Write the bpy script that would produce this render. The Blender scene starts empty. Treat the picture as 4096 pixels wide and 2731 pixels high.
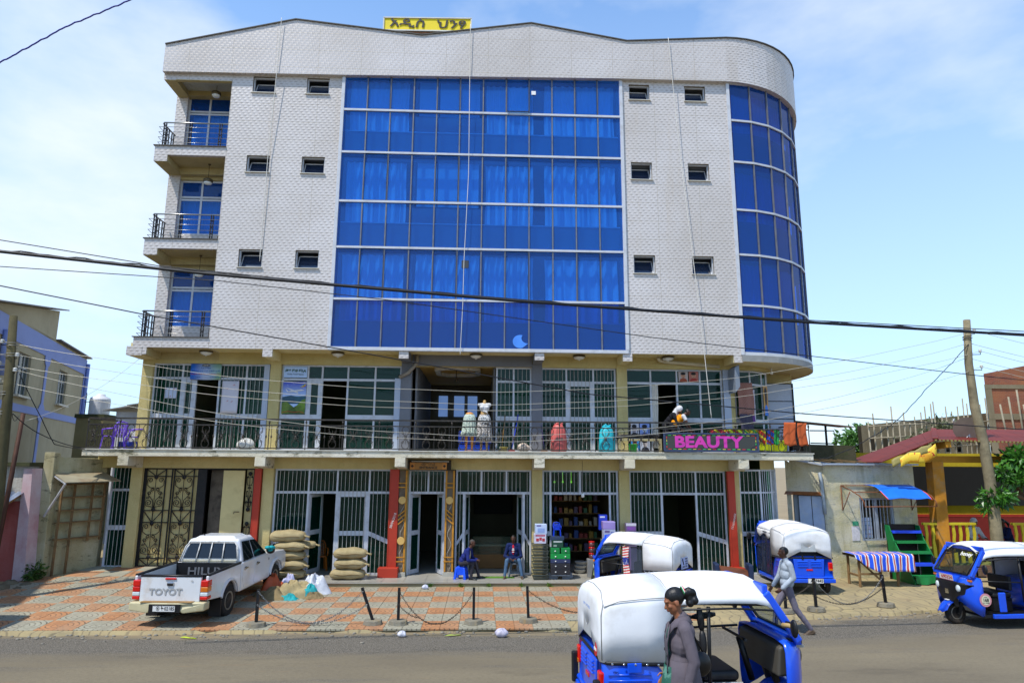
import bpy,math,random
from mathutils import Vector,Matrix
R = math.radians
random.seed(7)
SC = bpy.context.scene
COL = SC.collection
# ------------------------------------------------------------------ camera
cam_d = bpy.data.cameras.new('camera')
cam_d.sensor_width = 36.0
cam_d.lens = 36.0 * 2642.98 / 4096
cam_d.clip_start = 0.1
cam_d.clip_end = 3000
cam = bpy.data.objects.new('camera',cam_d)
COL.objects.link(cam)
SC.camera = cam
PITCH,YAW,ROLL = 0.1839,0.0424,0.0059
_f = Vector((math.sin(YAW) * math.cos(PITCH),math.cos(YAW) * math.cos(PITCH),math.sin(PITCH)))
_r = Vector((math.cos(YAW),-math.sin(YAW),0))
_u = _r.cross(_f)
_r2 = _r * math.cos(ROLL) + _u * math.sin(ROLL)
_u2 = _u * math.cos(ROLL) - _r * math.sin(ROLL)
cam.matrix_world = Matrix(((_r2.x,_u2.x,-_f.x,0),(_r2.y,_u2.y,-_f.y,0),(_r2.z,_u2.z,-_f.z,3.38),(0,0,0,1)))
# ------------------------------------------------------------------ sky, sun, exposure
SUN = Vector((-0.36,-0.34,0.87)).normalized()
SUN_EL = math.asin(SUN.z)
SUN_AZ = math.atan2(SUN.x,SUN.y)
wd = bpy.data.worlds.new('World')
SC.world = wd
wd.use_nodes = True
nt = wd.node_tree
nt.nodes.clear()
wo = nt.nodes.new('ShaderNodeOutputWorld')
bg = nt.nodes.new('ShaderNodeBackground')
sky = nt.nodes.new('ShaderNodeTexSky')
sky.sky_type = 'NISHITA'
sky.sun_disc = False
sky.sun_elevation = SUN_EL
sky.sun_rotation = SUN_AZ
sky.altitude = 2000
sky.air_density = 1.0
sky.dust_density = 0.6
sky.ozone_density = 3.0
# thin cloud: pale patches over the whole dome
tc = nt.nodes.new('ShaderNodeTexCoord')
mp = nt.nodes.new('ShaderNodeMapping')
mp.inputs['Location'].default_value = (2.2,9.4,7.7)
mp.inputs['Scale'].default_value = (1.0,1.0,2.2)
nz = nt.nodes.new('ShaderNodeTexNoise')
nz.inputs['Scale'].default_value = 1.3
nz.inputs['Detail'].default_value = 7
nz.inputs['Roughness'].default_value = 0.55
cr = nt.nodes.new('ShaderNodeValToRGB')
cr.color_ramp.elements[0].position = 0.47
cr.color_ramp.elements[0].color = (0,0,0,1)
cr.color_ramp.elements[1].position = 0.70
cr.color_ramp.elements[1].color = (0.9,0.9,0.9,1)
sep = nt.nodes.new('ShaderNodeSeparateXYZ')
hz = nt.nodes.new('ShaderNodeMapRange')      # haze low in the sky
hz.inputs['From Min'].default_value = 0.0
hz.inputs['From Max'].default_value = 0.62
hz.inputs['To Min'].default_value = 0.85
hz.inputs['To Max'].default_value = 0.20
mix = nt.nodes.new('ShaderNodeMixRGB')
mix.inputs[2].default_value = (4.4,5.35,6.1,1)
gm = nt.nodes.new('ShaderNodeMixRGB')
gm.blend_type = 'MULTIPLY'
gm.inputs[0].default_value = 1.0
gm.inputs[2].default_value = (0.84,1.50,1.90,1)
L = nt.links.new
L(tc.outputs['Generated'],mp.inputs['Vector'])
L(mp.outputs[0],nz.inputs['Vector'])
L(nz.outputs['Fac'],cr.inputs[0])
L(tc.outputs['Generated'],sep.inputs[0])
L(sep.outputs['Z'],hz.inputs['Value'])
L(hz.outputs[0],mix.inputs[0])
cl = nt.nodes.new('ShaderNodeMixRGB')
cl.inputs[2].default_value = (5.6,5.95,6.2,1)
L(cr.outputs[0],cl.inputs[0])
L(mix.outputs[0],cl.inputs[1])
L(sky.outputs[0],gm.inputs[1])
L(gm.outputs[0],mix.inputs[1])
L(cl.outputs[0],bg.inputs['Color'])
bg.inputs['Strength'].default_value = 0.145
L(bg.outputs[0],wo.inputs['Surface'])
sun_d = bpy.data.lights.new('sun','SUN')
sun_d.energy = 3.7
sun_d.angle = R(0.9)
sun_d.color = (1.0,0.955,0.88)
sun = bpy.data.objects.new('sun',sun_d)
COL.objects.link(sun)
sun.rotation_euler = SUN.to_track_quat('Z','Y').to_euler()
sun.location = (-20,-20,50)
vs = SC.view_settings
vs.view_transform = 'Standard'
vs.look = 'None'
vs.exposure = 0.35
vs.gamma = 1.0
try:
 SC.cycles.use_denoising = True
 SC.cycles.max_bounces = 8
 SC.cycles.transparent_max_bounces = 16
 SC.cycles.caustics_reflective = False
 SC.cycles.caustics_refractive = False
except Exception:
 pass
# ------------------------------------------------------------------ helpers
def C(h):
 h = h.lstrip('#')
 o = []
 for i in (0,2,4):
  c = int(h[i:i + 2],16) / 255
  o.append(c / 12.92 if c <= 0.04045 else ((c + 0.055) / 1.055) ** 2.4)
 return (*o,1)
MATS = {}
class NT:
 """small wrapper for building node trees"""
 def __init__(s,name):
  s.m = bpy.data.materials.new(name)
  s.m.use_nodes = True
  s.t = s.m.node_tree
  s.b = s.t.nodes['Principled BSDF']
  s.o = s.t.nodes['Material Output']
 def n(s,typ,**kw):
  x = s.t.nodes.new('ShaderNode' + typ)
  for k,v in kw.items():
   if k.startswith('_'):
    setattr(x,k[1:],v)
   else:
    x.inputs[k.replace('__',' ')].default_value = v
  return x
 def l(s,a,b):
  s.t.links.new(a,b)
 def math(s,op,a,b=None,c=None,clamp=False):
  x = s.t.nodes.new('ShaderNodeMath')
  x.operation = op
  x.use_clamp = clamp
  for i,v in enumerate((a,b,c)):
   if v is None:
    continue
   if isinstance(v,(int,float)):
    x.inputs[i].default_value = v
   else:
    s.l(v,x.inputs[i])
  return x.outputs[0]
 def mix(s,fac,a,b,blend='MIX'):
  x = s.t.nodes.new('ShaderNodeMixRGB')
  x.blend_type = blend
  for i,v in enumerate((fac,a,b)):
   if isinstance(v,(int,float)):
    x.inputs[i].default_value = v
   elif isinstance(v,tuple):
    x.inputs[i].default_value = v if len(v) == 4 else (*v,1)
   else:
    s.l(v,x.inputs[i])
  return x.outputs[0]
 def ramp(s,fac,*stops):
  x = s.t.nodes.new('ShaderNodeValToRGB')
  e = x.color_ramp.elements
  while len(e) < len(stops):
   e.new(0.5)
  for i,(p,c) in enumerate(stops):
   e[i].position = p
   e[i].color = (c,c,c,1) if isinstance(c,(int,float)) else c
  s.l(fac,x.inputs[0])
  return x.outputs[0]
 def noise(s,scale,detail=4,rough=0.55,vec=None,dist=0.0):
  x = s.n('TexNoise',Scale=scale,Detail=detail,Roughness=rough,Distortion=dist)
  if vec is not None:
   s.l(vec,x.inputs['Vector'])
  return x.outputs['Fac']
 def obj(s):
  return s.n('TexCoord').outputs['Object']
 def pos(s):
  return s.n('NewGeometry').outputs['Position']
 def uv(s):
  return s.n('TexCoord').outputs['UV']
 def mapv(s,vec,scale=(1,1,1),loc=(0,0,0),rot=(0,0,0)):
  x = s.n('Mapping',Scale=scale,Location=loc,Rotation=rot)
  s.l(vec,x.inputs['Vector'])
  return x.outputs[0]
 def bump(s,h,strength=0.3,dist=0.02):
  x = s.n('Bump',Strength=strength,Distance=dist)
  s.l(h,x.inputs['Height'])
  s.l(x.outputs[0],s.b.inputs['Normal'])
 def col(s,c):
  if isinstance(c,tuple):
   s.b.inputs['Base Color'].default_value = c
  else:
   s.l(c,s.b.inputs['Base Color'])
 def set(s,**kw):
  for k,v in kw.items():
   k = k.replace('__',' ')
   if isinstance(v,(int,float,tuple)):
    s.b.inputs[k].default_value = v
   else:
    s.l(v,s.b.inputs[k])
  return s
def mat(name,c=None,rough=0.6,metal=0.0,var=0.12,vs=3.0,bump=0.0,bs=30.0,spec=0.4,coat=0.0,dirt=None,dirt_amt=0.35,dirt_s=2.0,emit=0.0):
 """plain procedural material: base colour with large and small tone noise, optional dirt and fine relief"""
 if name in MATS:
  return MATS[name]
 if isinstance(c,str):
  c = C(c)
 elif len(c) == 3:
  c = (*c,1)
 t = NT(name)
 o = t.obj()
 n1 = t.noise(vs,5,0.6,o)
 lo = tuple(x * (1 - var) for x in c[:3])
 hi = tuple(min(1,x * (1 + var)) for x in c[:3])
 k = t.mix(t.ramp(n1,(0.3,0.0),(0.7,1.0)),lo,hi)
 if dirt is not None:
  d = C(dirt) if isinstance(dirt,str) else dirt
  n2 = t.noise(dirt_s,6,0.65,o)
  k = t.mix(t.ramp(n2,(0.5,0.0),(0.5 + 0.25,dirt_amt)),k,d)
 t.col(k)
 t.set(Roughness=rough,Metallic=metal)
 t.b.inputs['Specular IOR Level'].default_value = spec
 if coat:
  t.b.inputs['Coat Weight'].default_value = coat
  t.b.inputs['Coat Roughness'].default_value = 0.08
 if bump:
  t.bump(t.noise(bs,4,0.6,o),bump,0.01)
 if emit:
  t.l(k,t.b.inputs['Emission Color'])
  t.b.inputs['Emission Strength'].default_value = emit
 MATS[name] = t.m
 return t.m
def wloc(o):
 v = Vector((0,0,0))
 while o is not None:
  v += Vector(o.location)
  o = o.parent
 return v
class MB:
 """collects shapes; build() links them as ONE mesh object"""
 def __init__(s):
  s.v,s.f,s.m,s.sm = [],[],[],[]
 def face(s,pts,m=0,sm=False):
  i = len(s.v)
  s.v += [tuple(p) for p in pts]
  s.f.append(tuple(range(i,i + len(pts))))
  s.m.append(m); s.sm.append(sm)
  return s
 def idx(s,vs,fs,m=0,sm=False):
  i = len(s.v)
  s.v += [tuple(p) for p in vs]
  for f in fs:
   s.f.append(tuple(i + k for k in f))
   s.m.append(m); s.sm.append(sm)
  return s
 def box(s,x0,x1,y0,y1,z0,z1,m=0):
  return s.hexa([(x0,y0,z0),(x1,y0,z0),(x1,y1,z0),(x0,y1,z0),(x0,y0,z1),(x1,y0,z1),(x1,y1,z1),(x0,y1,z1)],m)
 def hexa(s,p,m=0):
  return s.idx(p,[(0,3,2,1),(4,5,6,7),(0,1,5,4),(1,2,6,5),(2,3,7,6),(3,0,4,7)],m)
 def cbox(s,c,d,rot=None,m=0):
  h = [x / 2 for x in d]
  p = [Vector((a * h[0],b * h[1],e * h[2])) for e in (-1,1) for a,b in ((-1,-1),(1,-1),(1,1),(-1,1))]
  if rot is not None:
   p = [rot @ q for q in p]
  return s.hexa([q + Vector(c) for q in p],m)
 def bar(s,a,b,w,h=None,up=(0,0,1),m=0):
  """rectangular bar from a to b"""
  a,b = Vector(a),Vector(b)
  h = h or w
  d = (b - a)
  z = d.normalized()
  u = Vector(up)
  x = z.cross(u)
  if x.length < 1e-4:
   x = z.cross(Vector((0,1,0)))
  x.normalize()
  y = x.cross(z)
  p = []
  for q in (a,b):
   for i,j in ((-1,-1),(1,-1),(1,1),(-1,1)):
    p.append(q + x * i * w / 2 + y * j * h / 2)
  return s.hexa(p,m)
 def prism(s,poly,fn,t0,t1,m=0,me=None,sm=False):
  """extrude the 2D polygon along t; fn(a,b,t) gives the point"""
  n = len(poly)
  v = [fn(a,b,t0) for a,b in poly] + [fn(a,b,t1) for a,b in poly]
  i = len(s.v)
  s.v += [tuple(p) for p in v]
  s.f.append(tuple(i + k for k in range(n))[::-1]); s.m.append(m); s.sm.append(False)
  s.f.append(tuple(i + n + k for k in range(n))); s.m.append(m); s.sm.append(False)
  for k in range(n):
   q = (k + 1) % n
   s.f.append((i + k,i + q,i + n + q,i + n + k)); s.m.append(m if me is None else me); s.sm.append(sm)
  return s
 def tube(s,path,r,n=6,m=0,closed=False,caps=True,sm=True,sx=1.0):
  P = [Vector(p) for p in path]
  N = len(P)
  rs = r if isinstance(r,(list,tuple)) else [r] * N
  T = []
  for i in range(N):
   a = P[(i - 1) % N] if (closed or i > 0) else P[i]
   b = P[(i + 1) % N] if (closed or i < N - 1) else P[i]
   d = b - a
   T.append(d.normalized() if d.length > 1e-9 else Vector((0,0,1)))
  ref = Vector((0,0,1)) if abs(T[0].z) < 0.9 else Vector((0,1,0))
  nx = T[0].cross(ref).normalized()
  i0 = len(s.v)
  for i in range(N):
   nx = (nx - T[i] * nx.dot(T[i]))
   if nx.length < 1e-6:
    nx = T[i].orthogonal()
   nx.normalize()
   ny = T[i].cross(nx)
   for k in range(n):
    a = 2 * math.pi * k / n
    q = P[i] + (nx * math.cos(a) * sx + ny * math.sin(a)) * rs[i]
    s.v.append(tuple(q))
  for i in range(N if closed else N - 1):
   j = (i + 1) % N
   for k in range(n):
    q = (k + 1) % n
    s.f.append((i0 + i * n + k,i0 + i * n + q,i0 + j * n + q,i0 + j * n + k)); s.m.append(m); s.sm.append(sm)
  if caps and not closed:
   s.f.append(tuple(i0 + k for k in range(n))[::-1]); s.m.append(m); s.sm.append(False)
   e = i0 + (N - 1) * n
   s.f.append(tuple(e + k for k in range(n))); s.m.append(m); s.sm.append(False)
  return s
 def lathe(s,prof,n=16,c=(0,0,0),axis='z',m=0,sm=True,sx=1,sy=1):
  i0 = len(s.v)
  for r,z in prof:
   for k in range(n):
    a = 2 * math.pi * k / n
    x,y = r * math.cos(a) * sx,r * math.sin(a) * sy
    if axis == 'z':
     p = (c[0] + x,c[1] + y,c[2] + z)
    elif axis == 'y':
     p = (c[0] + x,c[1] + z,c[2] - y)
    else:
     p = (c[0] + z,c[1] + x,c[2] + y)
    s.v.append(p)
  for i in range(len(prof) - 1):
   for k in range(n):
    q = (k + 1) % n
    s.f.append((i0 + i * n + k,i0 + i * n + q,i0 + (i + 1) * n + q,i0 + (i + 1) * n + k)); s.m.append(m); s.sm.append(sm)
  s.f.append(tuple(i0 + k for k in range(n))[::-1]); s.m.append(m); s.sm.append(False)
  e = i0 + (len(prof) - 1) * n
  s.f.append(tuple(e + k for k in range(n))); s.m.append(m); s.sm.append(False)
  return s
 def cyl(s,a,b,r,n=12,m=0):
  return s.tube([a,b],r,n,m)
 def ell(s,c,r,n=12,k=8,m=0,rot=None):
  pr = []
  i0 = len(s.v)
  for i in range(k + 1):
   t = -math.pi / 2 + math.pi * i / k
   cz,cr = math.sin(t),max(math.cos(t),0.02)
   for j in range(n):
    a = 2 * math.pi * j / n
    q = Vector((r[0] * cr * math.cos(a),r[1] * cr * math.sin(a),r[2] * cz))
    if rot is not None:
     q = rot @ q
    s.v.append((q.x + c[0],q.y + c[1],q.z + c[2]))
  for i in range(k):
   for j in range(n):
    q = (j + 1) % n
    s.f.append((i0 + i * n + j,i0 + i * n + q,i0 + (i + 1) * n + q,i0 + (i + 1) * n + j)); s.m.append(m); s.sm.append(True)
  s.f.append(tuple(i0 + j for j in range(n))[::-1]); s.m.append(m); s.sm.append(True)
  s.f.append(tuple(i0 + k * n + j for j in range(n))); s.m.append(m); s.sm.append(True)
  return s
 def grid(s,fn,nu,nv,m=0,sm=True,thick=None):
  """surface fn(u,v), u,v in 0..1"""
  i0 = len(s.v)
  for i in range(nu + 1):
   for j in range(nv + 1):
    s.v.append(tuple(fn(i / nu,j / nv)))
  for i in range(nu):
   for j in range(nv):
    a = i0 + i * (nv + 1) + j
    s.f.append((a,a + nv + 1,a + nv + 2,a + 1)); s.m.append(m); s.sm.append(sm)
  return s
 def mesh(s,name,mats):
  me = bpy.data.meshes.new(name)
  me.from_pydata(s.v,[],s.f)
  for x in (mats if isinstance(mats,(list,tuple)) else [mats]):
   me.materials.append(x)
  me.polygons.foreach_set('material_index',s.m)
  me.polygons.foreach_set('use_smooth',s.sm)
  uvl = me.uv_layers.new(name='UVMap')
  uvs = []
  for p in me.polygons:
   nn = p.normal
   if abs(nn.z) > 0.8:
    for vi in p.vertices:
     q = s.v[vi]
     uvs += [q[0],q[1]]
   else:
    t = Vector((-nn.y,nn.x,0))
    t = t.normalized() if t.length > 1e-6 else Vector((1,0,0))
    for vi in p.vertices:
     q = s.v[vi]
     uvs += [q[0] * t.x + q[1] * t.y,q[2]]
  uvl.data.foreach_set('uv',uvs)
  me.update()
  return me
 def build(s,name,mats,parent=None,w=True,loc=None,rot=None,bev=0.0,solid=0.0,sub=0,seg=2):
  me = s.mesh(name,mats)
  return place(name,me,parent,w,loc,rot,bev,solid,sub,seg)
def place(name,me,parent=None,w=True,loc=None,rot=None,bev=0.0,solid=0.0,sub=0,seg=2):
 o = bpy.data.objects.new(name,me)
 COL.objects.link(o)
 if parent is not None:
  o.parent = parent
  if w:
   o.location = -wloc(parent)
 if loc is not None:
  o.location = Vector(o.location) + Vector(loc)
 if rot is not None:
  o.rotation_euler = rot
 if solid:
  md = o.modifiers.new('solid','SOLIDIFY'); md.thickness = solid; md.offset = 0
 if sub:
  md = o.modifiers.new('sub','SUBSURF'); md.levels = sub; md.render_levels = sub
 if bev:
  md = o.modifiers.new('bevel','BEVEL'); md.width = bev; md.segments = seg; md.limit_method = 'ANGLE'; md.angle_limit = R(40)
 return o
def tag(o,label=None,cat=None,group=None,kind=None):
 if label: o['label'] = label
 if cat: o['category'] = cat
 if group: o['group'] = group
 if kind: o['kind'] = kind
 return o
def empty(name,loc=(0,0,0),rz=0.0,label=None,cat=None,group=None,rot=None):
 o = bpy.data.objects.new(name,None)
 o.empty_display_size = 0.2
 COL.objects.link(o)
 o.location = loc
 o.rotation_euler = rot if rot is not None else (0,0,rz)
 return tag(o,label,cat,group)
def struct(o):
 o['kind'] = 'structure'
 return o
def copy_tree(o,parent=None):
 c = o.copy()
 COL.objects.link(c)
 c.parent = parent
 for ch in o.children:
  copy_tree(ch,c)
 return c
def text(name,body,size,m,parent=None,w=False,loc=(0,0,0),rot=(R(90),0,0),align='CENTER',ext=0.002,sx=1.0,bold=0.0,shear=0.0,fit=None):
 """lettering as a thin raised mesh; faces -Y when rot is (90,0,0)"""
 cu = bpy.data.curves.new(name,'FONT')
 cu.body = body
 cu.size = size
 cu.align_x = align
 cu.align_y = 'CENTER'
 cu.extrude = ext
 cu.offset = bold
 cu.shear = shear
 cu.resolution_u = 3
 cu.materials.append(m)
 o = bpy.data.objects.new(name,cu)
 COL.objects.link(o)
 if parent is not None:
  o.parent = parent
  if w:
   o.location = -wloc(parent)
 o.location = Vector(o.location) + Vector(loc)
 o.rotation_euler = rot
 o.scale = (sx,1,1)
 dg = bpy.context.evaluated_depsgraph_get()
 me = bpy.data.meshes.new_from_object(o.evaluated_get(dg))
 q = bpy.data.objects.new(name,me)
 COL.objects.link(q)
 q.parent = parent
 q.location = o.location
 q.rotation_euler = rot
 k = sx
 if fit and me.vertices:
  xs_ = [v.co.x for v in me.vertices]
  k = sx * fit / max(1e-6,max(xs_) - min(xs_))
 q.scale = (k,1,1)
 bpy.data.objects.remove(o)
 bpy.data.curves.remove(cu)
 return q
def sstep(a,b,x):
 t = min(1,max(0,(x - a) / (b - a)))
 return t * t * (3 - 2 * t)
def gz(x,y):
 """height of the ground: the road climbs towards the camera, the forecourt ramps up on the left"""
 if y < 14.4:
  d = 14.4 - y
  return 0.0122 * d * d if d < 6.4 else 0.5 + 0.085 * (min(d,18) - 6.4)
 return 0.0
def pz(x,y):
 """height of the paved forecourt"""
 return 0.06 + 0.36 * sstep(-4.5,-9.5,x) * min(1,max(0,(y - 14.4) / 6.0))
def edge(x):
 """front edge of the pavement"""
 pts = [(-40,13.6),(-8.5,14.30),(-4.7,14.42),(-2.4,14.47),(2.0,14.52),(3.9,14.62),(6.9,15.36),(10.4,16.0),(14,16.5),(40,18)]
 for (a,b),(c,d) in zip(pts,pts[1:]):
  if x <= c:
   return b + (d - b) * (x - a) / (c - a)
 return pts[-1][1]
# ------------------------------------------------------------------ special materials
def m_weave():
 t = NT('woven_tile')
 sp = t.n('SeparateXYZ'); t.l(t.uv(),sp.inputs[0])
 W,H = 0.168,0.086
 v = t.math('DIVIDE',sp.outputs['Y'],H)
 row = t.math('FLOOR',v)
 fv = t.math('FRACT',v)
 u = t.math('ADD',t.math('DIVIDE',sp.outputs['X'],W),t.math('MULTIPLY',row,0.37))
 fu = t.math('FRACT',u)
 # long piece 0..0.66, upright piece 0.66..1
 longp = t.math('LESS_THAN',fu,0.66)
 du = t.math('ABSOLUTE',t.math('SUBTRACT',t.math('DIVIDE',fu,0.66),0.5))
 dv = t.math('ABSOLUTE',t.math('SUBTRACT',fv,0.5))
 hl = t.math('MULTIPLY',t.math('SUBTRACT',1.0,t.math('POWER',t.math('MULTIPLY',du,2.0,clamp=True),4.0)),t.math('SUBTRACT',1.0,t.math('POWER',t.math('MULTIPLY',dv,2.0),3.0)))
 dw = t.math('ABSOLUTE',t.math('SUBTRACT',t.math('DIVIDE',t.math('SUBTRACT',fu,0.66),0.34),0.5))
 hw = t.math('MULTIPLY',t.math('SUBTRACT',1.0,t.math('POWER',t.math('MULTIPLY',dw,2.0,clamp=True),3.0)),0.62)
 h = t.mix(longp,hw,hl)
 # grey tint low in the middle of each long strand
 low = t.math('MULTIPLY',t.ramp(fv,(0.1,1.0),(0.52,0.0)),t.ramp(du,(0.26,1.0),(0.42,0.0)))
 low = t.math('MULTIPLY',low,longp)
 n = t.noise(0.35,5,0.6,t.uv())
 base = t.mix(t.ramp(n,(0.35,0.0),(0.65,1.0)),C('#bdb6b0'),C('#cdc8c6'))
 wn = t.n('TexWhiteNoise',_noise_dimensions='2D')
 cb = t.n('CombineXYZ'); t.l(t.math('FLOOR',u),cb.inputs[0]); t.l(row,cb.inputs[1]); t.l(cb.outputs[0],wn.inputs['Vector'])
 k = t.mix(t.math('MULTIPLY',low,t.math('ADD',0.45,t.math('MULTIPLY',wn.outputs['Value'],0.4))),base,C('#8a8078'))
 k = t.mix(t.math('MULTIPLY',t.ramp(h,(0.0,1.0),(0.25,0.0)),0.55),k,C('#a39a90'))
 # joints of the 0.6 x 0.3 m tiles and rain streaks
 j1 = t.math('LESS_THAN',t.math('FRACT',t.math('DIVIDE',sp.outputs['X'],1.34)),0.008)
 j2 = t.math('LESS_THAN',t.math('FRACT',t.math('DIVIDE',sp.outputs['Y'],0.602)),0.018)
 k = t.mix(t.math('MULTIPLY',t.math('MAXIMUM',j1,j2),0.75),k,C('#9c927e'))
 st = t.noise(1.0,6,0.7,t.mapv(t.uv(),(2.2,0.12,1)))
 k = t.mix(t.ramp(st,(0.56,0.0),(0.8,0.30)),k,C('#b39f80'))
 t.col(k)
 t.set(Roughness=0.38)
 t.bump(h,0.35,0.012)
 return t.m
def m_plaster(name,c,c2,rough_bump=0.6,stain='#6d6a50',amt=0.3,sc=1.0,moss=None):
 t = NT(name)
 o = t.pos()
 n = t.noise(0.9 * sc,6,0.65,o)
 k = t.mix(t.ramp(n,(0.35,0.0),(0.68,1.0)),C(c),C(c2))
 st = t.noise(1.2 * sc,6,0.7,t.mapv(o,(2.0,2.0,0.3)))
 k = t.mix(t.ramp(st,(0.52,0.0),(0.78,amt)),k,C(stain))
 if moss:
  ms = t.noise(2.2,6,0.75,t.mapv(o,(1.0,1.0,2.4)))
  k = t.mix(t.ramp(ms,(0.55,0.0),(0.66,0.85)),k,C(moss))
 sp = t.noise(60,3,0.6,o)
 k = t.mix(t.math('MULTIPLY',t.ramp(sp,(0.3,1.0),(0.5,0.0)),0.25),k,C(stain))
 t.col(k)
 t.set(Roughness=0.9)
 t.b.inputs['Specular IOR Level'].default_value = 0.2
 t.bump(t.math('ADD',t.noise(26,5,0.65,o),t.math('MULTIPLY',t.noise(90,3,0.6,o),0.4)),rough_bump,0.03)
 return t.m
def m_glass(name,tint,surf,share,rough=0.03,wave=0.0,tr=None):
 """tinted pane: part see-through, part coloured reflective body"""
 t = NT(name)
 t.col(surf)
 t.set(Roughness=rough)
 t.b.inputs['Specular IOR Level'].default_value = 0.8
 if wave:
  t.bump(t.noise(0.8,2,0.5,t.pos()),wave,0.3)
 tp = t.n('BsdfTransparent'); tp.inputs[0].default_value = tint
 mx = t.n('MixShader'); mx.inputs[0].default_value = share
 t.l(tp.outputs[0],mx.inputs[1]); t.l(t.b.outputs[0],mx.inputs[2])
 t.l(mx.outputs[0],t.o.inputs['Surface'])
 return t.m
def m_paver(name,c,c2):
 t = NT(name)
 sp = t.n('SeparateXYZ'); t.l(t.uv(),sp.inputs[0])
 u = t.math('DIVIDE',sp.outputs['X'],0.385); v = t.math('DIVIDE',sp.outputs['Y'],0.334)
 r = t.math('SQRT',t.math('ADD',t.math('MULTIPLY',u,u),t.math('MULTIPLY',v,v)))
 ang = t.math('ARCTAN2',v,u)
 rr = t.math('ADD',r,t.math('MULTIPLY',t.math('SINE',t.math('MULTIPLY',ang,3.0)),0.035))
 w = t.math('ABSOLUTE',t.math('SINE',t.math('MULTIPLY',rr,12.0)))
 br = t.math('GREATER_THAN',t.math('SINE',t.math('ADD',t.math('MULTIPLY',ang,4.0),t.math('MULTIPLY',t.math('FLOOR',t.math('MULTIPLY',rr,3.82)),1.9))),-0.75)
 g = t.math('MULTIPLY',t.ramp(w,(0.12,1.0),(0.52,0.0)),br)
 g = t.math('MULTIPLY',g,t.math('LESS_THAN',r,1.25))
 oi = t.n('ObjectInfo')
 o = t.pos()
 n = t.noise(3.5,6,0.65,o)
 k = t.mix(t.ramp(n,(0.32,0.0),(0.7,1.0)),C(c),C(c2))
 k = t.mix(t.math('MULTIPLY',t.math('SUBTRACT',oi.outputs['Random'],0.3),0.42,clamp=True),k,C('#8d8676'))
 k = t.mix(t.math('MULTIPLY',g,0.85),k,C('#4f463a'))
 dst = t.noise(0.8,5,0.6,o)
 k = t.mix(t.ramp(dst,(0.5,0.0),(0.75,0.45)),k,C('#a0917a'))
 t.col(k)
 t.set(Roughness=0.8)
 t.bump(t.math('SUBTRACT',t.math('MULTIPLY',t.noise(40,3,0.6,o),0.2),g),0.6,0.012)
 return t.m
def m_road():
 t = NT('dusty_asphalt')
 o = t.pos()
 sp = t.n('SeparateXYZ'); t.l(o,sp.inputs[0])
 big = t.noise(0.35,6,0.6,t.mapv(o,(0.35,1.0,1.0)))
 streak = t.noise(1.3,6,0.7,t.mapv(o,(0.22,1.6,1)))
 # bare aggregate lies along the pavement edge and shows through the dust in worn streaks
 x = sp.outputs['X']
 e = t.math('ADD',14.45,t.math('MULTIPLY',t.math('MAXIMUM',t.math('SUBTRACT',x,3.2),0.0),0.215))
 d = t.math('SUBTRACT',e,sp.outputs['Y'])
 d = t.math('ADD',d,t.math('MULTIPLY',t.math('SUBTRACT',streak,0.5),1.6))
 band = t.math('MULTIPLY',t.ramp(d,(0.22,0.0),(0.42,1.0)),t.ramp(t.math('DIVIDE',d,4.0),(0.36,1.0),(0.52,0.0)))
 bare = t.math('MAXIMUM',t.math('MULTIPLY',band,0.95),t.ramp(streak,(0.56,0.0),(0.70,0.7)))
 gv = t.n('TexVoronoi',Scale=42.0); t.l(o,gv.inputs['Vector'])
 agg = t.mix(t.ramp(gv.outputs['Distance'],(0.1,0.0),(0.7,1.0)),C('#7d776c'),C('#4f4a42'))
 sn = t.noise(70,4,0.7,o)
 agg = t.mix(t.ramp(sn,(0.6,0.0),(0.72,0.8)),agg,C('#a8a59f'))
 fine = t.noise(18,6,0.7,o)
 dust = t.mix(t.ramp(big,(0.35,0.0),(0.65,1.0)),C('#6c6352'),C('#7c725d'))
 dust = t.mix(t.ramp(fine,(0.45,0.0),(0.75,0.55)),dust,C('#5a5245'))
 rs = t.noise(2.0,5,0.7,t.mapv(o,(0.3,2.4,1),(4,2,0)))
 dust = t.mix(t.ramp(rs,(0.64,0.0),(0.74,0.4)),dust,C('#8f6f4c'))
 sh = t.math('MULTIPLY',t.ramp(d,(0.0,1.0),(0.40,0.0)),0.8)
 k = t.mix(bare,dust,agg)
 k = t.mix(sh,k,C('#85765c'))
 oil = t.noise(0.55,5,0.7,t.mapv(o,(0.4,1.2,1),(9,4,0)))
 k = t.mix(t.ramp(oil,(0.58,0.0),(0.70,0.45)),k,C('#4a4339'))
 t.col(k)
 t.set(Roughness=0.92)
 t.b.inputs['Specular IOR Level'].default_value = 0.25
 t.bump(t.math('ADD',t.math('MULTIPLY',gv.outputs['Distance'],bare),t.math('MULTIPLY',sn,0.5)),0.5,0.02)
 return t.m
def m_greypave():
 t = NT('grey_swirl_paving')
 o = t.pos()
 wv = t.n('TexWave',Scale=1.3,Distortion=9.0,Detail=1.5); wv.inputs['Detail Scale'].default_value = 1.1
 t.l(t.mapv(o,(1,1,0.0)),wv.inputs['Vector'])
 g = t.ramp(wv.outputs['Fac'],(0.0,1.0),(0.09,0.0))
 n = t.noise(1.2,6,0.65,o)
 k = t.mix(t.ramp(n,(0.35,0.0),(0.65,1.0)),C('#8a7d5e'),C('#a09068'))
 k = t.mix(t.math('MULTIPLY',g,0.55),k,C('#544c40'))
 d = t.noise(0.5,6,0.7,o)
 k = t.mix(t.ramp(d,(0.52,0.0),(0.7,0.6)),k,C('#a28a63'))
 t.col(k); t.set(Roughness=0.85)
 t.bump(t.math('SUBTRACT',t.math('MULTIPLY',t.noise(30,3,0.6,o),0.3),g),0.5,0.012)
 return t.m
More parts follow.
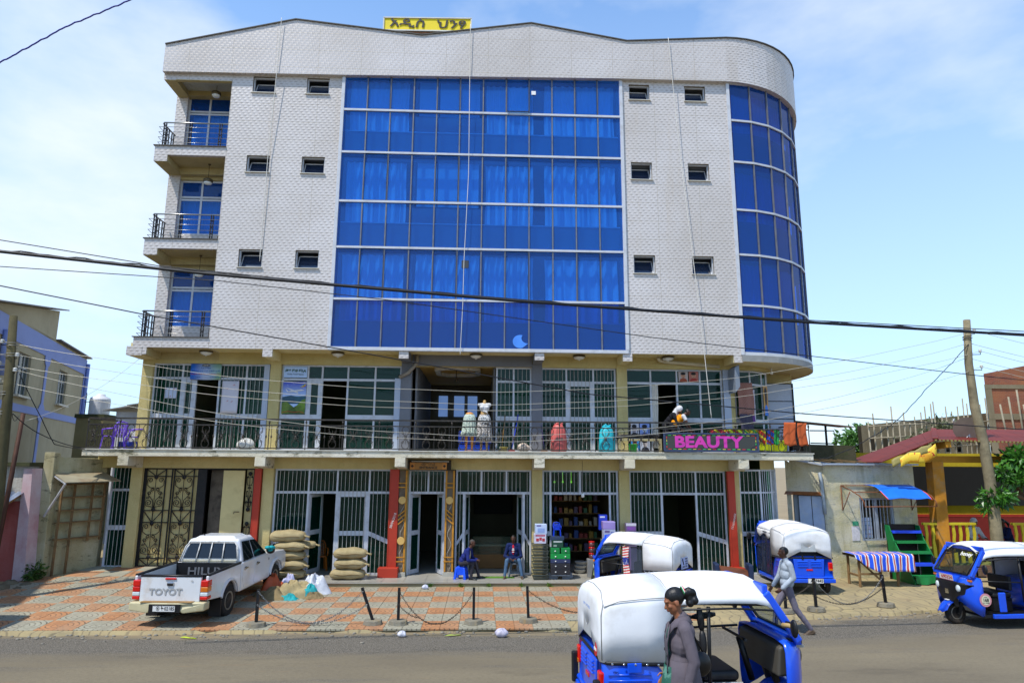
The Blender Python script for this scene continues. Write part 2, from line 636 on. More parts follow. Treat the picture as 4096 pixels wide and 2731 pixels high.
WEAVE = m_weave()
YPL = m_plaster('yellow_render','#bfae74','#cfbf88',0.8,'#7c6f48',0.3)
YSOF = m_plaster('yellow_soffit','#cfc08a','#dacc9a',0.12,'#8a7d55',0.15)
STUC = m_plaster('stucco_soffit','#b3a272','#c4b484',0.9,'#6f6342',0.3)
SLABM = m_plaster('stained_slab','#cfc7ae','#ddd8c8',0.7,'#8c7f5c',0.55,1.0,'#4b4a2c')
GREYC = m_plaster('grey_render','#6c6e74','#7b7d84',0.15,'#55554f',0.2)
BGLASS = m_glass('blue_glass',(0.42,0.74,1.0,1),(0.03,0.17,0.62,1),0.28,0.02,0.02)
BGLASS2 = m_glass('deep_blue_glass',(0.14,0.42,0.95,1),(0.010,0.095,0.36,1),0.42,0.02,0.02)
GGLASS = m_glass('green_glass',(0.22,0.62,0.46,1),(0.006,0.055,0.042,1),0.30,0.02,0.02)
CGLASS = m_glass('clear_glass',(0.75,0.82,0.80,1),(0.04,0.05,0.05,1),0.16,0.02)
ALU = mat('white_aluminium','#c2c5cb',0.35,0.0,0.05,4,dirt='#8e8a80',dirt_amt=0.4,dirt_s=5)
ALUS = mat('shop_aluminium','#bec2ca',0.4,0.0,0.07,4,dirt='#77736a',dirt_amt=0.5,dirt_s=5)  # same aluminium, toned down a little for the shade under the slab
ALUG = mat('grey_aluminium','#8d8a84',0.4,0.2,0.1,4)
BARM = mat('bar_paint','#a8a7a0',0.5,0.0,0.12,14,dirt='#6b5a48',dirt_amt=0.7,dirt_s=9)
BLK = mat('black_iron','#17171a',0.5,0.2,0.2,8,dirt='#3c332c',dirt_amt=0.4)
WIRON = mat('wrought_iron','#3a3734',0.5,0.3,0.25,10,dirt='#6e604f',dirt_amt=0.55,dirt_s=8)
STEEL = mat('stainless_rail','#9c9a94',0.28,0.85,0.08,6)
REDP = mat('red_paint','#a8321c',0.55,0.0,0.12,3,dirt='#6a2a1c',dirt_amt=0.4,dirt_s=3)
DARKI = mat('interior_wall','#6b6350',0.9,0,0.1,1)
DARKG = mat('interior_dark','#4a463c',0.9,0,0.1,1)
FLOORT = mat('shop_floor_tile','#9b978c',0.35,0,0.08,2,dirt='#6f6a5c',dirt_amt=0.4)
CURT = mat('curtain_cloth','#f2f3f5',0.9,0,0.08,2)
BLIND = mat('blind_cloth','#f0f2f4',0.9,0,0.03,2)
SPAN = mat('spandrel_wall','#6f757c',0.9,0,0.06,1)
GCURT = mat('green_cloth','#1f9a3c',0.9,0,0.15,3)
LAMPW = mat('lamp_glass','#dcdcd6',0.3,0,0.04,5)
BRONZE = mat('lamp_bronze','#5d5038',0.4,0.6,0.1,6)
WPLANK = mat('white_plank','#b8b6a4',0.6,0,0.06,4)
# ------------------------------------------------------------------ ground, road, pavement
g = MB(); g.face([(-900,-300,-0.3),(900,-300,-0.3),(900,1500,-0.3),(-900,1500,-0.3)])
struct(g.build('ground',mat('dry_earth','#8a7a5e',0.95,0,0.15,0.4)))
rd = MB()
rd.grid(lambda u,v: ((-70 + 140 * u),(-16 + 38 * v),gz(0,-16 + 38 * v)),28,95)
struct(rd.build('road',m_road()))
# paved forecourt: bed, then the tiles laid on it
pv = MB()
xs = [-60,-40,-25,-18,-14] + [-13 + 0.5 * i for i in range(60)] + [20,26,40,60]
def pvp(x,t):
 y = edge(x) + 0.05 * math.sin(x * 3.1) + 0.03 * math.sin(x * 7.7)
 y = y + (26 - y) * t
 return (x,y,pz(x,y))
ts = [0,0.1,0.2,0.3,0.4,0.5,0.6,1.0]
for a,b in zip(xs,xs[1:]):
 for p,q in zip(ts,ts[1:]):
  pv.face([pvp(a,p),pvp(b,p),pvp(b,q),pvp(a,q)],sm=True)
 A,B_ = pvp(a,0),pvp(b,0)
 pv.face([(A[0],A[1] - 0.05,-0.02),(B_[0],B_[1] - 0.05,-0.02),B_,A])
pavement = struct(pv.build('pavement',m_greypave()))
PO = m_paver('terracotta_paver','#a06c44','#b07f56')
PG = m_paver('grey_paver','#8a8674','#9c9986')
tile_me = {}
for side in (0,1):
 for ci,pm in enumerate((PO,PG)):
  m = MB()
  x0,x1 = ((-0.383,-0.003),(0.003,0.383))[side]
  y0,y1,c = -0.331,0.331,0.005
  v = [(x0,y0,-0.02),(x1,y0,-0.02),(x1,y1,-0.02),(x0,y1,-0.02),
             (x0,y0,0.012),(x1,y0,0.012),(x1,y1,0.012),(x0,y1,0.012),
             (x0 + c,y0 + c,0.017),(x1 - c,y0 + c,0.017),(x1 - c,y1 - c,0.017),(x0 + c,y1 - c,0.017)]
  m.idx(v,[(8,9,10,11),(4,5,9,8),(5,6,10,9),(6,7,11,10),(7,4,8,11),(0,1,5,4),(1,2,6,5),(2,3,7,6),(3,0,4,7)])
  tile_me[side,ci] = m.mesh('paver',pm)
CW,RH = 0.7705,0.668
stuff_t = [MB(),MB()]
for row in range(-3,7):
 for ce in range(-16,6):
  cx,cy = 0.32 + CW * (ce + 0.5),19.10 - RH * (row + 0.5)
  if row < 0 and cx > -5.9:
   continue
  if cy - 0.35 < edge(cx) - 0.12 or cx < -11.9 + (20.5 - cy) * 0.05 or (row < 0 and cx < -10.9):
   continue
  ci = (ce + row) % 2
  dx = (pz(cx + 0.2,cy) - pz(cx - 0.2,cy)) / 0.4
  dy = (pz(cx,cy + 0.2) - pz(cx,cy - 0.2)) / 0.4
  for side in (0,1):
   z = pz(cx,cy) + random.uniform(-0.003,0.003)
   if row < 0:
    me = tile_me[side,ci]
    stuff_t[ci].idx([(q.co.x + cx,q.co.y + cy,q.co.z + pz(q.co.x + cx,q.co.y + cy)) for q in me.vertices],[tuple(p.vertices) for p in me.polygons])
    continue
   o = place('paver',tile_me[side,ci],pavement,False,(cx,cy,z),(math.atan(dy) + random.uniform(-.004,.004),-math.atan(dx) + random.uniform(-.006,.006),0))
for ci in (0,1):
 o = stuff_t[ci].build('paver_rows',(PO,PG)[ci],pavement)
 o['kind'] = 'stuff'
# dust and broken edging along the kerb
kb = MB()
for i in range(420):
 x = random.uniform(-11,13)
 y = edge(x) - abs(random.gauss(0.12,0.22))
 s_ = random.uniform(0.012,0.05)
 kb.ell((x,y,gz(x,y) + s_ * 0.2),(s_,s_ * random.uniform(0.6,1),s_ * 0.5),6,4)
o = kb.build('gravel',mat('gravel_stone','#7d776b',0.9,0,0.3,9))
tag(o,'loose gravel scattered along the broken pavement edge','gravel',kind='stuff')
# ------------------------------------------------------------------ the commercial building
YF,YW,YS,YG = 19.34,20.35,19.39,20.38
BB = empty('commercial_building',(0,19.34,0),label='five storey building with woven white tile facade and big blue glass front',cat='building')
COLX = [-10.14,-6.33,-2.37,1.64,4.28,7.65]
RC,CXC,CYC = 3.45,7.75,YF + 3.45
def arc(r,deg,z):
 a = R(deg)
 return (CXC + r * math.sin(a),CYC - r * math.cos(a),z)
def P(name,m,mats,parent=None,**kw):
 return m.build(name,mats,parent or BB,**kw)
# plinth with a step
m = MB()
m.box(-5.75,9.7,19.15,26,-0.05,0.155,1)
m.box(-5.75,9.72,19.12,26,0.155,0.18,0)
P('plinth',m,[FLOORT,m_plaster('plinth_face','#9b9270','#857d66',0.5,'#6e7048',0.6)],bev=0.006)
# floor tiles on the plinth in front of the shops
tb = MB(); tb.box(-0.295,0.295,-0.295,0.295,0,0.006)
tme = tb.mesh('floor_tile',FLOORT)
for i in range(25):
 for j in range(2):
  place('floor_tile',tme,BB,True,(-5.45 + 0.6 * i,19.44 + 0.6 * j,0.181 + random.uniform(0,0.002)))
# rooms: floors, partitions, back wall
m = MB()
m.box(-11.3,9.5,26,26.2,0,15.5)
for x in (-10.25,-6.33,-2.37,-0.95,1.64,4.28,7.65):
 m.box(x - 0.08,x + 0.08,20.56,26,0.19,3.5)
for x in (-6.33,-2.37,0.36,1.64,4.28,7.65):
 m.box(x - 0.08,x + 0.08,20.52,26,3.74,6.6)
P('inner_wall',m,DARKI)
m = MB()
for z in (9.75,12.75):
 m.box(-8.0,7.6,19.62,26,z,z + 0.2)
m.box(-4.6,-4.5,19.6,26,6.95,15.5)
m.box(4.2,4.3,19.6,26,6.95,15.5)
for x in (-2.32,-0.13,2.06):
 m.box(x - 0.06,x + 0.06,19.75,26,6.95,15.5)
P('inner_floor',m,SPAN)
m = MB(); m.box(-10.25,-5.76,20.5,26,0.30,0.40)
P('passage_floor',m,FLOORT)
# columns
for i,x in enumerate(COLX):
 m = MB(); m.box(x - 0.16,x + 0.16,20.22,20.55,0.15 if i else 0.2,3.30)
 P('column',m,YPL,bev=0.01)
 m = MB(); m.box(x - 0.16,x + 0.16,20.20,20.52,3.73,6.45)
 P('column',m,GREYC if i in (2,3) else YPL,bev=0.01)
# ground floor lintel, slab, cantilever stubs
m = MB(); m.box(-11.3,8.0,20.24,20.53,3.22,3.55)
P('lintel',m,YPL)
m = MB()
m.box(-11.3,9.75,YS,31,3.55,3.73)
P('balcony_slab',m,SLABM,bev=0.012)
m = MB(); m.box(-11.32,9.77,YS - 0.03,YS + 0.25,3.731,3.757)
P('slab_coping',m,mat('slab_coping','#c8c5b8',0.7,0,0.1,3,dirt='#5d5a3a',dirt_amt=0.6,dirt_s=3))
for x in COLX[:1] + COLX[1:]:
 m = MB(); m.hexa([(x - 0.15,YS - 0.012,3.29),(x + 0.15,YS - 0.012,3.29),(x + 0.15,20.24,3.22),(x - 0.15,20.24,3.22),(x - 0.15,YS - 0.012,3.549),(x + 0.15,YS - 0.012,3.549),(x + 0.15,20.24,3.549),(x - 0.15,20.24,3.549)])
 P('cantilever_beam',m,SLABM,bev=0.01)
# first floor header, soffit, stubs
m = MB(); m.box(-10.3,8.0,20.22,20.5,6.34,6.68)
P('header_beam',m,YPL)
m = MB(); m.box(-2.2,1.48,20.17,20.215,6.34,6.68)
P('header_facing',m,GREYC)
m = MB(); m.box(-10.28,7.75,YF + 0.05,31,6.68,6.80)
P('soffit',m,YSOF)
for i,x in enumerate(COLX):
 wd_ = 0.14 if i else 0.22
 z0 = 6.43
 m = MB(); m.box(x - wd_,x + wd_,YF + 0.02,20.22,z0,6.679)
 P('cantilever_beam',m,GREYC if i in (2,3) else YSOF,bev=0.008)
 m = MB(); m.box(x - wd_,x + wd_,YF - 0.012,YF + 0.02,z0,6.69)
 P('beam_end_tile',m,WEAVE)
# upper block: tile walls with openings
ROWS = [15.64,14.32,12.89,11.28,9.81,8.20,6.70]
GX0,GX1 = -4.53,4.25
def wall_holes(m,x0,x1,z0,z1,holes,y,depth,mr=0):
 xs_ = sorted({x0,x1,*[h[0] for h in holes],*[h[1] for h in holes]})
 zs_ = sorted({z0,z1,*[h[2] for h in holes],*[h[3] for h in holes]})
 for a,b in zip(xs_,xs_[1:]):
  for c,d in zip(zs_,zs_[1:]):
   if any(h[0] <= a and b <= h[1] and h[2] <= c and d <= h[3] for h in holes):
    continue
   m.face([(a,y,c),(b,y,c),(b,y,d),(a,y,d)])
 for a,b,c,d in holes:
  q = y + depth
  m.face([(a,y,c),(a,q,c),(b,q,c),(b,y,c)],mr)
  m.face([(a,y,d),(b,y,d),(b,q,d),(a,q,d)],mr)
  m.face([(a,y,c),(a,y,d),(a,q,d),(a,q,c)],mr)
  m.face([(b,y,c),(b,q,c),(b,q,d),(b,y,d)],mr)
WZ = [(14.83,15.38),(12.16,12.71),(9.13,9.69)]
WZR = [(14.95,15.49),(12.22,12.80),(9.16,9.74)]
REV = mat('window_reveal','#7d7468',0.9,0,0.2,6)
wins = []
for x0,x1 in ((-7.40,-6.70),(-5.72,-5.02)):
 wins += [(x0,x1,a,b) for a,b in WZ]
m = MB(); wall_holes(m,-8.05,GX0,6.66,15.6,wins,YF,0.2,1)
m.face([(-8.05,YF,6.66),(-8.05,YF,15.6),(-8.05,20.35,15.6),(-8.05,20.35,6.66)])
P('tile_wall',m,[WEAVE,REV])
wr = []
for x0,x1 in ((4.55,5.22),(6.37,7.05)):
 wr += [(x0,x1,a,b) for a,b in WZR]
m = MB(); wall_holes(m,GX1,7.73,6.66,15.7,wr,YF,0.2,1)
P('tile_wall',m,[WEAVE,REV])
# small top-hung windows, each tilted open inwards
WGL = m_glass('bath_glass',(0.35,0.42,0.55,1),(0.03,0.05,0.10,1),0.6,0.06)
for (x0,x1,z0,z1) in wins + wr:
 left = x0 < 0
 f = MB(); t_ = 0.035; y0,y1 = YF + 0.08,YF + 0.15
 f.box(x0,x0 + t_,y0,y1,z0,z1); f.box(x1 - t_,x1,y0,y1,z0,z1)
 f.box(x0 + t_,x1 - t_,y0,y1,z0,z0 + t_); f.box(x0 + t_,x1 - t_,y0,y1,z1 - t_,z1)
 wn_ = P('bath_window',f,ALU)
 s_ = MB(); s_.box(x0 - 0.03,x1 + 0.03,YF - 0.05,YF + 0.10,z0 - 0.022,z0 - 0.002)
 P('sill',s_,mat('sill_stone','#c9c5b8',0.6),wn_)
 a = R(24)
 f = MB(); w_,h_ = x1 - x0 - 0.08,z1 - z0 - 0.10
 def tp(x,zz,yy=0):
  return (x,y1 + 0.0 + math.sin(a) * zz + yy,z0 + 0.04 + math.cos(a) * zz)
 xa,xb = x0 + 0.04,x1 - 0.04
 for (p,q) in (((xa,0),(xb,0)),((xa,h_),(xb,h_)),((xa,0),(xa,h_)),((xb,0),(xb,h_))):
  f.bar(tp(*p),tp(*q),0.03,0.03,up=(0,1,0.3))
 sh_ = P('sash',f,ALU,wn_)
 f = MB(); f.face([tp(xa,0,0.006),tp(xb,0,0.006),tp(xb,h_,0.006),tp(xa,h_,0.006)])
 P('pane',f,WGL,wn_,solid=0.006)
m = MB()
m.box(-7.9,-4.6,20.9,21.0,6.9,15.5); m.box(4.35,7.6,20.9,21.0,6.9,15.5)
P('bathroom_wall',m,mat('bath_wall','#b9bcc4',0.7,0,0.05,1))
# curtain wall: panes, mullions, transoms
NC = 12
PW = (GX1 - GX0) / NC
gl = MB()
for zz in (ROWS[0],ROWS[-1]):
 gl.box(GX0 - 0.06,GX1 + 0.06,YF - 0.06,YF + 0.10,zz - 0.05,zz + 0.05)
for x in (GX0 - 0.03,GX1 + 0.03):
 gl.box(x - 0.05,x + 0.05,YF - 0.065,YF + 0.10,ROWS[-1] + 0.05,ROWS[0] - 0.05)
CWALL = P('glass_front',gl,ALU,bev=0.006)
mm = MB(); mm.box(GX0 + 0.02,GX1 - 0.02,YF - 0.055,YF + 0.06,-0.032,0.032); tr_me = mm.mesh('transom',ALU)
for zz in ROWS[1:-1]:
 place('transom',tr_me,CWALL,False,(0,0,zz))
for i in range(1,NC):
 for r in range(6):
  h_ = ROWS[r] - ROWS[r + 1]
  mm = MB(); w_ = 0.018
  mm.box(GX0 + PW * i - w_,GX0 + PW * i + w_,YF - 0.035,YF + 0.05,ROWS[r + 1] + 0.033,ROWS[r] - 0.033)
  P('mullion',mm,mat('mullion_sealant','#6d6f74',0.5,0.1,0.2,6),CWALL)
openers = {(1,0),(4,0),(7,0),(10,0),(1,2),(4,2),(7,2),(10,2),(1,4),(4,4),(7,4),(10,4)}
for c in range(NC):
 for r in range(6):
  x0,x1 = GX0 + PW * c + 0.018,GX0 + PW * (c + 1) - 0.018
  z0,z1 = ROWS[r + 1] + 0.035,ROWS[r] - 0.035
  p = MB()
  ox,oz,oy = 0,0,0
  if (c,r) == (7,0):
   oy = -0.10
  dy = random.uniform(-0.004,0.004)
  p.hexa([(x0,YF + 0.0 + oy + dy,z0),(x1,YF + oy - dy,z0),(x1,YF + 0.008 + oy - dy,z0),(x0,YF + 0.008 + oy + dy,z0),
    (x0,YF - dy,z1),(x1,YF + dy,z1),(x1,YF + 0.008 + dy,z1),(x0,YF + 0.008 - dy,z1)])
  po = P('pane',p,BGLASS if r < 5 else BGLASS2,CWALL)  # bottom row takes deeper glass: a dark reflection put into its colour
  if (c,r) in openers:
   f = MB(); b = 0.02; y0 = YF - 0.03
   f.bar((x0,y0 + oy,z0),(x1,y0 + oy,z0),0.035,b); f.bar((x0,y0,z1),(x1,y0,z1),0.035,b)
   f.bar((x0,y0 + oy,z0),(x0,y0,z1),b,0.035); f.bar((x1,y0 + oy,z0),(x1,y0,z1),b,0.035)
   P('opening_sash',f,mat('dark_sash','#3e4656',0.4,0.3,0.1,5),CWALL)
# curtains, blinds and spandrel walls behind the blue glass
def curtain(x0,x1,z0,z1,y,m_,folds=7,amp=0.035,swag=False):
 m = MB()
 ph = random.uniform(0,6)
 def fn(u,v):
  g_ = 1 - 0.08 * math.sin(math.pi * v) * math.sin(u * 5 + ph)
  k = math.sin(u * folds * 6.28 + ph + 0.7 * math.sin(v * 3 + u * 4))
  k2 = math.sin(u * folds * 14.1 + ph * 2)
  return (x0 + (x1 - x0) * u + 0.015 * math.sin(v * 5 + ph),y + amp * (k + 0.4 * k2),z1 + (z0 - z1) * v)
 m.grid(fn,int(folds * 8),6)
 return P('curtain',m,m_)
for fl in range(3):
 zt = ROWS[2 * fl] - 0.10
 zb = ROWS[2 * fl + 1] - 0.62
 zf = ROWS[2 * fl + 2]
 s_ = MB(); s_.box(GX0 + 0.05,GX1 - 0.05,YF + 0.20,YF + 0.30,zf,zb)
 P('spandrel',s_,SPAN)
 s_ = MB(); s_.box(GX0 + 0.05,GX1 - 0.05,YF + 0.17,YF + 0.30,zb,zb + 0.03)
 P('inner_sill',s_,BLIND)
 X = lambda c: GX0 + PW * c
 for a,b,k in ((0.2,2.75,CURT),(6.15,8.2,CURT),(8.7,11.8,CURT)):
  curtain(X(a),X(b),zb + 0.04,zt - random.uniform(0,0.1),YF + 0.32,k,folds=random.choice((7,8,9)))
 if fl < 2:
  s_ = MB()
  for q in range(3):
   s_.box(X(3.2 + 0.9 * q),X(4.05 + 0.9 * q),YF + 0.33,YF + 0.34,ROWS[2 * fl + 1] - 0.1,zt)
  P('roller_blind',s_,BLIND)
  s_ = MB(); s_.box(X(3.0),X(6.0),YF + 0.20,YF + 0.30,zb,ROWS[2 * fl + 1] - 0.05)
  P('spandrel',s_,SPAN)
 else:
  curtain(X(3.25),X(5.9),zb + 0.04,zt,YF + 0.32,CURT,folds=9)
# vents and stickers on the glass
m = MB(); m.box(GX0 + PW * 5.2,GX0 + PW * 5.2 + 0.22,YF - 0.012,YF - 0.003,9.22,9.46)
P('vent_plate',m,mat('vent_dark','#3a3f44',0.6))
m = MB(); m.box(GX0 + PW * 8.1,GX0 + PW * 8.1 + 0.14,YF - 0.012,YF - 0.003,15.02,15.15)
P('paper_note',m,mat('paper','#e6e6e6',0.8))
m = MB()
pts = []
for i in range(16):
 a = R(70 + 220 * i / 15); pts.append((1.06 + 0.22 * math.cos(a),6.98 + 0.20 * math.sin(a)))
for i in range(8):
 a = R(270 - 130 * i / 7); pts.append((1.30 + 0.20 * math.cos(a),7.10 + 0.16 * math.sin(a) - 0.02))
m.prism(pts,lambda a,b,t: (a,YF - 0.012 + t,b),0,0.006)
P('glass_patch',m,mat('patch_blue','#4a8be8',0.4))
# curved glass corner
ANG = [1.6,13,24.7,36.8,49,61,73,85]
cf = MB()
for zz in ROWS:
 th = 0.05 if zz in (ROWS[0],ROWS[-1]) else 0.032
 for a,b in zip(ANG,ANG[1:]):
  p0,p1,p2,p3 = arc(RC + 0.05,a,0),arc(RC + 0.05,b,0),arc(RC - 0.05,b,0),arc(RC - 0.05,a,0)
  cf.hexa([(*q[:2],zz - th) for q in (p0,p1,p2,p3)] + [(*q[:2],zz + th) for q in (p0,p1,p2,p3)])
cf.box(7.73,7.83,YF - 0.06,YF + 0.08,6.66,15.68)
CCURV = P('curved_glass_front',cf,ALU)
for a in ANG[1:]:
 for r in range(6):
  q = arc(RC,a,0)
  mm = MB(); mm.cbox((q[0],q[1],(ROWS[r] + ROWS[r + 1]) / 2),(0.03,0.09,ROWS[r] - ROWS[r + 1] - 0.068),Matrix.Rotation(R(a),3,'Z'))
  P('mullion',mm,mat('mullion_sealant'),CCURV)
for a,b in zip(ANG,ANG[1:]):
 for r in range(6):
  p = MB()
  A,B_,C_,D_ = arc(RC,a + 0.4,0),arc(RC,b - 0.4,0),arc(RC - 0.008,b - 0.4,0),arc(RC - 0.008,a + 0.4,0)
  p.hexa([(*q[:2],ROWS[r + 1] + 0.035) for q in (A,B_,C_,D_)] + [(*q[:2],ROWS[r] - 0.035) for q in (A,B_,C_,D_)])
  P('pane',p,BGLASS2,CCURV)
for fl in range(3):
 zb = ROWS[2 * fl + 1] - 0.30
 m = MB()
 for a,b in zip(ANG,ANG[1:]):
  p0,p1,p2,p3 = arc(RC - 0.2,a,0),arc(RC - 0.2,b,0),arc(RC - 0.3,b,0),arc(RC - 0.3,a,0)
  m.hexa([(*q[:2],ROWS[2 * fl + 2]) for q in (p0,p1,p2,p3)] + [(*q[:2],zb) for q in (p0,p1,p2,p3)])
 P('spandrel',m,SPAN)
 m = MB()
 ph = fl
 def cfn(u,v):
  a = 3 + 80 * u
  k = 0.03 * (math.sin(u * 150 + ph) + 0.4 * math.sin(u * 390))
  q = arc(RC - 0.36 + k,a,0)
  return (q[0],q[1],ROWS[2 * fl] - 0.12 - 0.10 * abs(math.sin(u * 12)) * (1 - v) + (zb + 0.03 - ROWS[2 * fl] + 0.12) * v)
 m.grid(cfn,150,5)
 P('curtain',m,CURT)
m = MB()
m.prism([arc(RC - 0.1,a,0)[:2] for a in range(0,91,6)] + [(11.1,31),(7.6,31)],lambda a,b,t: (a,b,t),9.7,9.9)
m.prism([arc(RC - 0.1,a,0)[:2] for a in range(0,91,6)] + [(11.1,31),(7.6,31)],lambda a,b,t: (a,b,t),12.7,12.9)
P('inner_floor',m,SPAN)
# soffit of the curved corner with its rim
m = MB()
m.prism([arc(RC + 0.06,a,0)[:2] for a in range(0,91,10)] + [(11.25,31),(7.74,31)],lambda a,b,t: (a,b,t),6.46,6.655,0,1)
P('corner_soffit',m,[YSOF,mat('soffit_rim','#8f8f8c',0.7,0,0.15,3)])
# east side and rear walls
m = MB()
m.face([(11.2,22.9,6.46),(11.2,31,6.46),(11.2,31,16.6),(11.2,22.9,16.6)])
m.face([(-10.25,31,3.7),(11.2,31,3.7),(11.2,31,16.2),(-10.25,31,16.2)])
P('side_wall',m,mat('side_render','#b9b4a6',0.9,0,0.1,1))
m = MB(); m.box(-10.0,7.7,19.6,31,15.9,16.1)
P('roof_slab',m,mat('roof_concrete','#8e8a80',0.9,0,0.15,1))
# parapet
PT = [(-10.15,16.29),(-6.16,17.31),(-2.13,16.90),(1.38,17.46),(4.50,16.93),(7.75,17.16)]
PB = [(-10.15,15.37),(-4.4,15.44),(4.2,15.60),(7.75,15.62)]
m = MB()
m.prism(PB + PT[::-1],lambda a,b,t: (a,19.19 + t,b),0,0.22)
m.hexa([(-10.15,19.411,15.37),(-9.95,19.411,15.37),(-9.95,26,15.37),(-10.15,26,15.37),(-10.15,19.411,16.29),(-9.95,19.411,16.29),(-9.95,26,16.0),(-10.15,26,16.0)])
P('parapet',m,WEAVE)
m = MB()
ag = list(range(0,91,6))
for a,b in zip(ag,ag[1:]):
 p0,p1,p2,p3 = arc(3.6,a,0),arc(3.6,b,0),arc(3.4,b,0),arc(3.4,a,0)
 za,zb_ = 15.62 - 0.2 * a / 90,15.62 - 0.2 * b / 90
 ta,tb_ = 17.16 + 0.12 * a / 90,17.16 + 0.12 * b / 90
 m.hexa([(*p0[:2],za),(*p1[:2],zb_),(*p2[:2],zb_),(*p3[:2],za),(*p0[:2],ta),(*p1[:2],tb_),(*p2[:2],tb_),(*p3[:2],ta)])
m.box(11.15,11.35,22.79,31,15.42,17.28)
P('curved_parapet',m,WEAVE)
m = MB(); m.prism([(7.75,19.19)] + [arc(3.55,a,0)[:2] for a in range(0,91,6)] + [(11.2,25),(7.75,25)],lambda a,b,t: (a,b,t),15.66,15.7)
P('parapet_soffit',m,STUC)
m = MB()
for (a,b),(c,d) in zip(PT,PT[1:]):
 m.hexa([(a,19.15,b),(c,19.15,d),(c,19.43,d),(a,19.43,b),(a,19.15,b + 0.035),(c,19.15,d + 0.035),(c,19.43,d + 0.035),(a,19.43,b + 0.035)])
for a,b in zip(ag,ag[1:]):
 p0,p1,p2,p3 = arc(3.64,a,0),arc(3.64,b,0),arc(3.38,b,0),arc(3.38,a,0)
 ta,tb_ = 17.163 + 0.12 * a / 90,17.163 + 0.12 * b / 90
 m.hexa([(*p0[:2],ta),(*p1[:2],tb_),(*p2[:2],tb_),(*p3[:2],ta),(*p0[:2],ta + 0.035),(*p1[:2],tb_ + 0.035),(*p2[:2],tb_ + 0.035),(*p3[:2],ta + 0.035)])
P('coping',m,mat('coping_dark','#4a4742',0.7,0,0.2,2))
m = MB(); m.hexa([(-10.14,19.2,15.372),(7.74,19.2,15.62),(7.74,19.345,15.62),(-10.14,19.345,15.372),(-10.14,19.2,15.45),(7.74,19.2,15.72),(7.74,19.345,15.72),(-10.14,19.345,15.45)])
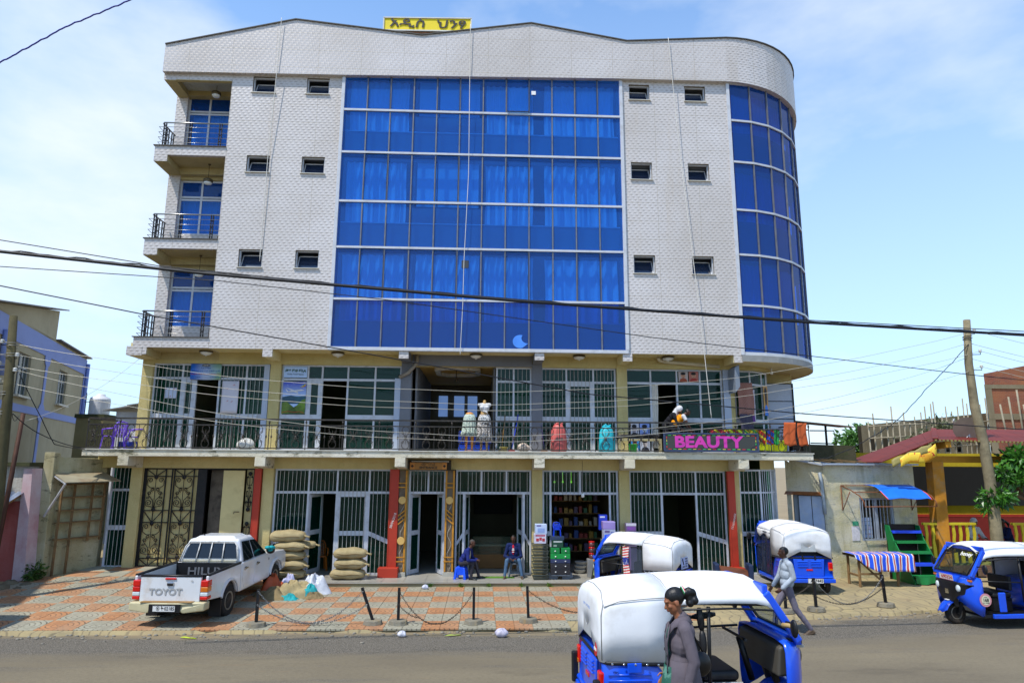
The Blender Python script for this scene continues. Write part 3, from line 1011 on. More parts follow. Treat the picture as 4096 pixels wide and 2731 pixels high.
# balconies on the left
RECW = 20.35
for fl,zt in enumerate((12.95,9.96,6.96)):
 m = MB()
 m.box(-10.2,-8.052,YF,RECW + 0.4,zt - 0.29,zt)
 m.box(-10.2,-9.80,YF - 0.002,RECW + 0.2,zt - 0.50,zt - 0.288)
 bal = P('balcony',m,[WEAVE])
 m = MB(); m.box(-9.80,-8.055,YF + 0.12,RECW,zt - 0.30,zt - 0.291)
 m.box(-10.19,-9.801,YF + 0.02,RECW,zt - 0.512,zt - 0.502)
 P('balcony_soffit',m,STUC,bal)
 m = MB(); m.box(-9.801,-9.79,YF + 0.02,RECW,zt - 0.5,zt - 0.31); m.box(-9.79,-8.06,RECW - 0.14,RECW - 0.002,zt - 0.52,zt - 0.302)
 P('soffit_beam',m,STUC,bal)
 m = MB(); m.box(-10.24,-8.052,YF - 0.04,RECW,zt + 0.001,zt + 0.026)
 P('coping',m,mat('coping_dark'),bal)
 # rail
 zr = zt + 0.80
 rl = MB(); rl.tube([(-8.06,YF + 0.05,zr),(-10.02,YF + 0.05,zr),(-10.08,YF + 0.12,zr),(-10.08,RECW - 0.1,zr)],0.024,8)
 rail = P('balcony_rail',rl,STEEL,bal)
 for k in range(4):
  z_ = zt + 0.12 + 0.17 * k
  rl = MB(); rl.tube([(-8.06,YF + 0.0,z_),(-10.14,YF + 0.0,z_)],0.008,6); rl.tube([(-10.14,YF,z_),(-10.06,YF + 0.12,z_ - 0.09),(-10.10,RECW - 0.1,z_ - 0.06)],0.008,6)
  P('rail_rod',rl,STEEL,rail)
 for (px,py) in ((-8.28,YF + 0.03),(-9.20,YF + 0.03),(-9.98,YF + 0.05),(-10.08,YF + 0.45),(-10.08,RECW - 0.25)):
  rl = MB(); rl.box(px - 0.045,px - 0.02,py - 0.02,py + 0.02,zt + 0.02,zr - 0.01); rl.box(px + 0.02,px + 0.045,py - 0.02,py + 0.02,zt + 0.02,zr - 0.01)
  for k in range(3):
   rl.ell((px,py,zt + 0.2 + 0.2 * k),(0.03,0.02,0.02),8,5)
  P('rail_post',rl,BLK,rail)
 # recessed wall, window, door
 zc = zt + 2.50
 m = MB()
 m.box(-10.2,-9.84,RECW,RECW + 0.4,zt,zc)
 m.box(-9.84,-8.55,RECW + 0.12,RECW + 0.3,zt,zt + 0.55)
 P('recess_wall',m,WEAVE,bal)
 f = MB(); y0,y1 = RECW + 0.13,RECW + 0.19
 zb_,zm_,ztp = zt + 0.55,zt + 1.80,zt + 2.33
 for x in (-9.82,-8.50,-8.42,-8.08):
  f.box(x - 0.03,x + 0.03,y0,y1,zt if x > -8.45 else zb_,ztp)
 f.box(-9.19,-9.13,y0 + 0.002,y1,zb_,ztp)
 for z_ in (zb_,zm_,zm_ - 0.09,ztp):
  f.box(-9.82,-8.08,y0 + 0.003,y1 - 0.002,z_ - 0.03,z_ + 0.03)
 wn_ = P('balcony_window',f,ALU,bal)
 for a,b in ((-9.79,-9.19),(-9.13,-8.53),(-8.39,-8.11)):
  for c,d in ((zb_ + 0.03,zm_ - 0.12),(zm_ + 0.03,ztp - 0.03)):
   p = MB(); p.box(a,b,y0 + 0.02,y0 + 0.028,c,d)
   P('pane',p,BGLASS2 if c > zm_ else BGLASS,bal)
 curtain(-9.8,-8.5,zb_,zm_,RECW + 0.35,CURT,6)
 m = MB(); m.box(-9.9,-8.06,RECW + 0.05,RECW + 0.45,ztp + 0.03,zc)
 P('header_beam',m,STUC,bal)
 # pendant lamp
 lz = zt + 2.62 if fl == 0 else zt + 2.68
 l = MB(); l.cyl((-8.75,19.9,zt + 2.16),(-8.75,19.9,lz - 0.02),0.008,6)
 l.lathe([(0.05,0),(0.03,-0.03)],10,(-8.75,19.9,lz - 0.01))
 l.lathe([(0.10,0.03),(0.145,0.0),(0.145,-0.07),(0.13,-0.10)],14,(-8.75,19.9,zt + 2.16))
 lm = P('pendant_lamp',l,BRONZE,bal)
 l = MB(); l.lathe([(0.128,-0.10),(0.10,-0.15),(0.03,-0.175),(0.01,-0.18)],14,(-8.75,19.9,zt + 2.16))
 P('lamp_glass',l,LAMPW,lm)
m = MB()
for i in range(16):
 m.box(-9.80 + 0.11 * i,-9.80 + 0.11 * i + 0.104,YF + 0.12,RECW,15.36,15.375)
P('plank_ceiling',m,WPLANK)
m = MB(); m.box(-10.14,-9.80,YF + 0.01,RECW + 0.4,15.16,15.37); m.box(-9.8,-8.052,YF - 0.0,YF + 0.12,15.18,15.37)
m.box(-9.8,-8.06,RECW - 0.1,RECW + 0.4,15.2,15.37)
P('ceiling_beam',m,STUC)
m = MB(); m.box(-10.16,-9.79,YF - 0.003,YF + 0.01,15.18,15.375); m.box(-9.789,-8.052,YF - 0.004,YF + 0.0,15.2,15.4)
P('beam_tile',m,WEAVE)
m = MB(); m.face([(-10.2,20.75,3.74),(-10.2,31,3.74),(-10.2,31,15.4),(-10.2,20.75,15.4)])
P('side_wall',m,mat('side_render'))
m = MB(); m.tube([(-10.24,20.9,15.3),(-10.24,20.9,3.8)],0.045,8)
P('downpipe',m,mat('pvc_grey','#a8aab2',0.5))
# ------------------------------------------------------------------ shopfronts
_barc = {}
def bar_me(h):
 k = round(h,2)
 if k not in _barc:
  m = MB(); m.box(-0.0065,0.0065,-0.0065,0.0065,0,k)
  _barc[k] = m.mesh('window_bar',BARM)
 return _barc[k]
def shopfront(Y,xs,z0,rail,tr,ztop,kinds,bars=True,name='shopfront',upper=None,bar_pitch=0.122):
 """aluminium shopfront: kinds per panel: g pane+rail, o open, s/S slanted rail (falling right/left), u pane above only"""
 f = MB(); d0,d1 = Y - 0.035,Y + 0.035
 up = upper or xs
 for x in xs:
  f.box(x - 0.028,x + 0.028,d0,d1,z0,tr[0])
 for x in up:
  f.box(x - 0.026,x + 0.026,d0,d1,tr[1],ztop)
 f.box(xs[0] - 0.03,xs[-1] + 0.03,d0 - 0.004,d1 + 0.004,ztop,ztop + 0.05)
 f.box(xs[0] - 0.03,xs[-1] + 0.03,d0 + 0.003,d1 - 0.003,tr[0],tr[1])
 for (a,b),k in zip(zip(xs,xs[1:]),kinds):
  if k == 'o':
   continue
  f.box(a + 0.028,b - 0.028,d0 + 0.006,d1 - 0.006,z0,z0 + 0.06)
  if k == 'g':
   f.box(a + 0.028,b - 0.028,d0 + 0.006,d1 - 0.006,rail[0],rail[1])
  elif k in 'sS':
   dl,dr = (0,-0.24) if k == 's' else (-0.24,0)
   q = [(a + 0.028,rail[0] + dl),(b - 0.028,rail[0] + dr),(b - 0.028,rail[1] + dr),(a + 0.028,rail[1] + dl)]
   f.prism(q,lambda p,r,t: (p,t,r),d0 + 0.006,d1 - 0.006)
  elif k == 'd':
   f.box(a + 0.028,b - 0.028,d0 + 0.006,d1 - 0.006,rail[0],rail[1])
   f.box(a + 0.028,a + 0.11,d0 + 0.004,d1 - 0.004,z0 + 0.06,tr[0])
   f.box(b - 0.11,b - 0.028,d0 + 0.004,d1 - 0.004,z0 + 0.06,tr[0])
   f.box(a + 0.11,b - 0.11,d0 + 0.004,d1 - 0.004,tr[0] - 0.09,tr[0])
 sf = P(name,f,ALUS)
 for (a,b),k in zip(zip(xs,xs[1:]),kinds):
  if k == 'o':
   continue
  p = MB(); dy = random.uniform(-0.003,0.003)
  p.hexa([(a,Y + 0.004 + dy,z0),(b,Y + 0.004 - dy,z0),(b,Y + 0.010 - dy,z0),(a,Y + 0.010 + dy,z0),(a,Y + 0.004,tr[0]),(b,Y + 0.004,tr[0]),(b,Y + 0.010,tr[0]),(a,Y + 0.010,tr[0])])
  P('pane',p,GGLASS,sf)
  if bars:
   n = max(1,round((b - a) / bar_pitch))
   for i in range(1,n):
    x = a + (b - a) * i / n
    o = place('window_bar',bar_me(ztop - z0 - 0.04),sf,True,(x,Y - 0.05,z0 + 0.03))
 for (a,b) in zip(up,up[1:]):
  p = MB(); p.box(a,b,Y + 0.004,Y + 0.010,tr[1],ztop)
  P('pane',p,GGLASS,sf)
 if bars:
  for (a,b),k in zip(zip(xs,xs[1:]),kinds):
   if k == 'o':
    n = max(1,round((b - a) / bar_pitch))
    for i in range(1,n):
     x = a + (b - a) * i / n
     place('window_bar',bar_me(ztop - tr[0] - 0.04),sf,True,(x,Y - 0.05,tr[0] + 0.02))
 return sf
def leaf(parent,hx,Y,w,ang,z0,z1,rz):
 """door leaf hinged at hx, swung in by ang degrees"""
 ca,sa = math.cos(R(ang)),math.sin(R(ang))
 def q(u,z,t=0):
  return (hx + w * u * ca + t * sa,Y + abs(w) * u * sa + t * ca * 0.0,z)
 f = MB()
 for u0,u1,a,b in ((0,0.14,z0,z1),(0.86,1,z0,z1),(0.14,0.86,z0,z0 + 0.12),(0.14,0.86,rz,rz + 0.13),(0.14,0.86,z1 - 0.1,z1)):
  A,B_ = Vector(q(u0,a)),Vector(q(u1,a))
  n = Vector((-(B_ - A).y,(B_ - A).x,0)).normalized() * 0.02
  f.hexa([A - n,B_ - n,B_ + n,A + n] + [v + Vector((0,0,b - a)) for v in (A - n,B_ - n,B_ + n,A + n)])
 d = P('door_leaf',f,ALUS,parent)
 f = MB(); f.face([q(0.1,z0 + 0.1),q(0.9,z0 + 0.1),q(0.9,z1 - 0.08),q(0.1,z1 - 0.08)])
 P('pane',f,GGLASS,d,solid=0.006)
 return d
GT,GR_,GTOP = (2.50,2.57),(1.30,1.43),3.17
sfB = shopfront(YG,[-6.13,-5.16,-4.32,-3.37,-2.74],0.19,GR_,GT,GTOP,'SodS'.replace('odS','ods'))
leaf(sfB,-5.13,YG,0.8,74,0.2,2.49,1.3)
sfE0 = shopfront(YG,[-2.17,-1.13],0.19,GR_,GT,GTOP,'o',upper=[-2.17,-1.62,-1.13],name='entrance_door')
leaf(sfE0,-2.14,YG,0.52,62,0.2,2.49,1.3)
leaf(sfE0,-1.16,YG,-0.52,68,0.2,2.49,1.3)
sfC = shopfront(YG,[-0.77,-0.55,1.25,1.44],0.19,(1.25,1.38),GT,GTOP,'Sos',upper=[-0.77,-0.03,0.72,1.44])
leaf(sfC,-0.52,YG,0.85,82,0.2,2.49,1.3); leaf(sfC,1.22,YG,-0.85,82,0.2,2.49,1.3)
sfD = shopfront(YG,[1.83,2.05,3.85,4.08],0.19,GR_,GT,GTOP,'gog',upper=[1.83,2.05,2.95,3.85,4.08])
sfE = shopfront(YG,[4.47,5.43,6.50,7.38],0.19,GR_,GT,GTOP,'gos')
leaf(sfE,5.46,YG,0.9,86,0.2,2.49,1.3)
sfF = shopfront(YG,[7.86,8.50],0.19,GR_,(2.55,2.61),3.22,'g')
sf0 = shopfront(YG,[-10.88,-10.31],0.40,(1.45,1.58),(2.55,2.62),3.25,'g')
m = MB(); m.box(-11.1,-10.3,20.9,21.0,0.2,3.5); P('inner_wall',m,DARKG)  # dark wall added to stop light from behind the door glass
# the glazed corner bends back
m = MB()
pts = [(8.53,YG),(8.95,20.62),(9.25,21.0),(9.42,21.5),(9.5,22.3)]
for (a,b),(c,d) in zip(pts,pts[1:]):
 m.face([(a,b,0.19),(c,d,0.19),(c,d,3.4),(a,b,3.4)],1)
 for z_ in (0.22,2.58,3.25):
  m.bar((a,b,z_),(c,d,z_),0.05)
 m.bar((c,d,0.19),(c,d,3.3),0.05)
 for k in range(1,5):
  x,y = a + (c - a) * k / 5,b + (d - b) * k / 5
  m.bar((x - 0.02,y - 0.05,0.2),(x - 0.02,y - 0.05,3.25),0.016)
P('corner_glazing',m,[ALUS,GGLASS])
m = MB()
for (a,b),(c,d) in zip(pts,pts[1:]):
 m.face([(a,b - 0.02,3.25),(c,d - 0.02,3.25),(c,d - 0.02,3.56),(a,b - 0.02,3.56)])
m.box(9.45,9.55,22.3,26,0.1,3.56)
P('corner_header',m,YPL)
# red painted pilasters
for x0,x1,base in ((-6.69,-6.50,False),(-2.74,-2.47,True),(7.40,7.62,True)):
 m = MB(); m.box(x0,x1,20.10,20.215,0.2,3.219)
 m.box(x0 - 0.0,x0 + 0.03,20.09,20.10,0.2,3.21)
 pl = P('pilaster',m,REDP,bev=0.008)
 if base:
  m = MB(); m.box(x0 - 0.22,x1 + 0.08,19.86,20.2,0.181,0.45)
  P('pilaster_base',m,REDP,pl,bev=0.012)
# chalk dates written on the pilasters
CHALK = mat('chalk','#d8d0c8',0.9)
text('chalk_date','28/04/2018',0.10,CHALK,BB,True,(-2.60,20.096,1.75),(R(90),R(-72),0),ext=0.001)
text('chalk_date','11cccczoklc',0.10,CHALK,BB,True,(7.52,20.096,1.75),(R(90),R(-76),0),ext=0.001)
# entrance surround: battens, discs, sign
WOODY = mat('yellow_batten','#b97f22',0.7,0,0.2,8,dirt='#6d4e22',dirt_amt=0.5,dirt_s=6)
BACKB = mat('brown_board','#6b5d4a',0.85,0,0.2,4,dirt='#8d857a',dirt_amt=0.4)
DISC = mat('tan_disc','#c9a45e',0.6,0,0.06,4)
for xa,xb in ((-2.46,-2.22),(-1.09,-0.82)):
 m = MB(); m.box(xa,xb,20.16,20.22,0.19,3.2)
 sd = P('entrance_panel',m,BACKB)
 m = MB(); m.box(xa - 0.03,xb + 0.02,20.05,20.2,0.181,0.30)
 P('panel_foot',m,mat('foot_tile','#a8a598',0.6),sd)
 for x in ((xb - 0.03,) if xa < -2 else (xa + 0.02,xb - 0.03)):
  m = MB(); m.box(x - 0.025,x + 0.025,20.115,20.158,0.32,3.19)
  P('batten',m,WOODY,sd)
 for z_ in (2.82,2.70,0.72,0.60):
  m = MB(); m.box(xa - 0.02,xb,20.10,20.114,z_ - 0.015,z_ + 0.015)
  P('batten',m,WOODY,sd)
 for z_ in (1.98,1.86,1.74):
  s = 1 if xa < -2 else -1
  m = MB(); m.bar(((xa + xb) / 2 - 0.12,20.105,z_ - 0.10 * s),((xa + xb) / 2 + 0.12,20.105,z_ + 0.10 * s),0.03,0.02,up=(0,1,0))
  P('batten',m,WOODY,sd)
 for z_ in ((2.33,1.18) if xa < -2 else (2.33,)):
  m = MB(); m.lathe([(0.105,0),(0.112,0.012),(0.105,0.03)],24,((xa + xb) / 2 - 0.01,20.06,z_),'y')
  P('disc',m,DISC,sd)
 m = MB(); m.tube([((xa + xb) / 2 + 0.06 * math.sin(k * 1.3),20.135,0.35 + 0.12 * k) for k in range(18)],0.006,5)
 P('loose_wire',m,mat('white_wire','#b9b5aa',0.5),sd)
es = empty('entrance_sign',(-1.60,19.9,3.22),label='small brown ENTRANCE sign with two diamonds above the dark doorway',cat='sign')
m = MB(); m.box(-0.54,0.54,0,0.10,0,0.205)
m.build('sign_box',mat('sign_brown','#9a6a26',0.5,0,0.1,3),es,w=False,bev=0.006)
m = MB()
for x in (-0.54,0.40):
 m.box(x,x + 0.14,-0.006,0,0.0,0.205)
m.build('end_panel',mat('sign_orange','#b5762c',0.5),es,w=False)
m = MB()
for x in (-0.47,0.47):
 m.prism([(x - 0.045,0.1),(x,0.055),(x + 0.045,0.1),(x,0.145)],lambda a,b,t: (a,-0.010 + t,b),0,0.004)
m.build('diamond',mat('ink_black','#15130f',0.6),es,w=False)
text('lettering','መግቢያ',0.10,mat('ink_black'),es,False,(0,-0.003,0.150),fit=0.40)
text('lettering','ENTRANCE',0.095,mat('ink_black'),es,False,(0,-0.003,0.055),fit=0.52,bold=0.003)
m = MB(); m.box(-0.60,0.66,0.101,0.16,-0.02,0.28)
m.build('back_board',mat('board_dark','#2e2820',0.8),es,w=False)
m = MB(); m.tube([(-0.5,0.04,0.235),(0.6,0.04,0.235)],0.014,8)
m.build('tube_lamp',mat('tube_white','#d8d8d0',0.4),es,w=False)
# iron gate of the passage with its scrolls
GX = [-9.97,-9.16,-8.33]
gt_ = MB()
gt_.box(-10.0,-9.93,YG - 0.04,YG + 0.04,0.40,3.26)
gt_.box(-9.93,-6.72,YG - 0.04,YG + 0.04,3.18,3.26)
gt_.box(-6.79,-6.715,YG - 0.04,YG + 0.04,0.3,3.18)
gt_.box(-8.42,-8.16,YG - 0.039,YG + 0.039,0.38,3.18)
GATE = P('iron_gate',gt_,BLK)
YELS = mat('cream_sheet','#c2b27a',0.55,0,0.08,2,dirt='#8b6a3a',dirt_amt=0.4,dirt_s=3)
m = MB(); m.box(-9.93,-8.42,YG + 0.045,YG + 0.05,0.4,3.18)
P('gate_sheet',m,YELS,GATE)
m = MB(); m.box(-7.02,-6.79,YG + 0.045,YG + 0.05,0.3,3.18)
P('gate_sheet',m,YELS,GATE)
def spiral(cx,cz,r0,a0,turns,s,n=14):
 return [(cx + r0 * (1 - 0.75 * k / n) * math.cos(a0 + s * turns * 6.28 * k / n),cz + r0 * (1 - 0.75 * k / n) * math.sin(a0 + s * turns * 6.28 * k / n)) for k in range(n + 1)]
def scroll_panel(x0,x1,z0,z1):
 m = MB(); Y = YG - 0.02
 cx = (x0 + x1) / 2; w = (x1 - x0) / 2; h = z1 - z0
 T = lambda pts,r=0.011: m.tube([(a,Y,b) for a,b in pts],r,5)
 for s in (-1,1):
  def mir(pts): return [(cx + s * (a - cx),b) for a,b in pts]
  T(mir([(cx,z0 + h * 0.02),(cx + w * 0.12,z0 + h * 0.1),(cx + w * 0.62,z0 + h * 0.13)] + spiral(cx + w * 0.55,z0 + h * 0.22,w * 0.36,R(-60),1.4,1)))
  T(mir([(cx + w * 0.05,z0 + h * 0.05),(cx + w * 0.16,z0 + h * 0.30),(cx + w * 0.55,z0 + h * 0.42),(cx + w * 0.72,z0 + h * 0.50)] + spiral(cx + w * 0.55,z0 + h * 0.50,w * 0.2,0,1.2,1,9)))
  T(mir([(cx + w * 0.8,z0 + h * 0.38)] + spiral(cx + w * 0.66,z0 + h * 0.38,w * 0.16,0,1.1,-1,8)))
  T(mir(spiral(cx + w * 0.25,z0 + h * 0.60,w * 0.22,R(-90),1.2,1,9)))
  T(mir([(cx + w * 0.1,z0 + h * 0.66),(cx + w * 0.5,z0 + h * 0.66),(cx + w * 0.85,z0 + h * 0.74),(cx + w * 0.86,z0 + h * 0.86)] + spiral(cx + w * 0.56,z0 + h * 0.88,w * 0.28,0,1.3,1,12)))
 T([(cx,z0),(cx,z1)],0.009)
 m.ell((cx,Y,z0 + h * 0.03),(0.06,0.02,0.06),10,6); m.ell((cx,Y,z1 - h * 0.03),(0.06,0.02,0.06),10,6)
 return m
for i in range(2):
 x0,x1 = GX[i] + 0.06,GX[i] + 0.62
 for z0,z1 in ((0.66,1.66),(2.00,2.98)):
  P('scroll_panel',scroll_panel(x0,x1,z0,z1),BLK,GATE)
 m = MB(); Y = YG - 0.02
 for x in (x0,x1,GX[i] + 0.80):
  m.box(x - 0.015,x + 0.015,Y - 0.015,Y + 0.015,0.42,3.18)
 for z in (0.45,0.66,1.66,2.00,2.98):
  m.box(x0,GX[i] + 0.80,Y - 0.012,Y + 0.012,z - 0.015,z + 0.015)
 for a,b in ((0.45,0.66),(1.66,2.0),(2.98,3.18)):
  s = 1 if a > 2.5 else 1
  m.bar((x0,Y,b),((x0 + x1) / 2,Y,a),0.022); m.bar((x1,Y,b),((x0 + x1) / 2,Y,a),0.022); m.bar(((x0 + x1) / 2,Y,a),((x0 + x1) / 2,Y,b),0.02)
 P('gate_leaf',m,BLK,GATE)
P('scroll_panel',scroll_panel(-7.0,-6.80,0.6,1.66),BLK,GATE)
P('scroll_panel',scroll_panel(-7.0,-6.80,2.0,3.1),BLK,GATE)
# wicket: dark sheet fixed leaf, cream leaf standing open
m = MB(); m.box(-8.16,-7.62,YG + 0.3,YG + 0.34,0.4,3.16)
P('back_sheet',m,mat('rusty_sheet','#6a6154',0.8,0,0.35,3,dirt='#2f2a26',dirt_amt=0.8,dirt_s=4),GATE)
m = MB(); m.hexa([(-7.63,YG - 0.16,0.42),(-7.03,YG - 0.10,0.42),(-7.03,YG - 0.06,0.42),(-7.63,YG - 0.12,0.42),(-7.63,YG - 0.16,3.16),(-7.03,YG - 0.10,3.16),(-7.03,YG - 0.06,3.16),(-7.63,YG - 0.12,3.16)])
wk = P('wicket_leaf',m,mat('cream_door','#cdbd84',0.5,0,0.06,2,dirt='#8f7440',dirt_amt=0.35,dirt_s=2.5),GATE,bev=0.006)
m = MB(); m.tube([(-7.23,YG - 0.2,1.92),(-7.23,YG - 0.2,1.98),(-7.08,YG - 0.2,1.98)],0.012,6)
P('door_handle',m,BLK,wk)
# ---- first floor
T1,R1,Z1 = (5.86,5.93),(4.70,4.83),6.29
s1A = shopfront(YW,[-9.96,-9.13,-8.72,-8.02,-7.22,-6.68],3.77,R1,T1,Z1,'gdogg')
m = MB(); m.box(-6.675,-6.51,YW - 0.12,YW - 0.04,3.76,6.33)
P('shutter_post',m,mat('grey_blue_sheet','#a9b3c4',0.5,0,0.06,2,dirt='#7f8088',dirt_amt=0.3))
s1B = shopfront(YW,[-6.13,-5.37,-4.94,-4.16,-3.33,-2.55],3.77,R1,T1,Z1,'gdogg',bars=False)
m = MB(); m.box(-2.72,-2.54,YW - 0.12,YW - 0.04,3.76,5.95)
P('shutter_post',m,mat('grey_blue_sheet'))
s1C = shopfront(YW,[0.40,0.92,1.45],3.77,R1,T1,Z1,'gg')
s1D = shopfront(YW,[1.79,2.56,3.40,4.08],3.77,R1,T1,Z1,'gdg')
s1E = shopfront(YW,[4.44,5.20,6.03,6.76,7.44],3.77,R1,T1,Z1,'gogg',bars=False)
m = MB(); m.box(7.46,7.50 + 0.17,YW - 0.16,YW - 0.11,3.76,6.33)
P('shutter_post',m,mat('grey_blue_sheet'))
# curved glazed corner of the first floor and the sheet wall beyond
m = MB(); gm_ = MB()
pts = [(7.86,YW),(8.38,YW + 0.06),(8.86,YW + 0.32),(9.14,YW + 0.62),(9.22,YW + 0.9)]
for (a,b),(c,d) in zip(pts,pts[1:]):
 gm_.face([(a,b,3.76),(c,d,3.76),(c,d,6.33),(a,b,6.33)])
 for z_ in (3.79,4.76,5.9,6.31):
  m.bar((a,b,z_),(c,d,z_),0.05,0.11 if z_ == 4.76 else 0.06)
 m.bar((c,d,3.76),(c,d,6.34),0.055)
m.bar((7.87,YW,3.76),(7.87,YW,6.34),0.055)
cg = P('corner_glazing',m,ALUS)
P('pane',gm_,GGLASS,cg)
m = MB()
m.prism([(7.8,YW + 0.45),(7.8,YW - 0.15),(8.4,YW - 0.10),(8.95,YW + 0.18),(9.3,YW + 0.6),(9.36,YW + 1.0),(9.36,YW + 1.2)],lambda a,b,t: (a,b,t),6.34,6.459)
m.box(9.36,10.5,22.0,22.4,6.05,6.459)
P('corner_header',m,YPL)
m = MB()
for k in range(4):
 m.box(9.26,10.25,21.46,21.50,3.76 + 0.58 * k,3.76 + 0.58 * k + 0.55)
 m.box(9.26,10.25,21.47,21.49,3.76 + 0.58 * k + 0.55,3.76 + 0.58 * (k + 1),1)
m.box(10.22,10.27,21.44,21.52,3.76,6.08,1)
P('sheet_wall',m,[mat('grey_blue_sheet'),BLK])
m = MB(); m.box(7.8,10.2,22.6,22.7,3.74,6.4); P('inner_wall',m,DARKI)  # wall added to keep light from behind out of the corner panes
# green curtains, boards and furniture glimpsed behind the first floor glass
for (a,b) in ((2.1,2.52),(3.0,3.3),(3.45,4.04)):
 curtain(a,b,3.8,6.2,YW + 0.12,GCURT,5,0.03)
curtain(5.22,5.42,3.9,5.84,YW - 0.01,mat('white_lace','#cfcabf',0.9,0,0.1,8),3,0.02)
m = MB(); m.box(0.44,0.88,YW + 0.10,YW + 0.13,4.2,5.84); P('inner_board',m,mat('tan_board','#b69a62',0.7))
m = MB(); m.box(0.96,1.43,YW + 0.10,YW + 0.13,3.78,5.84); m.box(0.44,0.88,YW + 0.10,YW + 0.13,3.78,4.65); P('inner_board',m,mat('olive_board','#7fa32a',0.7))
m = MB(); m.box(-9.9,-9.2,YW + 0.25,YW + 0.28,4.85,5.85); m.box(-7.9,-6.75,YW + 0.25,YW + 0.28,3.8,5.5); P('inner_board',m,mat('teal_board','#3fae93',0.8))
# grey-walled passage with its tray ceiling
m = MB(); m.box(-2.12,-2.06,20.52,25.9,3.74,6.6); m.box(0.30,0.34,20.4,25.9,3.74,6.6)
P('passage_wall',m,GREYC)
m = MB(); m.face([(-2.06,20.5,6.42),(0.30,20.5,6.42),(0.30,25.9,6.42),(-2.06,25.9,6.42)][::-1])
P('passage_ceiling',m,mat('ochre_ceiling','#c9a052',0.8,0,0.05,1))
m = MB()
oc = [(-1.5,21.0),(-1.2,20.8),(-0.5,20.8),(-0.2,21.0),(-0.2,22.2),(-0.5,22.5),(-1.2,22.5),(-1.5,22.2)]
for (a,b),(c,d) in zip(oc,oc[1:] + oc[:1]):
 m.bar((a,b,6.36),(c,d,6.36),0.16,0.10)
P('ceiling_tray',m,mat('tray_white','#c8c8c4',0.7))
m = MB(); m.tube([(-0.9,21.5,6.4),(-0.9,21.5,6.1)],0.02,8); m.ell((-0.9,21.5,6.06),(0.05,0.05,0.06),8,6)
P('pendant_lamp',m,BRONZE)
m = MB()
for a,b in ((-1.75,-1.40),(-1.15,-0.75),(-0.62,-0.25)):
 m.box(a,b,25.9,25.96,5.2,6.0)
P('rear_window',m,mat('daylight_glow_pane','#7fa6e8',0.5,0,0.05,2,emit=0.35))  # panes emit a pale blue glow in place of daylight behind them
# ceiling lamps under the facade overhang
for x in (-8.3,-4.4,-0.25,2.9,5.65):
 l = MB(); l.lathe([(0.06,0.0),(0.19,-0.025),(0.20,-0.05),(0.18,-0.07)],20,(x,19.85,6.68))
 lm = P('ceiling_lamp',l,BRONZE)
 l = MB(); l.lathe([(0.178,-0.07),(0.13,-0.12),(0.05,-0.145),(0.02,-0.15)],20,(x,19.85,6.68)); l.ell((x,19.85,6.52),(0.02,0.02,0.02),8,5)
 P('lamp_glass',l,LAMPW,lm)
m = MB(); m.tube([(9.2,20.6,6.46),(9.2,20.6,6.36)],0.02,8); m.ell((9.2,20.6,6.31),(0.05,0.05,0.06),10,6)
P('bare_bulb',m,LAMPW)
# plastic pipes
PVC = mat('pvc_cream','#c9bfa4',0.5,0,0.08,4,dirt='#7c6a48',dirt_amt=0.5)
m = MB(); m.tube([(5.35,19.95,6.66),(5.42,20.0,6.58),(5.6,20.1,6.55),(7.35,20.15,6.42)],0.055,10); P('drain_pipe',m,PVC)
m = MB(); m.tube([(-2.05,20.1,6.66),(-2.05,20.1,6.4),(-2.3,20.12,6.12),(-2.58,20.2,5.98)],0.055,10); P('drain_pipe',m,mat('pvc_dull','#8a8276',0.5,0,0.1,4))
m = MB(); m.tube([(7.60,19.95,3.55),(7.60,19.95,3.28)],0.05,10); P('drain_pipe',m,mat('pvc_dull'))
# grey box hung under the soffit beside the corner
m = MB(); m.hexa([(7.58,19.50,5.55),(7.72,19.50,5.72),(7.72,20.1,5.72),(7.58,20.1,5.55),(7.58,19.50,6.30),(7.72,19.50,6.40),(7.72,20.1,6.40),(7.58,20.1,6.30)])
P('wall_box',m,mat('box_grey','#77808c',0.5),bev=0.01)
# ---- wrought iron balustrade of the gallery
RAILY = 19.47
rl = MB()
x0,x1 = -11.25,9.70
for z_,r_ in ((4.62,0.022),(4.45,0.016),(3.80,0.014)):
 rl.box(x0,x1,RAILY - r_,RAILY + r_,z_ - r_,z_ + r_)
 rl.box(x1 - 2 * r_,x1,RAILY + r_,21.4,z_ - r_,z_ + r_)
 rl.box(x0,x0 + 2 * r_,RAILY + r_,20.9,z_ - r_,z_ + r_)
GAL = P('gallery_railing',rl,WIRON)
def rail_scroll():
 m = MB()
 T = lambda pts,r=0.010: m.tube([(a,0,b) for a,b in pts],r,4)
 for s in (-1,1):
  for q in (-1,1):
   # big hoop, top and bottom
   hoop = [(0.105 * math.sin(t),0.215 + 0.105 * math.cos(t)) for t in [R(k) for k in range(0,151,25)]]
   tip = [(0.035,0.115),(0.06,0.10)]
   pts = hoop + [(0.105 * math.sin(R(165)) + 0.02,0.115)]
   T([(s * a,q * b) for a,b in pts])
   T([(s * a,q * b) for a,b in ((0.012,0.02),(0.03,0.07),(0.085,0.11),(0.115,0.145),(0.10,0.165),(0.085,0.15))])
   T([(s * a,q * b) for a,b in ((0.01,0.015),(0.06,0.045),(0.085,0.03),(0.075,0.01))],0.006)
 T([(0,-0.19),(0,0.19)],0.006)
 m.lathe([(0.006,-0.02),(0.03,-0.012),(0.036,0.0),(0.03,0.01)],10,(0,0,0),'y')
 return m.mesh('scroll',WIRON)
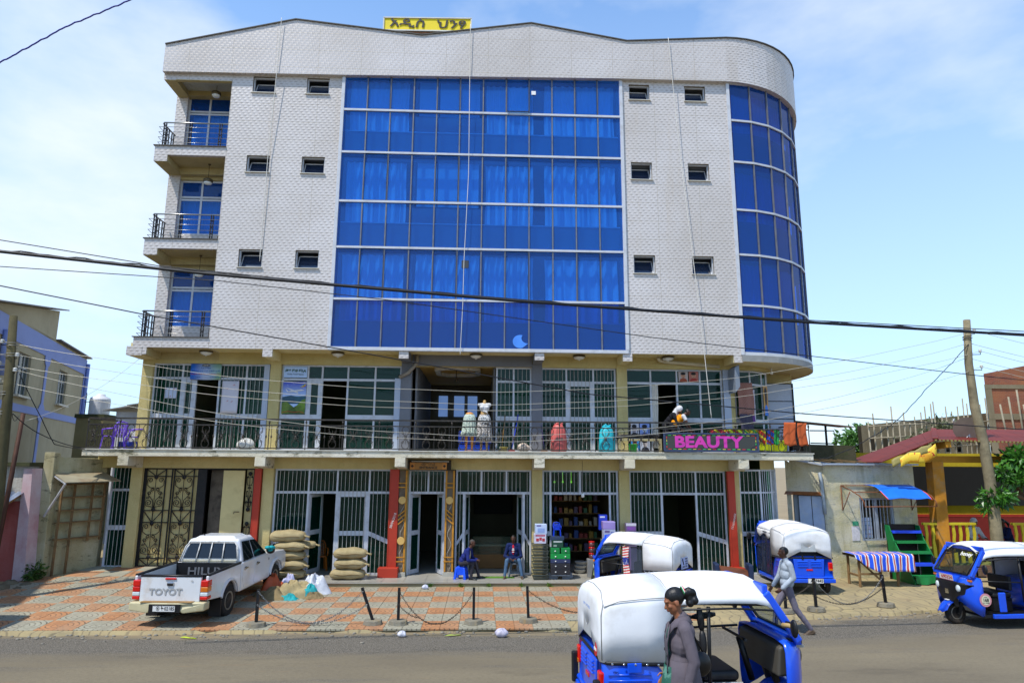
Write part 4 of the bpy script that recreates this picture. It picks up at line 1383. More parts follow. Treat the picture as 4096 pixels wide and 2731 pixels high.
def rail_bal():
 m = MB(); m.box(-0.006,0.006,-0.006,0.006,-0.32,0.33)
 m.lathe([(0.008,-0.05),(0.022,-0.02),(0.026,0),(0.022,0.02),(0.008,0.05)],6)
 return m.mesh('baluster',WIRON)
def rail_post():
 m = MB(); m.box(-0.011,0.011,-0.011,0.011,-0.40,0.49)
 m.lathe([(0.012,-0.05),(0.028,-0.015),(0.028,0.015),(0.012,0.05)],8,(0,0,0.415))
 return m.mesh('post',WIRON)
ms,mb_,mp_ = rail_scroll(),rail_bal(),rail_post()
zc_ = 4.125
x = -11.1
while x < 9.6:
 for dx,me,nm in ((0.0,ms,'scroll'),(0.225,mb_,'baluster'),(0.45,ms,'scroll'),(0.665,mb_,'baluster'),(0.735,mp_,'post'),(0.81,mb_,'baluster')):
  if x + dx < 9.62:
   place(nm,me,GAL,True,(x + dx,RAILY,zc_))
 x += 1.05
for side,xe,ye in ((0,x1 - 0.02,21.2),(1,x0 + 0.02,20.8)):
 y = RAILY + 0.28
 k = 0
 while y < ye:
  place(('scroll','baluster')[k % 2],(ms,mb_)[k % 2],GAL,True,(xe,y,zc_),(0,0,R(90)))
  y += 0.23; k += 1
for xx in (x0,x1):
 place('post',mp_,GAL,True,(xx,RAILY,zc_))
# ------------------------------------------------------------------ neighbours on the left
BEIGE = m_plaster('beige_render','#a39a80','#b3aa90',0.4,'#6f6a5a',0.55,0.5)
BLUEB = mat('blue_band','#8595cc',0.8,0,0.06,1)
lb = empty('apartment_block',(-17.7,24.3,0),label='beige block with pale blue painted bands at the far left',cat='building')
A_,F_ = Vector((-17.7,24.3,0)),Vector((-21.6,36.5,0))
ud = (F_ - A_).normalized(); un = Vector((ud.y,-ud.x,0)); LW = (F_ - A_).length; LM = LW * 0.55
def lw(u,z,o=0.0):
 return ud * u + un * o + Vector((0,0,z))
m = MB()
WINS = [(2.6,4.1,6.0,7.7),(8.2,9.6,6.1,7.7)]
us = sorted({-12,0,LM,LW,*[w[0] for w in WINS],*[w[1] for w in WINS]}); zs = [0,6.0,6.1,7.7,8.9]
for a,b in zip(us,us[1:]):
 for c,d in zip(zs,zs[1:]):
  if any(w[0] <= a and b <= w[1] and w[2] <= c + .05 and d <= w[3] + .05 for w in WINS):
   continue
  m.face([lw(a,c),lw(b,c),lw(b,d),lw(a,d)])
m.face([lw(-12,8.9),lw(LM,8.9),lw(LM,10.3),lw(-12,7.0)])
m.face([lw(LM,8.9),lw(LM,8.9,-9),lw(LM,10.3,-9),lw(LM,10.3)])
m.face([lw(LW,0),lw(LW,0,-9),lw(LW,8.9,-9),lw(LW,8.9)])
for a,b,c,d in WINS:
 for p,q in (((a,c),(b,c)),((b,c),(b,d)),((b,d),(a,d)),((a,d),(a,c))):
  m.face([lw(*p),lw(*q),lw(*q,-0.25),lw(*p,-0.25)])
m.build('wall',BEIGE,lb,w=False)
def bandm(u0,u1,z0,z1,nm='painted_band'):
 m = MB(); m.hexa([lw(u0,z0,0.01),lw(u1,z0,0.01),lw(u1,z0,0.035),lw(u0,z0,0.035),lw(u0,z1,0.01),lw(u1,z1,0.01),lw(u1,z1,0.035),lw(u0,z1,0.035)])
 return m.build(nm,BLUEB,lb,w=False)
bandm(-6,LW,8.0,8.8); bandm(-6,LW - 0.3,5.35,5.65); bandm(-6,LW - 0.3,2.75,3.05)
for uu in (6.0,LW - 0.28):
 bandm(uu,uu + 0.3,0,8.0)
for zz in (5.5,2.9,7.95):
 m = MB()
 pts = [(6.15 + 0.42 * math.cos(k * math.pi / 8),zz + 0.42 * math.sin(k * math.pi / 8)) for k in range(16)]
 m.prism(pts,lambda a,b,t: lw(a,b,t),0.012,0.04); m.build('painted_knot',BLUEB,lb,w=False)
for a,b,c,d in WINS:
 f = MB()
 for u in (a,(a * 2 + b) / 3,(a + 2 * b) / 3,b):
  f.bar(lw(u,c,-0.12),lw(u,d,-0.12),0.06)
 for z in (c,(c + 2 * d) / 3,d):
  f.bar(lw(a,z,-0.12),lw(b,z,-0.12),0.06)
 wo_ = f.build('window',mat('grey_steel_frame','#8d9092',0.5),lb,w=False)
 p = MB(); p.face([lw(a,c,-0.13),lw(b,c,-0.13),lw(b,d,-0.13),lw(a,d,-0.13)])
 p.build('pane',m_glass('dusty_glass',(0.5,0.6,0.6,1),(0.12,0.16,0.17,1),0.6,0.1),wo_,w=False)
 p = MB(); p.bar(lw(a - 0.1,c - 0.05,0.06),lw(b + 0.1,c - 0.05,0.06),0.25,0.08); p.build('sill',mat('sill_stone'),wo_,w=False)
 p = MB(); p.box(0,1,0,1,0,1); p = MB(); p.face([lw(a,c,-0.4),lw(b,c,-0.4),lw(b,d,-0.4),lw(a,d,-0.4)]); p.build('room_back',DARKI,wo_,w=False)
m = MB(); m.face([lw(-12,7.05,0.3),lw(LM + 0.3,10.42,0.3),lw(LM + 0.3,10.42,-9),lw(-12,7.05,-9)]); m.face([lw(LM,8.95,0.2),lw(LW + 0.3,8.95,0.2),lw(LW + 0.3,8.6,-9),lw(LM,8.6,-9)])
m.build('roof',mat('grey_sheet_roof','#6a6660',0.6,0.2,0.15,2),lb,w=False,solid=0.05)
m = MB(); m.tube([lw(LW - 0.05,8.6,0.12),lw(LW - 0.05,0,0.12)],0.09,8); m.build('downpipe',BLUEB,lb,w=False)
m = MB(); m.tube([lw(0.6,8.2,0.12),lw(0.6,6.5,0.12)],0.12,8); m.build('downpipe',BLUEB,lb,w=False)
# water tank on its stand
tk = empty('water_tank',(-16.95,30,5.42),label='white ribbed plastic water tank on a concrete stand',cat='water tank')
pr = [(0.40,0)]
for k in range(11):
 pr += [(0.42,0.02 + 0.063 * k),(0.40,0.05 + 0.063 * k)]
pr += [(0.38,0.75),(0.18,0.84),(0.18,0.90),(0.14,0.92)]
m = MB(); m.lathe(pr,24); m.build('tank_body',mat('tank_white','#d9dade',0.45,0,0.05,3,dirt='#98948a',dirt_amt=0.4),tk,w=False)
m = MB(); m.tube([(-0.5,-0.2,0.95),(-0.5,-0.2,-0.3)],0.02,6); m.tube([(-0.55,-0.2,0.55),(0.0,-0.3,0.55)],0.015,6); m.build('pipe',BLK,tk,w=False)
ts_ = empty('tank_stand',(-16.95,30,0),label='mossy concrete block tower under the water tank',cat='stand')
m = MB(); m.box(-0.65,0.5,-0.5,0.6,0,5.25); m.box(-0.7,0.55,-0.55,0.65,5.25,5.42,1); m.build('tower',[m_plaster('old_yellow','#8f845e','#7c7250',0.6,'#4f4a34',0.5),mat('dark_moss','#3f4128',0.95,0,0.3,4)],ts_,w=False)
# white sheet shed behind the gallery end
sd_ = empty('sheet_shed',(-14.0,27,0),label='whitewashed sheet shed with sagging tin roof behind the balcony end',cat='shed')
m = MB(); m.grid(lambda u,v: (-0.55 + 1.6 * u,0.04 * math.sin(u * 13 + v * 4) + 0.03 * math.sin(v * 11 + u * 7),5.35 * v),20,20); m.box(-0.55,1.05,0.15,2,0,5.2); m.build('wall',mat('white_sheet','#c3c4c6',0.5,0,0.1,2),sd_,w=False)
m = MB(); m.hexa([(-0.95,-0.3,5.36),(0.3,-0.3,5.58),(0.3,2.2,5.7),(-0.95,2.2,5.45),(-0.95,-0.3,5.40),(0.3,-0.3,5.63),(0.3,2.2,5.75),(-0.95,2.2,5.5)]); m.hexa([(0.0,-0.4,5.56),(1.2,-0.4,5.75),(1.2,2.2,5.85),(0.0,2.2,5.7),(0.0,-0.4,5.6),(1.2,-0.4,5.79),(1.2,2.2,5.9),(0.0,2.2,5.74)]); m.build('roof',mat('tin_grey','#9a9a98',0.5,0.3,0.2,3),sd_,w=False)
# old side wall with shelf rack
OLDW = m_plaster('old_wall','#a79c74','#c3bb9c',0.9,'#5f5a40',0.6,1.0,'#494a2e')
wl = empty('boundary_wall',(-11.5,19.7,0),label='weathered yellow side wall with thick front pillar, mossy top',cat='wall')
a0,b0 = Vector((-11.86,19.02,0)),Vector((-11.08,20.36,0)); du = (b0 - a0).normalized(); dn = Vector((du.y,-du.x,0)); WLn = (b0 - a0).length
def ww(u,z,o=0.0):
 p = a0 + du * u + dn * o; return (p.x,p.y,z)
m = MB(); m.hexa([ww(0.12,0.1,-0.3),ww(WLn,0.1,-0.3),ww(WLn,0.1,0),ww(0.12,0.1,0),ww(0.12,3.52,-0.3),ww(WLn,3.45,-0.3),ww(WLn,3.45,0),ww(0.12,3.52,0)])
m.build('wall',OLDW,wl)
m = MB(); m.hexa([(-12.02,19.0,0.1),(-11.72,19.0,0.1),(-11.70,19.24,0.1),(-12.02,19.24,0.1),(-12.06,19.0,3.64),(-11.78,19.0,3.64),(-11.76,19.24,3.62),(-12.06,19.24,3.62)]); m.build('pillar',OLDW,wl,bev=0.015)
m = MB(); m.box(-12.6,-11.1,20.40,20.6,0.2,3.5); m.build('rear_wall',OLDW,wl)
WOODB = mat('weathered_wood','#7a5f3c',0.85,0,0.3,6,dirt='#3f342a',dirt_amt=0.5,dirt_s=5)
rk = empty('shelf_rack',ww(0.75,0.35,0.1),label='empty wooden shelf rack fixed to the weathered side wall',cat='shelf')
for u in (0.28,0.62,1.12,1.46):
 m = MB(); m.bar(ww(u,0.35 if u < 1 else 1.2,0.16),ww(u,2.78,0.16),0.05,0.05); m.build('upright',WOODB,rk)
for z in (1.28,1.72,2.05,2.40,2.75):
 m = MB(); m.hexa([ww(0.26,z,0.02),ww(1.50,z,0.02),ww(1.50,z,0.20),ww(0.26,z,0.20),ww(0.26,z + 0.03,0.02),ww(1.50,z + 0.03,0.02),ww(1.50,z + 0.03,0.20),ww(0.26,z + 0.03,0.20)]); m.build('shelf',WOODB,rk)
aw = empty('tin_awning',ww(0.7,2.9,0.4),label='rust streaked tin flap awning propped over the empty shelves',cat='awning')
m = MB(); m.hexa([ww(0.1,3.05,0.0),ww(1.45,3.08,0.0),ww(1.5,2.84,0.82),ww(0.0,2.82,0.80),ww(0.1,3.07,0.0),ww(1.45,3.10,0.0),ww(1.5,2.86,0.82),ww(0.0,2.84,0.80)]); m.build('sheet',mat('rust_tin','#9b9278',0.6,0.2,0.15,3,dirt='#7d4a22',dirt_amt=0.7,dirt_s=2.2),aw)
m = MB(); m.bar(ww(0.0,2.80,0.79),ww(-0.02,1.92,0.02),0.05,0.03); m.bar(ww(0.1,3.0,0.02),ww(0.0,2.80,0.8),0.03); m.bar(ww(0.02,0.5,0.03),ww(0.05,3.0,0.03),0.04); m.build('prop',mat('pale_angle_iron','#b9bcc2',0.5,0.2),aw)
# pink shop wall at the far left
pk = empty('pink_shop',(-13.0,18.7,0),label='old pink and white plaster shop front at the left edge',cat='building')
PINKM = m_plaster('pink_plaster','#9c4a44','#a8625c',0.4,'#6d3a36',0.5); WHP = m_plaster('peeling_white','#b9b4a8','#c9c4bc',1.0,'#7d7264',0.6,1.5,'#6a4a42')
m = MB(); m.box(-19,-12.18,18.62,21,0,2.35,0); m.box(-19,-12.18,18.62,21,2.35,3.26,1); m.build('wall',[PINKM,WHP],pk)
m = MB(); m.hexa([(-12.2,18.58,0.1),(-11.88,18.58,0.1),(-11.88,19.0,0.1),(-12.2,19.0,0.1),(-12.28,18.58,3.2),(-12.06,18.58,3.2),(-12.06,19.0,3.2),(-12.28,19.0,3.2)]); m.build('pilaster',m_plaster('rose_white','#b98f92','#cfc4c8',0.3,'#96605c',0.4),pk)
m = MB(); m.box(-19,-12.1,18.5,21.2,3.26,3.36); m.build('roof_edge',mat('dark_moss'),pk)
aw2 = MB()
aw2.grid(lambda u,v: (-15.4 + 3.2 * u,17.75 + 0.87 * v,2.22 + 0.36 * v + 0.022 * math.sin(u * 120)),120,1)
aw2.build('corrugated_awning',mat('tin_bluewhite','#a8b6cc',0.4,0.4,0.08,3),pk,solid=0.01)
m = MB(); m.bar((-15.4,17.8,2.16),(-12.25,17.8,2.16),0.05); m.bar((-12.3,17.8,2.16),(-12.3,18.6,2.5),0.05); m.build('awning_frame',WOODB,pk)
m = MB(); m.box(-14.4,-12.75,18.60,18.64,0.9,1.75); m.build('shop_counter',mat('dark_counter','#3a2b26',0.8),pk)
# rocks and weeds in the gap
RK = m_plaster('rock','#6e6452','#857a64',0.8,'#4a4434',0.5,2.0)
def rock(name,c,r,label,seed):
 rnd = random.Random(seed)
 m = MB(); m.ell((0,0,0),(1,1,1),10,7)
 m.v = [tuple(a * (0.8 + 0.4 * rnd.random()) * b for a,b in zip(v,r)) for v in m.v]
 # weld by shared index is kept; just a rough boulder
 o = m.build(name,RK,loc=c,rot=(0,0,rnd.random() * 6)); return tag(o,label,'rock','rocks beside the left wall')
for i,(x,y,s,lab) in enumerate(((-12.05,18.30,0.26,'large tan boulder at the foot of the pink wall'),(-11.62,18.25,0.20,'flat brown rock beside the large tan boulder'),(-11.25,18.55,0.18,'grey rock nearest the yellow wall pillar'),(-11.95,17.75,0.27,'lowest mossy boulder at the paving corner'),(-11.55,17.85,0.15,'small dark rock behind the lowest boulder'),(-12.45,17.9,0.22,'rounded rock half behind the blue three-wheeler'))):
 rock('rock',(x,y,0.2 + s * 0.2),(s,s * 0.8,s * 0.55),lab,i + 3)
LEAF = {}
def leafmat(name,c1,c2,rough=0.45):
 t = NT(name); oi = t.n('ObjectInfo'); n = t.noise(2.5,3,0.6,t.pos()); n2 = t.noise(14,2,0.6,t.pos())
 k = t.mix(t.ramp(n,(0.35,0.0),(0.65,1.0)),C(c1),C(c2)); k = t.mix(t.ramp(n2,(0.4,0.0),(0.7,0.5)),k,C(c1))
 t.col(k); t.set(Roughness=rough)
 tl = t.n('BsdfTranslucent'); t.l(k,tl.inputs[0]); mx_ = t.n('MixShader'); mx_.inputs[0].default_value = 0.25
 t.l(t.b.outputs[0],mx_.inputs[1]); t.l(tl.outputs[0],mx_.inputs[2]); t.l(mx_.outputs[0],t.o.inputs['Surface'])
 return t.m
def leaves(m,c,r,n,size,rnd,shell=0.5,droop=0.2):
 for _ in range(n):
  d = Vector((rnd.gauss(0,1),rnd.gauss(0,1),rnd.gauss(0,1))).normalized() * (shell + (1 - shell) * rnd.random())
  p = Vector((c[0] + d.x * r[0],c[1] + d.y * r[1],c[2] + d.z * r[2]))
  s = size * rnd.uniform(0.6,1.3)
  ax = (d + Vector((rnd.gauss(0,.5),rnd.gauss(0,.5),rnd.gauss(0,.5) - droop))).normalized()
  sd = ax.cross(Vector((rnd.gauss(0,1),rnd.gauss(0,1),rnd.gauss(0,1)))).normalized() * s * 0.24
  up = ax.cross(sd).normalized() * s * 0.06
  m.face([p,p + ax * s * 0.35 + sd + up,p + ax * s,p + ax * s * 0.35 - sd + up])
rnd = random.Random(5)
m = MB(); leaves(m,(0,0,0.28),(0.22,0.3,0.35),260,0.13,rnd,0.2)
m.v = [(x,y,max(z,0.01)) for x,y,z in m.v]
tag(m.build('weed_clump',leafmat('weed_leaf','#35501f','#5c7a30'),loc=(-11.75,18.75,0.18)),'green weed clump growing in the gap by the side wall','weeds')
# poles at the left edge
POLEM = mat('pole_wood','#4a452c',0.9,0,0.25,3,dirt='#2a261c',dirt_amt=0.6,dirt_s=2)
PORC = mat('porcelain','#c9c9c4',0.25,0,0.05,5)
def insul(m,p,s=1.0):
 m.lathe([(0.02,0.05),(0.045,0.04),(0.05,0.015),(0.03,0.0),(0.05,-0.015),(0.045,-0.04),(0.02,-0.05)],10,p)
up_ = empty('utility_pole',(-11.42,16.5,0),label='thick dark wooden utility pole at the left edge',cat='utility pole',group='utility poles')
m = MB(); m.tube([(-0.06,0,0),(0.02,0,2.5),(-0.08,0,4.6),(-0.24,0,6.92)],[0.13,0.12,0.11,0.085],10); m.build('pole',POLEM,up_,w=False)
LPX = []
for z_,x_ in ((6.28,-0.42),(5.95,-0.02),(5.74,-0.42),(5.58,-0.02),(5.32,-0.36)):
 m = MB(); insul(m,(x_,0,z_)); m.build('insulator',PORC,up_,w=False); LPX.append((-11.42 + x_,16.5,z_))
 m = MB(); m.tube([(-0.2,0,z_ - 0.08),(x_,0,z_ - 0.09),(x_,0,z_)],0.012,5); m.build('hook',BLK,up_,w=False)
for z_ in (6.12,5.86,4.92,4.45):
 m = MB(); m.tube([(-0.17 + 0.125 * math.cos(k),0.125 * math.sin(k),z_ + 0.01 * k) for k in [i * 0.6 for i in range(24)]],0.008,4); m.build('wire_binding',mat('wire_grey','#8d8d8a',0.5,0.5),up_,w=False)
sp_ = MB(); sp_.tube([(-0.26,0,0.2),(-0.12,0,2.6),(-0.02,0,4.6)],[0.06,0.055,0.05],8)
tag(sp_.build('iron_post',mat('rusty_post','#4a2f24',0.7,0.2,0.25,5),loc=(-11.75,17.5,0)),'slim rusty brown post leaning beside the left utility pole','post')
# ------------------------------------------------------------------ kiosk on the right
KW = m_plaster('peeling_kiosk','#c4b98c','#d6d1c0',0.9,'#6e6644',0.65,1.2,'#9a968c')
kk = empty('kiosk',(11.5,20.6,0),label='small peeling yellow kiosk with barred window right of the big building',cat='kiosk')
KA,KB,KC = Vector((9.72,21.25,0)),Vector((10.56,20.45,0)),Vector((13.68,20.85,0))
def kl(u,z,o=0.0):
 d = (KB - KA); n = Vector((d.y,-d.x,0)).normalized(); p = KA + d * u + n * o; return (p.x,p.y,z)
def kf(x,z,o=0.0):
 d = (KC - KB); u = (x - KB.x) / d.x; n = Vector((d.y,-d.x,0)).normalized(); p = KB + d * u + n * o; return (p.x,p.y,z)
m = MB()
for (u0,u1,z0,z1) in ((0,0.12,0,3.5),(0.95,1,0,3.42),(0.12,0.95,0,1.12),(0.12,0.95,2.52,3.5)):
 m.face([kl(u0,z0),kl(u1,z0),kl(u1,z1),kl(u0,z1 + (0.1 if u0 < 0.5 else 0))])
for (x0,x1,z0,z1) in ((10.56,11.70,0,3.42),(12.86,13.68,0,3.42),(11.70,12.86,0,1.14),(11.70,12.86,2.42,3.42)):
 m.face([kf(x0,z0),kf(x1,z0),kf(x1,z1),kf(x0,z1)])
m.face([kf(13.68,0),kf(13.68,0,-3),kf(13.68,3.42,-3),kf(13.68,3.42)])
for p,q in (((11.70,1.14),(12.86,1.14)),((12.86,1.14),(12.86,2.42)),((12.86,2.42),(11.70,2.42)),((11.70,2.42),(11.70,1.14))):
 m.face([kf(*p),kf(*q),kf(*q,-0.2),kf(*p,-0.2)])
m.build('wall',KW,kk)
m = MB(); m.bar(kf(10.45,3.45,0.06),kf(13.75,3.45,0.06),0.24,0.05); m.bar(kl(-0.05,3.66,0.05),kl(1.05,3.42,0.05),0.2,0.05); m.build('tin_coping',mat('tin_pale','#a9b2c0',0.5,0.3,0.1,3),kk)
m = MB(); m.face([kf(10.5,3.43),kf(13.7,3.43),kf(13.7,3.6,-3),kl(0,3.66,-2)]); m.build('roof',mat('tin_pale'),kk)
m = MB()
for k in range(5):
 m.bar(kf(10.2 + 0.5 * k,3.62,-0.2 - 0.3 * k),kf(10.9 + 0.5 * k,3.50,-0.1 - 0.1 * k),0.03,0.02)
m.build('roof_batten',WOODB,kk)
# shuttered hatch on the side
for i,(u0,u1) in enumerate(((0.30,0.62),(0.64,0.93))):
 m = MB(); m.hexa([kl(u0,1.2,-0.03),kl(u1,1.2,-0.03),kl(u1,1.2,-0.06),kl(u0,1.2,-0.06),kl(u0,2.47,-0.03),kl(u1,2.47,-0.03),kl(u1,2.47,-0.06),kl(u0,2.47,-0.06)])
 m.build('shutter',mat('pale_blue_shutter','#a9b9d2',0.6,0,0.1,4,dirt='#d8d4cc',dirt_amt=0.6,dirt_s=3),kk,bev=0.004)
m = MB(); m.bar(kl(0.2,1.2,-0.1),kl(0.2,2.5,-0.1),0.14,0.06); m.build('hatch_frame',mat('hatch_grey','#7c858c',0.7),kk)
m = MB(); m.hexa([kl(-0.02,2.50,0.16),kl(0.98,2.50,0.16),kl(0.98,2.56,0),kl(-0.02,2.56,0),kl(-0.02,2.515,0.16),kl(0.98,2.515,0.16),kl(0.98,2.60,0),kl(-0.02,2.60,0)]); m.bar(kl(0.12,1.15,0.02),kl(0.96,1.15,0.02),0.06,0.04); m.build('hatch_lintel',mat('rust_brown','#8a5228',0.8,0,0.3,6,dirt='#b9bac0',dirt_amt=0.5),kk)
m = MB(); m.tube([kl(0.93,3.2,0.12),kl(0.95,2.9,0.12),kl(0.98,2.2,0.10),kl(0.99,1.95,0.14)],0.055,10); m.build('downspout',mat('spout_grey','#8d969c',0.5,0.2,0.1,3),kk)
# barred window with goods
f = MB()
for x in (11.72,12.84):
 f.bar(kf(x,1.14,-0.05),kf(x,2.42,-0.05),0.07)
for z in (1.16,2.40):
 f.bar(kf(11.70,z,-0.05),kf(12.86,z,-0.05),0.07)
f.bar(kf(12.28,1.14,-0.08),kf(12.28,2.42,-0.08),0.1)
kw_ = f.build('barred_window',mat('window_steel','#8a929c',0.5),kk)
for k in range(9):
 m = MB(); x = 11.80 + 0.12 * k; m.bar(kf(x,1.16,-0.03),kf(x + 0.02,2.40,-0.03),0.022); m.build('window_bar',mat('window_steel'),kw_)
m = MB()
for k in range(3):
 for z in range(5):
  m.cbox(kf(11.85 + 0.15 * k,1.26 + 0.125 * z,-0.22),(0.11,0.06,0.11))
m.build('goods_packet',mat('packet_blue','#8fa9cc',0.5,0,0.35,9,dirt='#c8503c',dirt_amt=0.5,dirt_s=7),kk)
m = MB(); m.face([kf(11.6,0.9,-0.6),kf(12.9,0.9,-0.6),kf(12.9,2.6,-0.6),kf(11.6,2.6,-0.6)]); m.build('inner_back',DARKG,kk)
for x,z,w_,h_,c,nm in ((11.50,1.66,0.2,0.13,'#3f8f6a','notice'),(11.48,1.36,0.26,0.42,'#c9c4c4','notice')):
 m = MB(); m.bar(kf(x - w_ / 2,z,0.012),kf(x + w_ / 2,z,0.012),0.012,h_); m.build(nm,mat('paper_' + c[1:],c,0.8,0,0.15,14),kk)
# awning: bent pipe frame and blue tarpaulin
ka = empty('blue_awning',(12.3,20.2,2.5),label='blue tarpaulin awning on a rusty pipe frame over the kiosk window',cat='awning')
RUSTP = mat('rust_pipe','#7a4a2e',0.7,0.2,0.2,8)
for x in (11.1,13.5):
 m = MB(); m.tube([kf(x,2.80,0.02),kf(x,2.68,0.45),kf(x,2.52,0.85),kf(x,2.36,1.0),kf(x,2.22,1.02)],0.018,6); m.tube([kf(x,2.80,0.02),kf(x,2.05,0.02),kf(x,2.62,0.42)],0.016,6); m.build('frame_arm',RUSTP,ka)
for z,o in ((2.80,0.03),(2.62,0.55),(2.22,1.02)):
 m = MB(); m.tube([kf(11.1,z,o),kf(13.5,z,o)],0.016,6); m.build('frame_bar',RUSTP,ka)
def tarp(u,v):
 x = 11.85 + 0.05 * v + u * (1.42 + 0.02 * v) + 0.02 * math.sin(v * 6) + (0.05 * math.sin(v * 9) if u > 0.9 else 0)
 o = 0.05 + 0.98 * v
 z = 2.83 - 0.02 * v - 0.22 * v * v - 0.36 * max(0,v - 0.6) + 0.02 * math.sin(u * 9 + v * 5) * v - 0.10 * max(0,u - 0.93) * 8 * max(0,v - 0.75) * 4
 return kf(x,z,o)
m = MB(); m.grid(tarp,22,14); m.build('tarpaulin',mat('tarp_blue','#1f6fe0',0.45,0,0.08,4,bump=0.15,bs=7),ka,solid=0.004)
m = MB()
for u in (0.0,1.0):
 m.tube([tarp(u,0.72 + 0.07 * k) for k in range(5)],0.014,5)
m.build('orange_hem',mat('hem_orange','#e0552a',0.6),ka)
# ------------------------------------------------------------------ pavilion restaurant, pole, tree and far buildings on the right
rs = empty('pavilion_restaurant',(16,20.6,0),label='open sided yellow restaurant pavilion with red metal hip roof',cat='restaurant')
YELW = m_plaster('yellow_wall','#b39a1e','#c2a92c',0.2,'#7c6a20',0.3); REDW = mat('red_wall','#7a1f16',0.7,0,0.1,2)
STN = m_plaster('stone_base','#7d5f4c','#6c5a4a',0.9,'#3f342a',0.6,2.0)
m = MB(); m.box(13.6,26,20.55,26,0,0.42); m.build('stone_base',STN,rs)
m = MB(); m.box(13.75,26,20.62,25.2,0.421,0.44); m.build('floor_slab',mat('olive_floor','#6b7038',0.8),rs)
m = MB(); m.box(13.4,26,25.2,25.4,1.62,3.9); m.build('rear_wall',YELW,rs)
m = MB(); m.box(13.4,26,25.18,25.4,0.4,1.52); m.build('dado',REDW,rs)
m = MB(); m.box(13.4,26,25.17,25.4,1.52,1.62); m.build('dado_stripe',mat('stripe_red','#9c2a1a',0.7),rs)
m = MB(); m.box(16.3,21.0,25.08,25.16,1.95,3.4); m.build('dark_board',mat('dark_panel','#15120e',0.6),rs)
POSTY = mat('yellow_post','#b5791f',0.75,0,0.2,3,dirt='#8f8a78',dirt_amt=0.75,dirt_s=2.5)
m = MB(); m.hexa([(14.02,20.5,0.4),(14.40,20.5,0.4),(14.40,20.85,0.4),(14.02,20.85,0.4),(14.10,20.5,3.55),(14.46,20.5,3.55),(14.46,20.85,3.55),(14.10,20.85,3.55)]); m.build('post',POSTY,rs,bev=0.01)
m = MB(); m.box(19.8,20.15,20.5,20.85,0.4,3.55); m.build('post',POSTY,rs,bev=0.01)
m = MB(); m.prism([(13.55,3.72),(13.95,3.52),(24,3.52),(24,3.75)],lambda a,b,t: (a,t,b),20.56,20.78); m.build('beam',mat('beam_ochre','#b9801f',0.7,0,0.12,3),rs)
m = MB(); m.hexa([(14.2,19.95,3.98),(14.38,19.95,3.98),(14.38,22.5,3.78),(14.2,22.5,3.78),(14.2,19.95,4.16),(14.38,19.95,4.16),(14.38,22.5,3.98),(14.2,22.5,3.98)]); m.build('rafter',mat('beam_ochre'),rs)
RED = mat('red_sheet_roof','#6c2419',0.75,0.0,0.15,1.5,dirt='#4a2320',dirt_amt=0.5,dirt_s=1.2)
C0,PK,LB,LA = Vector((13.87,19.9,4.21)),Vector((16.0,23.0,4.70)),Vector((12.7,23.0,3.54)),Vector((12.1,19.9,3.53))
EV,RG = Vector((25,19.9,4.02)),Vector((25,23.0,4.72))
def slab4(m,a,b,c,d,t=0.03):
 k = Vector((0,0,-t)); m.hexa([a + k,b + k,c + k,d + k,a,b,c,d])
n_ = 7
for k in range(n_):
 a,b = k / n_,(k + 0.985) / n_
 m = MB(); slab4(m,C0.lerp(LA,a),PK.lerp(LB,a),PK.lerp(LB,b),C0.lerp(LA,b)); m.build('roof_sheet',RED,rs)
for k in range(14):
 a,b = k / 14,(k + 0.99) / 14
 m = MB(); slab4(m,C0.lerp(EV,a),C0.lerp(EV,b),PK.lerp(RG,b),PK.lerp(RG,a)); m.build('roof_sheet',RED,rs)
m = MB(); m.bar(C0 + Vector((0,0,.03)),PK + Vector((0,0,.03)),0.16,0.03); m.build('hip_cap',RED,rs)
m = MB()
for k in range(90):
 q = C0.lerp(EV,k / 90); m.cbox((q.x,q.y - 0.012,q.z - 0.02),(0.06,0.02,0.05))
m.build('eave_edge',mat('eave_olive','#8a8048',0.6),rs)
m = MB(); m.grid(lambda u,v: (C0.x - 0.2 - 1.3 * u,19.83 - 0.05 * v,C0.z - 0.12 - 0.5 * u - 0.02 * math.sin(u * 20) - 0.22 * v),12,3); m.build('eave_flap',mat('eave_olive'),rs,solid=0.01)
# yellow picket rail
YR = mat('picket_yellow','#c9b41e',0.6,0,0.12,3,dirt='#5f6a1e',dirt_amt=0.6,dirt_s=3)
for (xa,xb,n) in ((13.72,15.30,8),(16.58,19.6,14)):
 m = MB(); m.box(xa - 0.1,xb,20.52,20.62,1.62,1.69); fe = m.build('rail',YR,rs)
 for k in range(n):
  x = xa + (xb - xa - 0.06) * k / (n - 1)
  m = MB(); m.prism([(x - 0.05,0.50),(x + 0.05,0.50),(x + 0.05,0.95),(x + 0.02,1.15),(x + 0.055,1.35),(x + 0.035,1.62),(x - 0.045,1.62),(x - 0.03,1.3),(x - 0.055,1.1)],lambda a,b,t: (a,20.55 + t,b),0,0.04)
  m.build('picket',YR,rs)
# printed banner hanging on the roof edge
bn = MB(); bn.grid(lambda u,v: (12.62 + 1.16 * u,19.80 - 0.03 * math.sin(v * 3),3.62 + 0.42 * u + 0.06 * math.sin(u * 7) - (0.26 + 0.10 * u) * v),14,6)
t = NT('banner_print'); n1 = t.noise(3.2,2,0.5,t.obj(),1.0); k = t.mix(t.ramp(n1,(0.42,0.0),(0.5,1.0)),C('#d99a1a'),C('#e8c43a')); n2 = t.noise(5.0,2,0.5,t.mapv(t.obj(),(1,1,1),(3,0,1)),1.5)
k = t.mix(t.ramp(n2,(0.60,0.0),(0.64,1.0)),k,C('#b8261a')); t.col(k)
tag(bn.build('roof_banner',t.m,solid=0.004),'torn yellow and red printed banner along the red roof edge','banner')
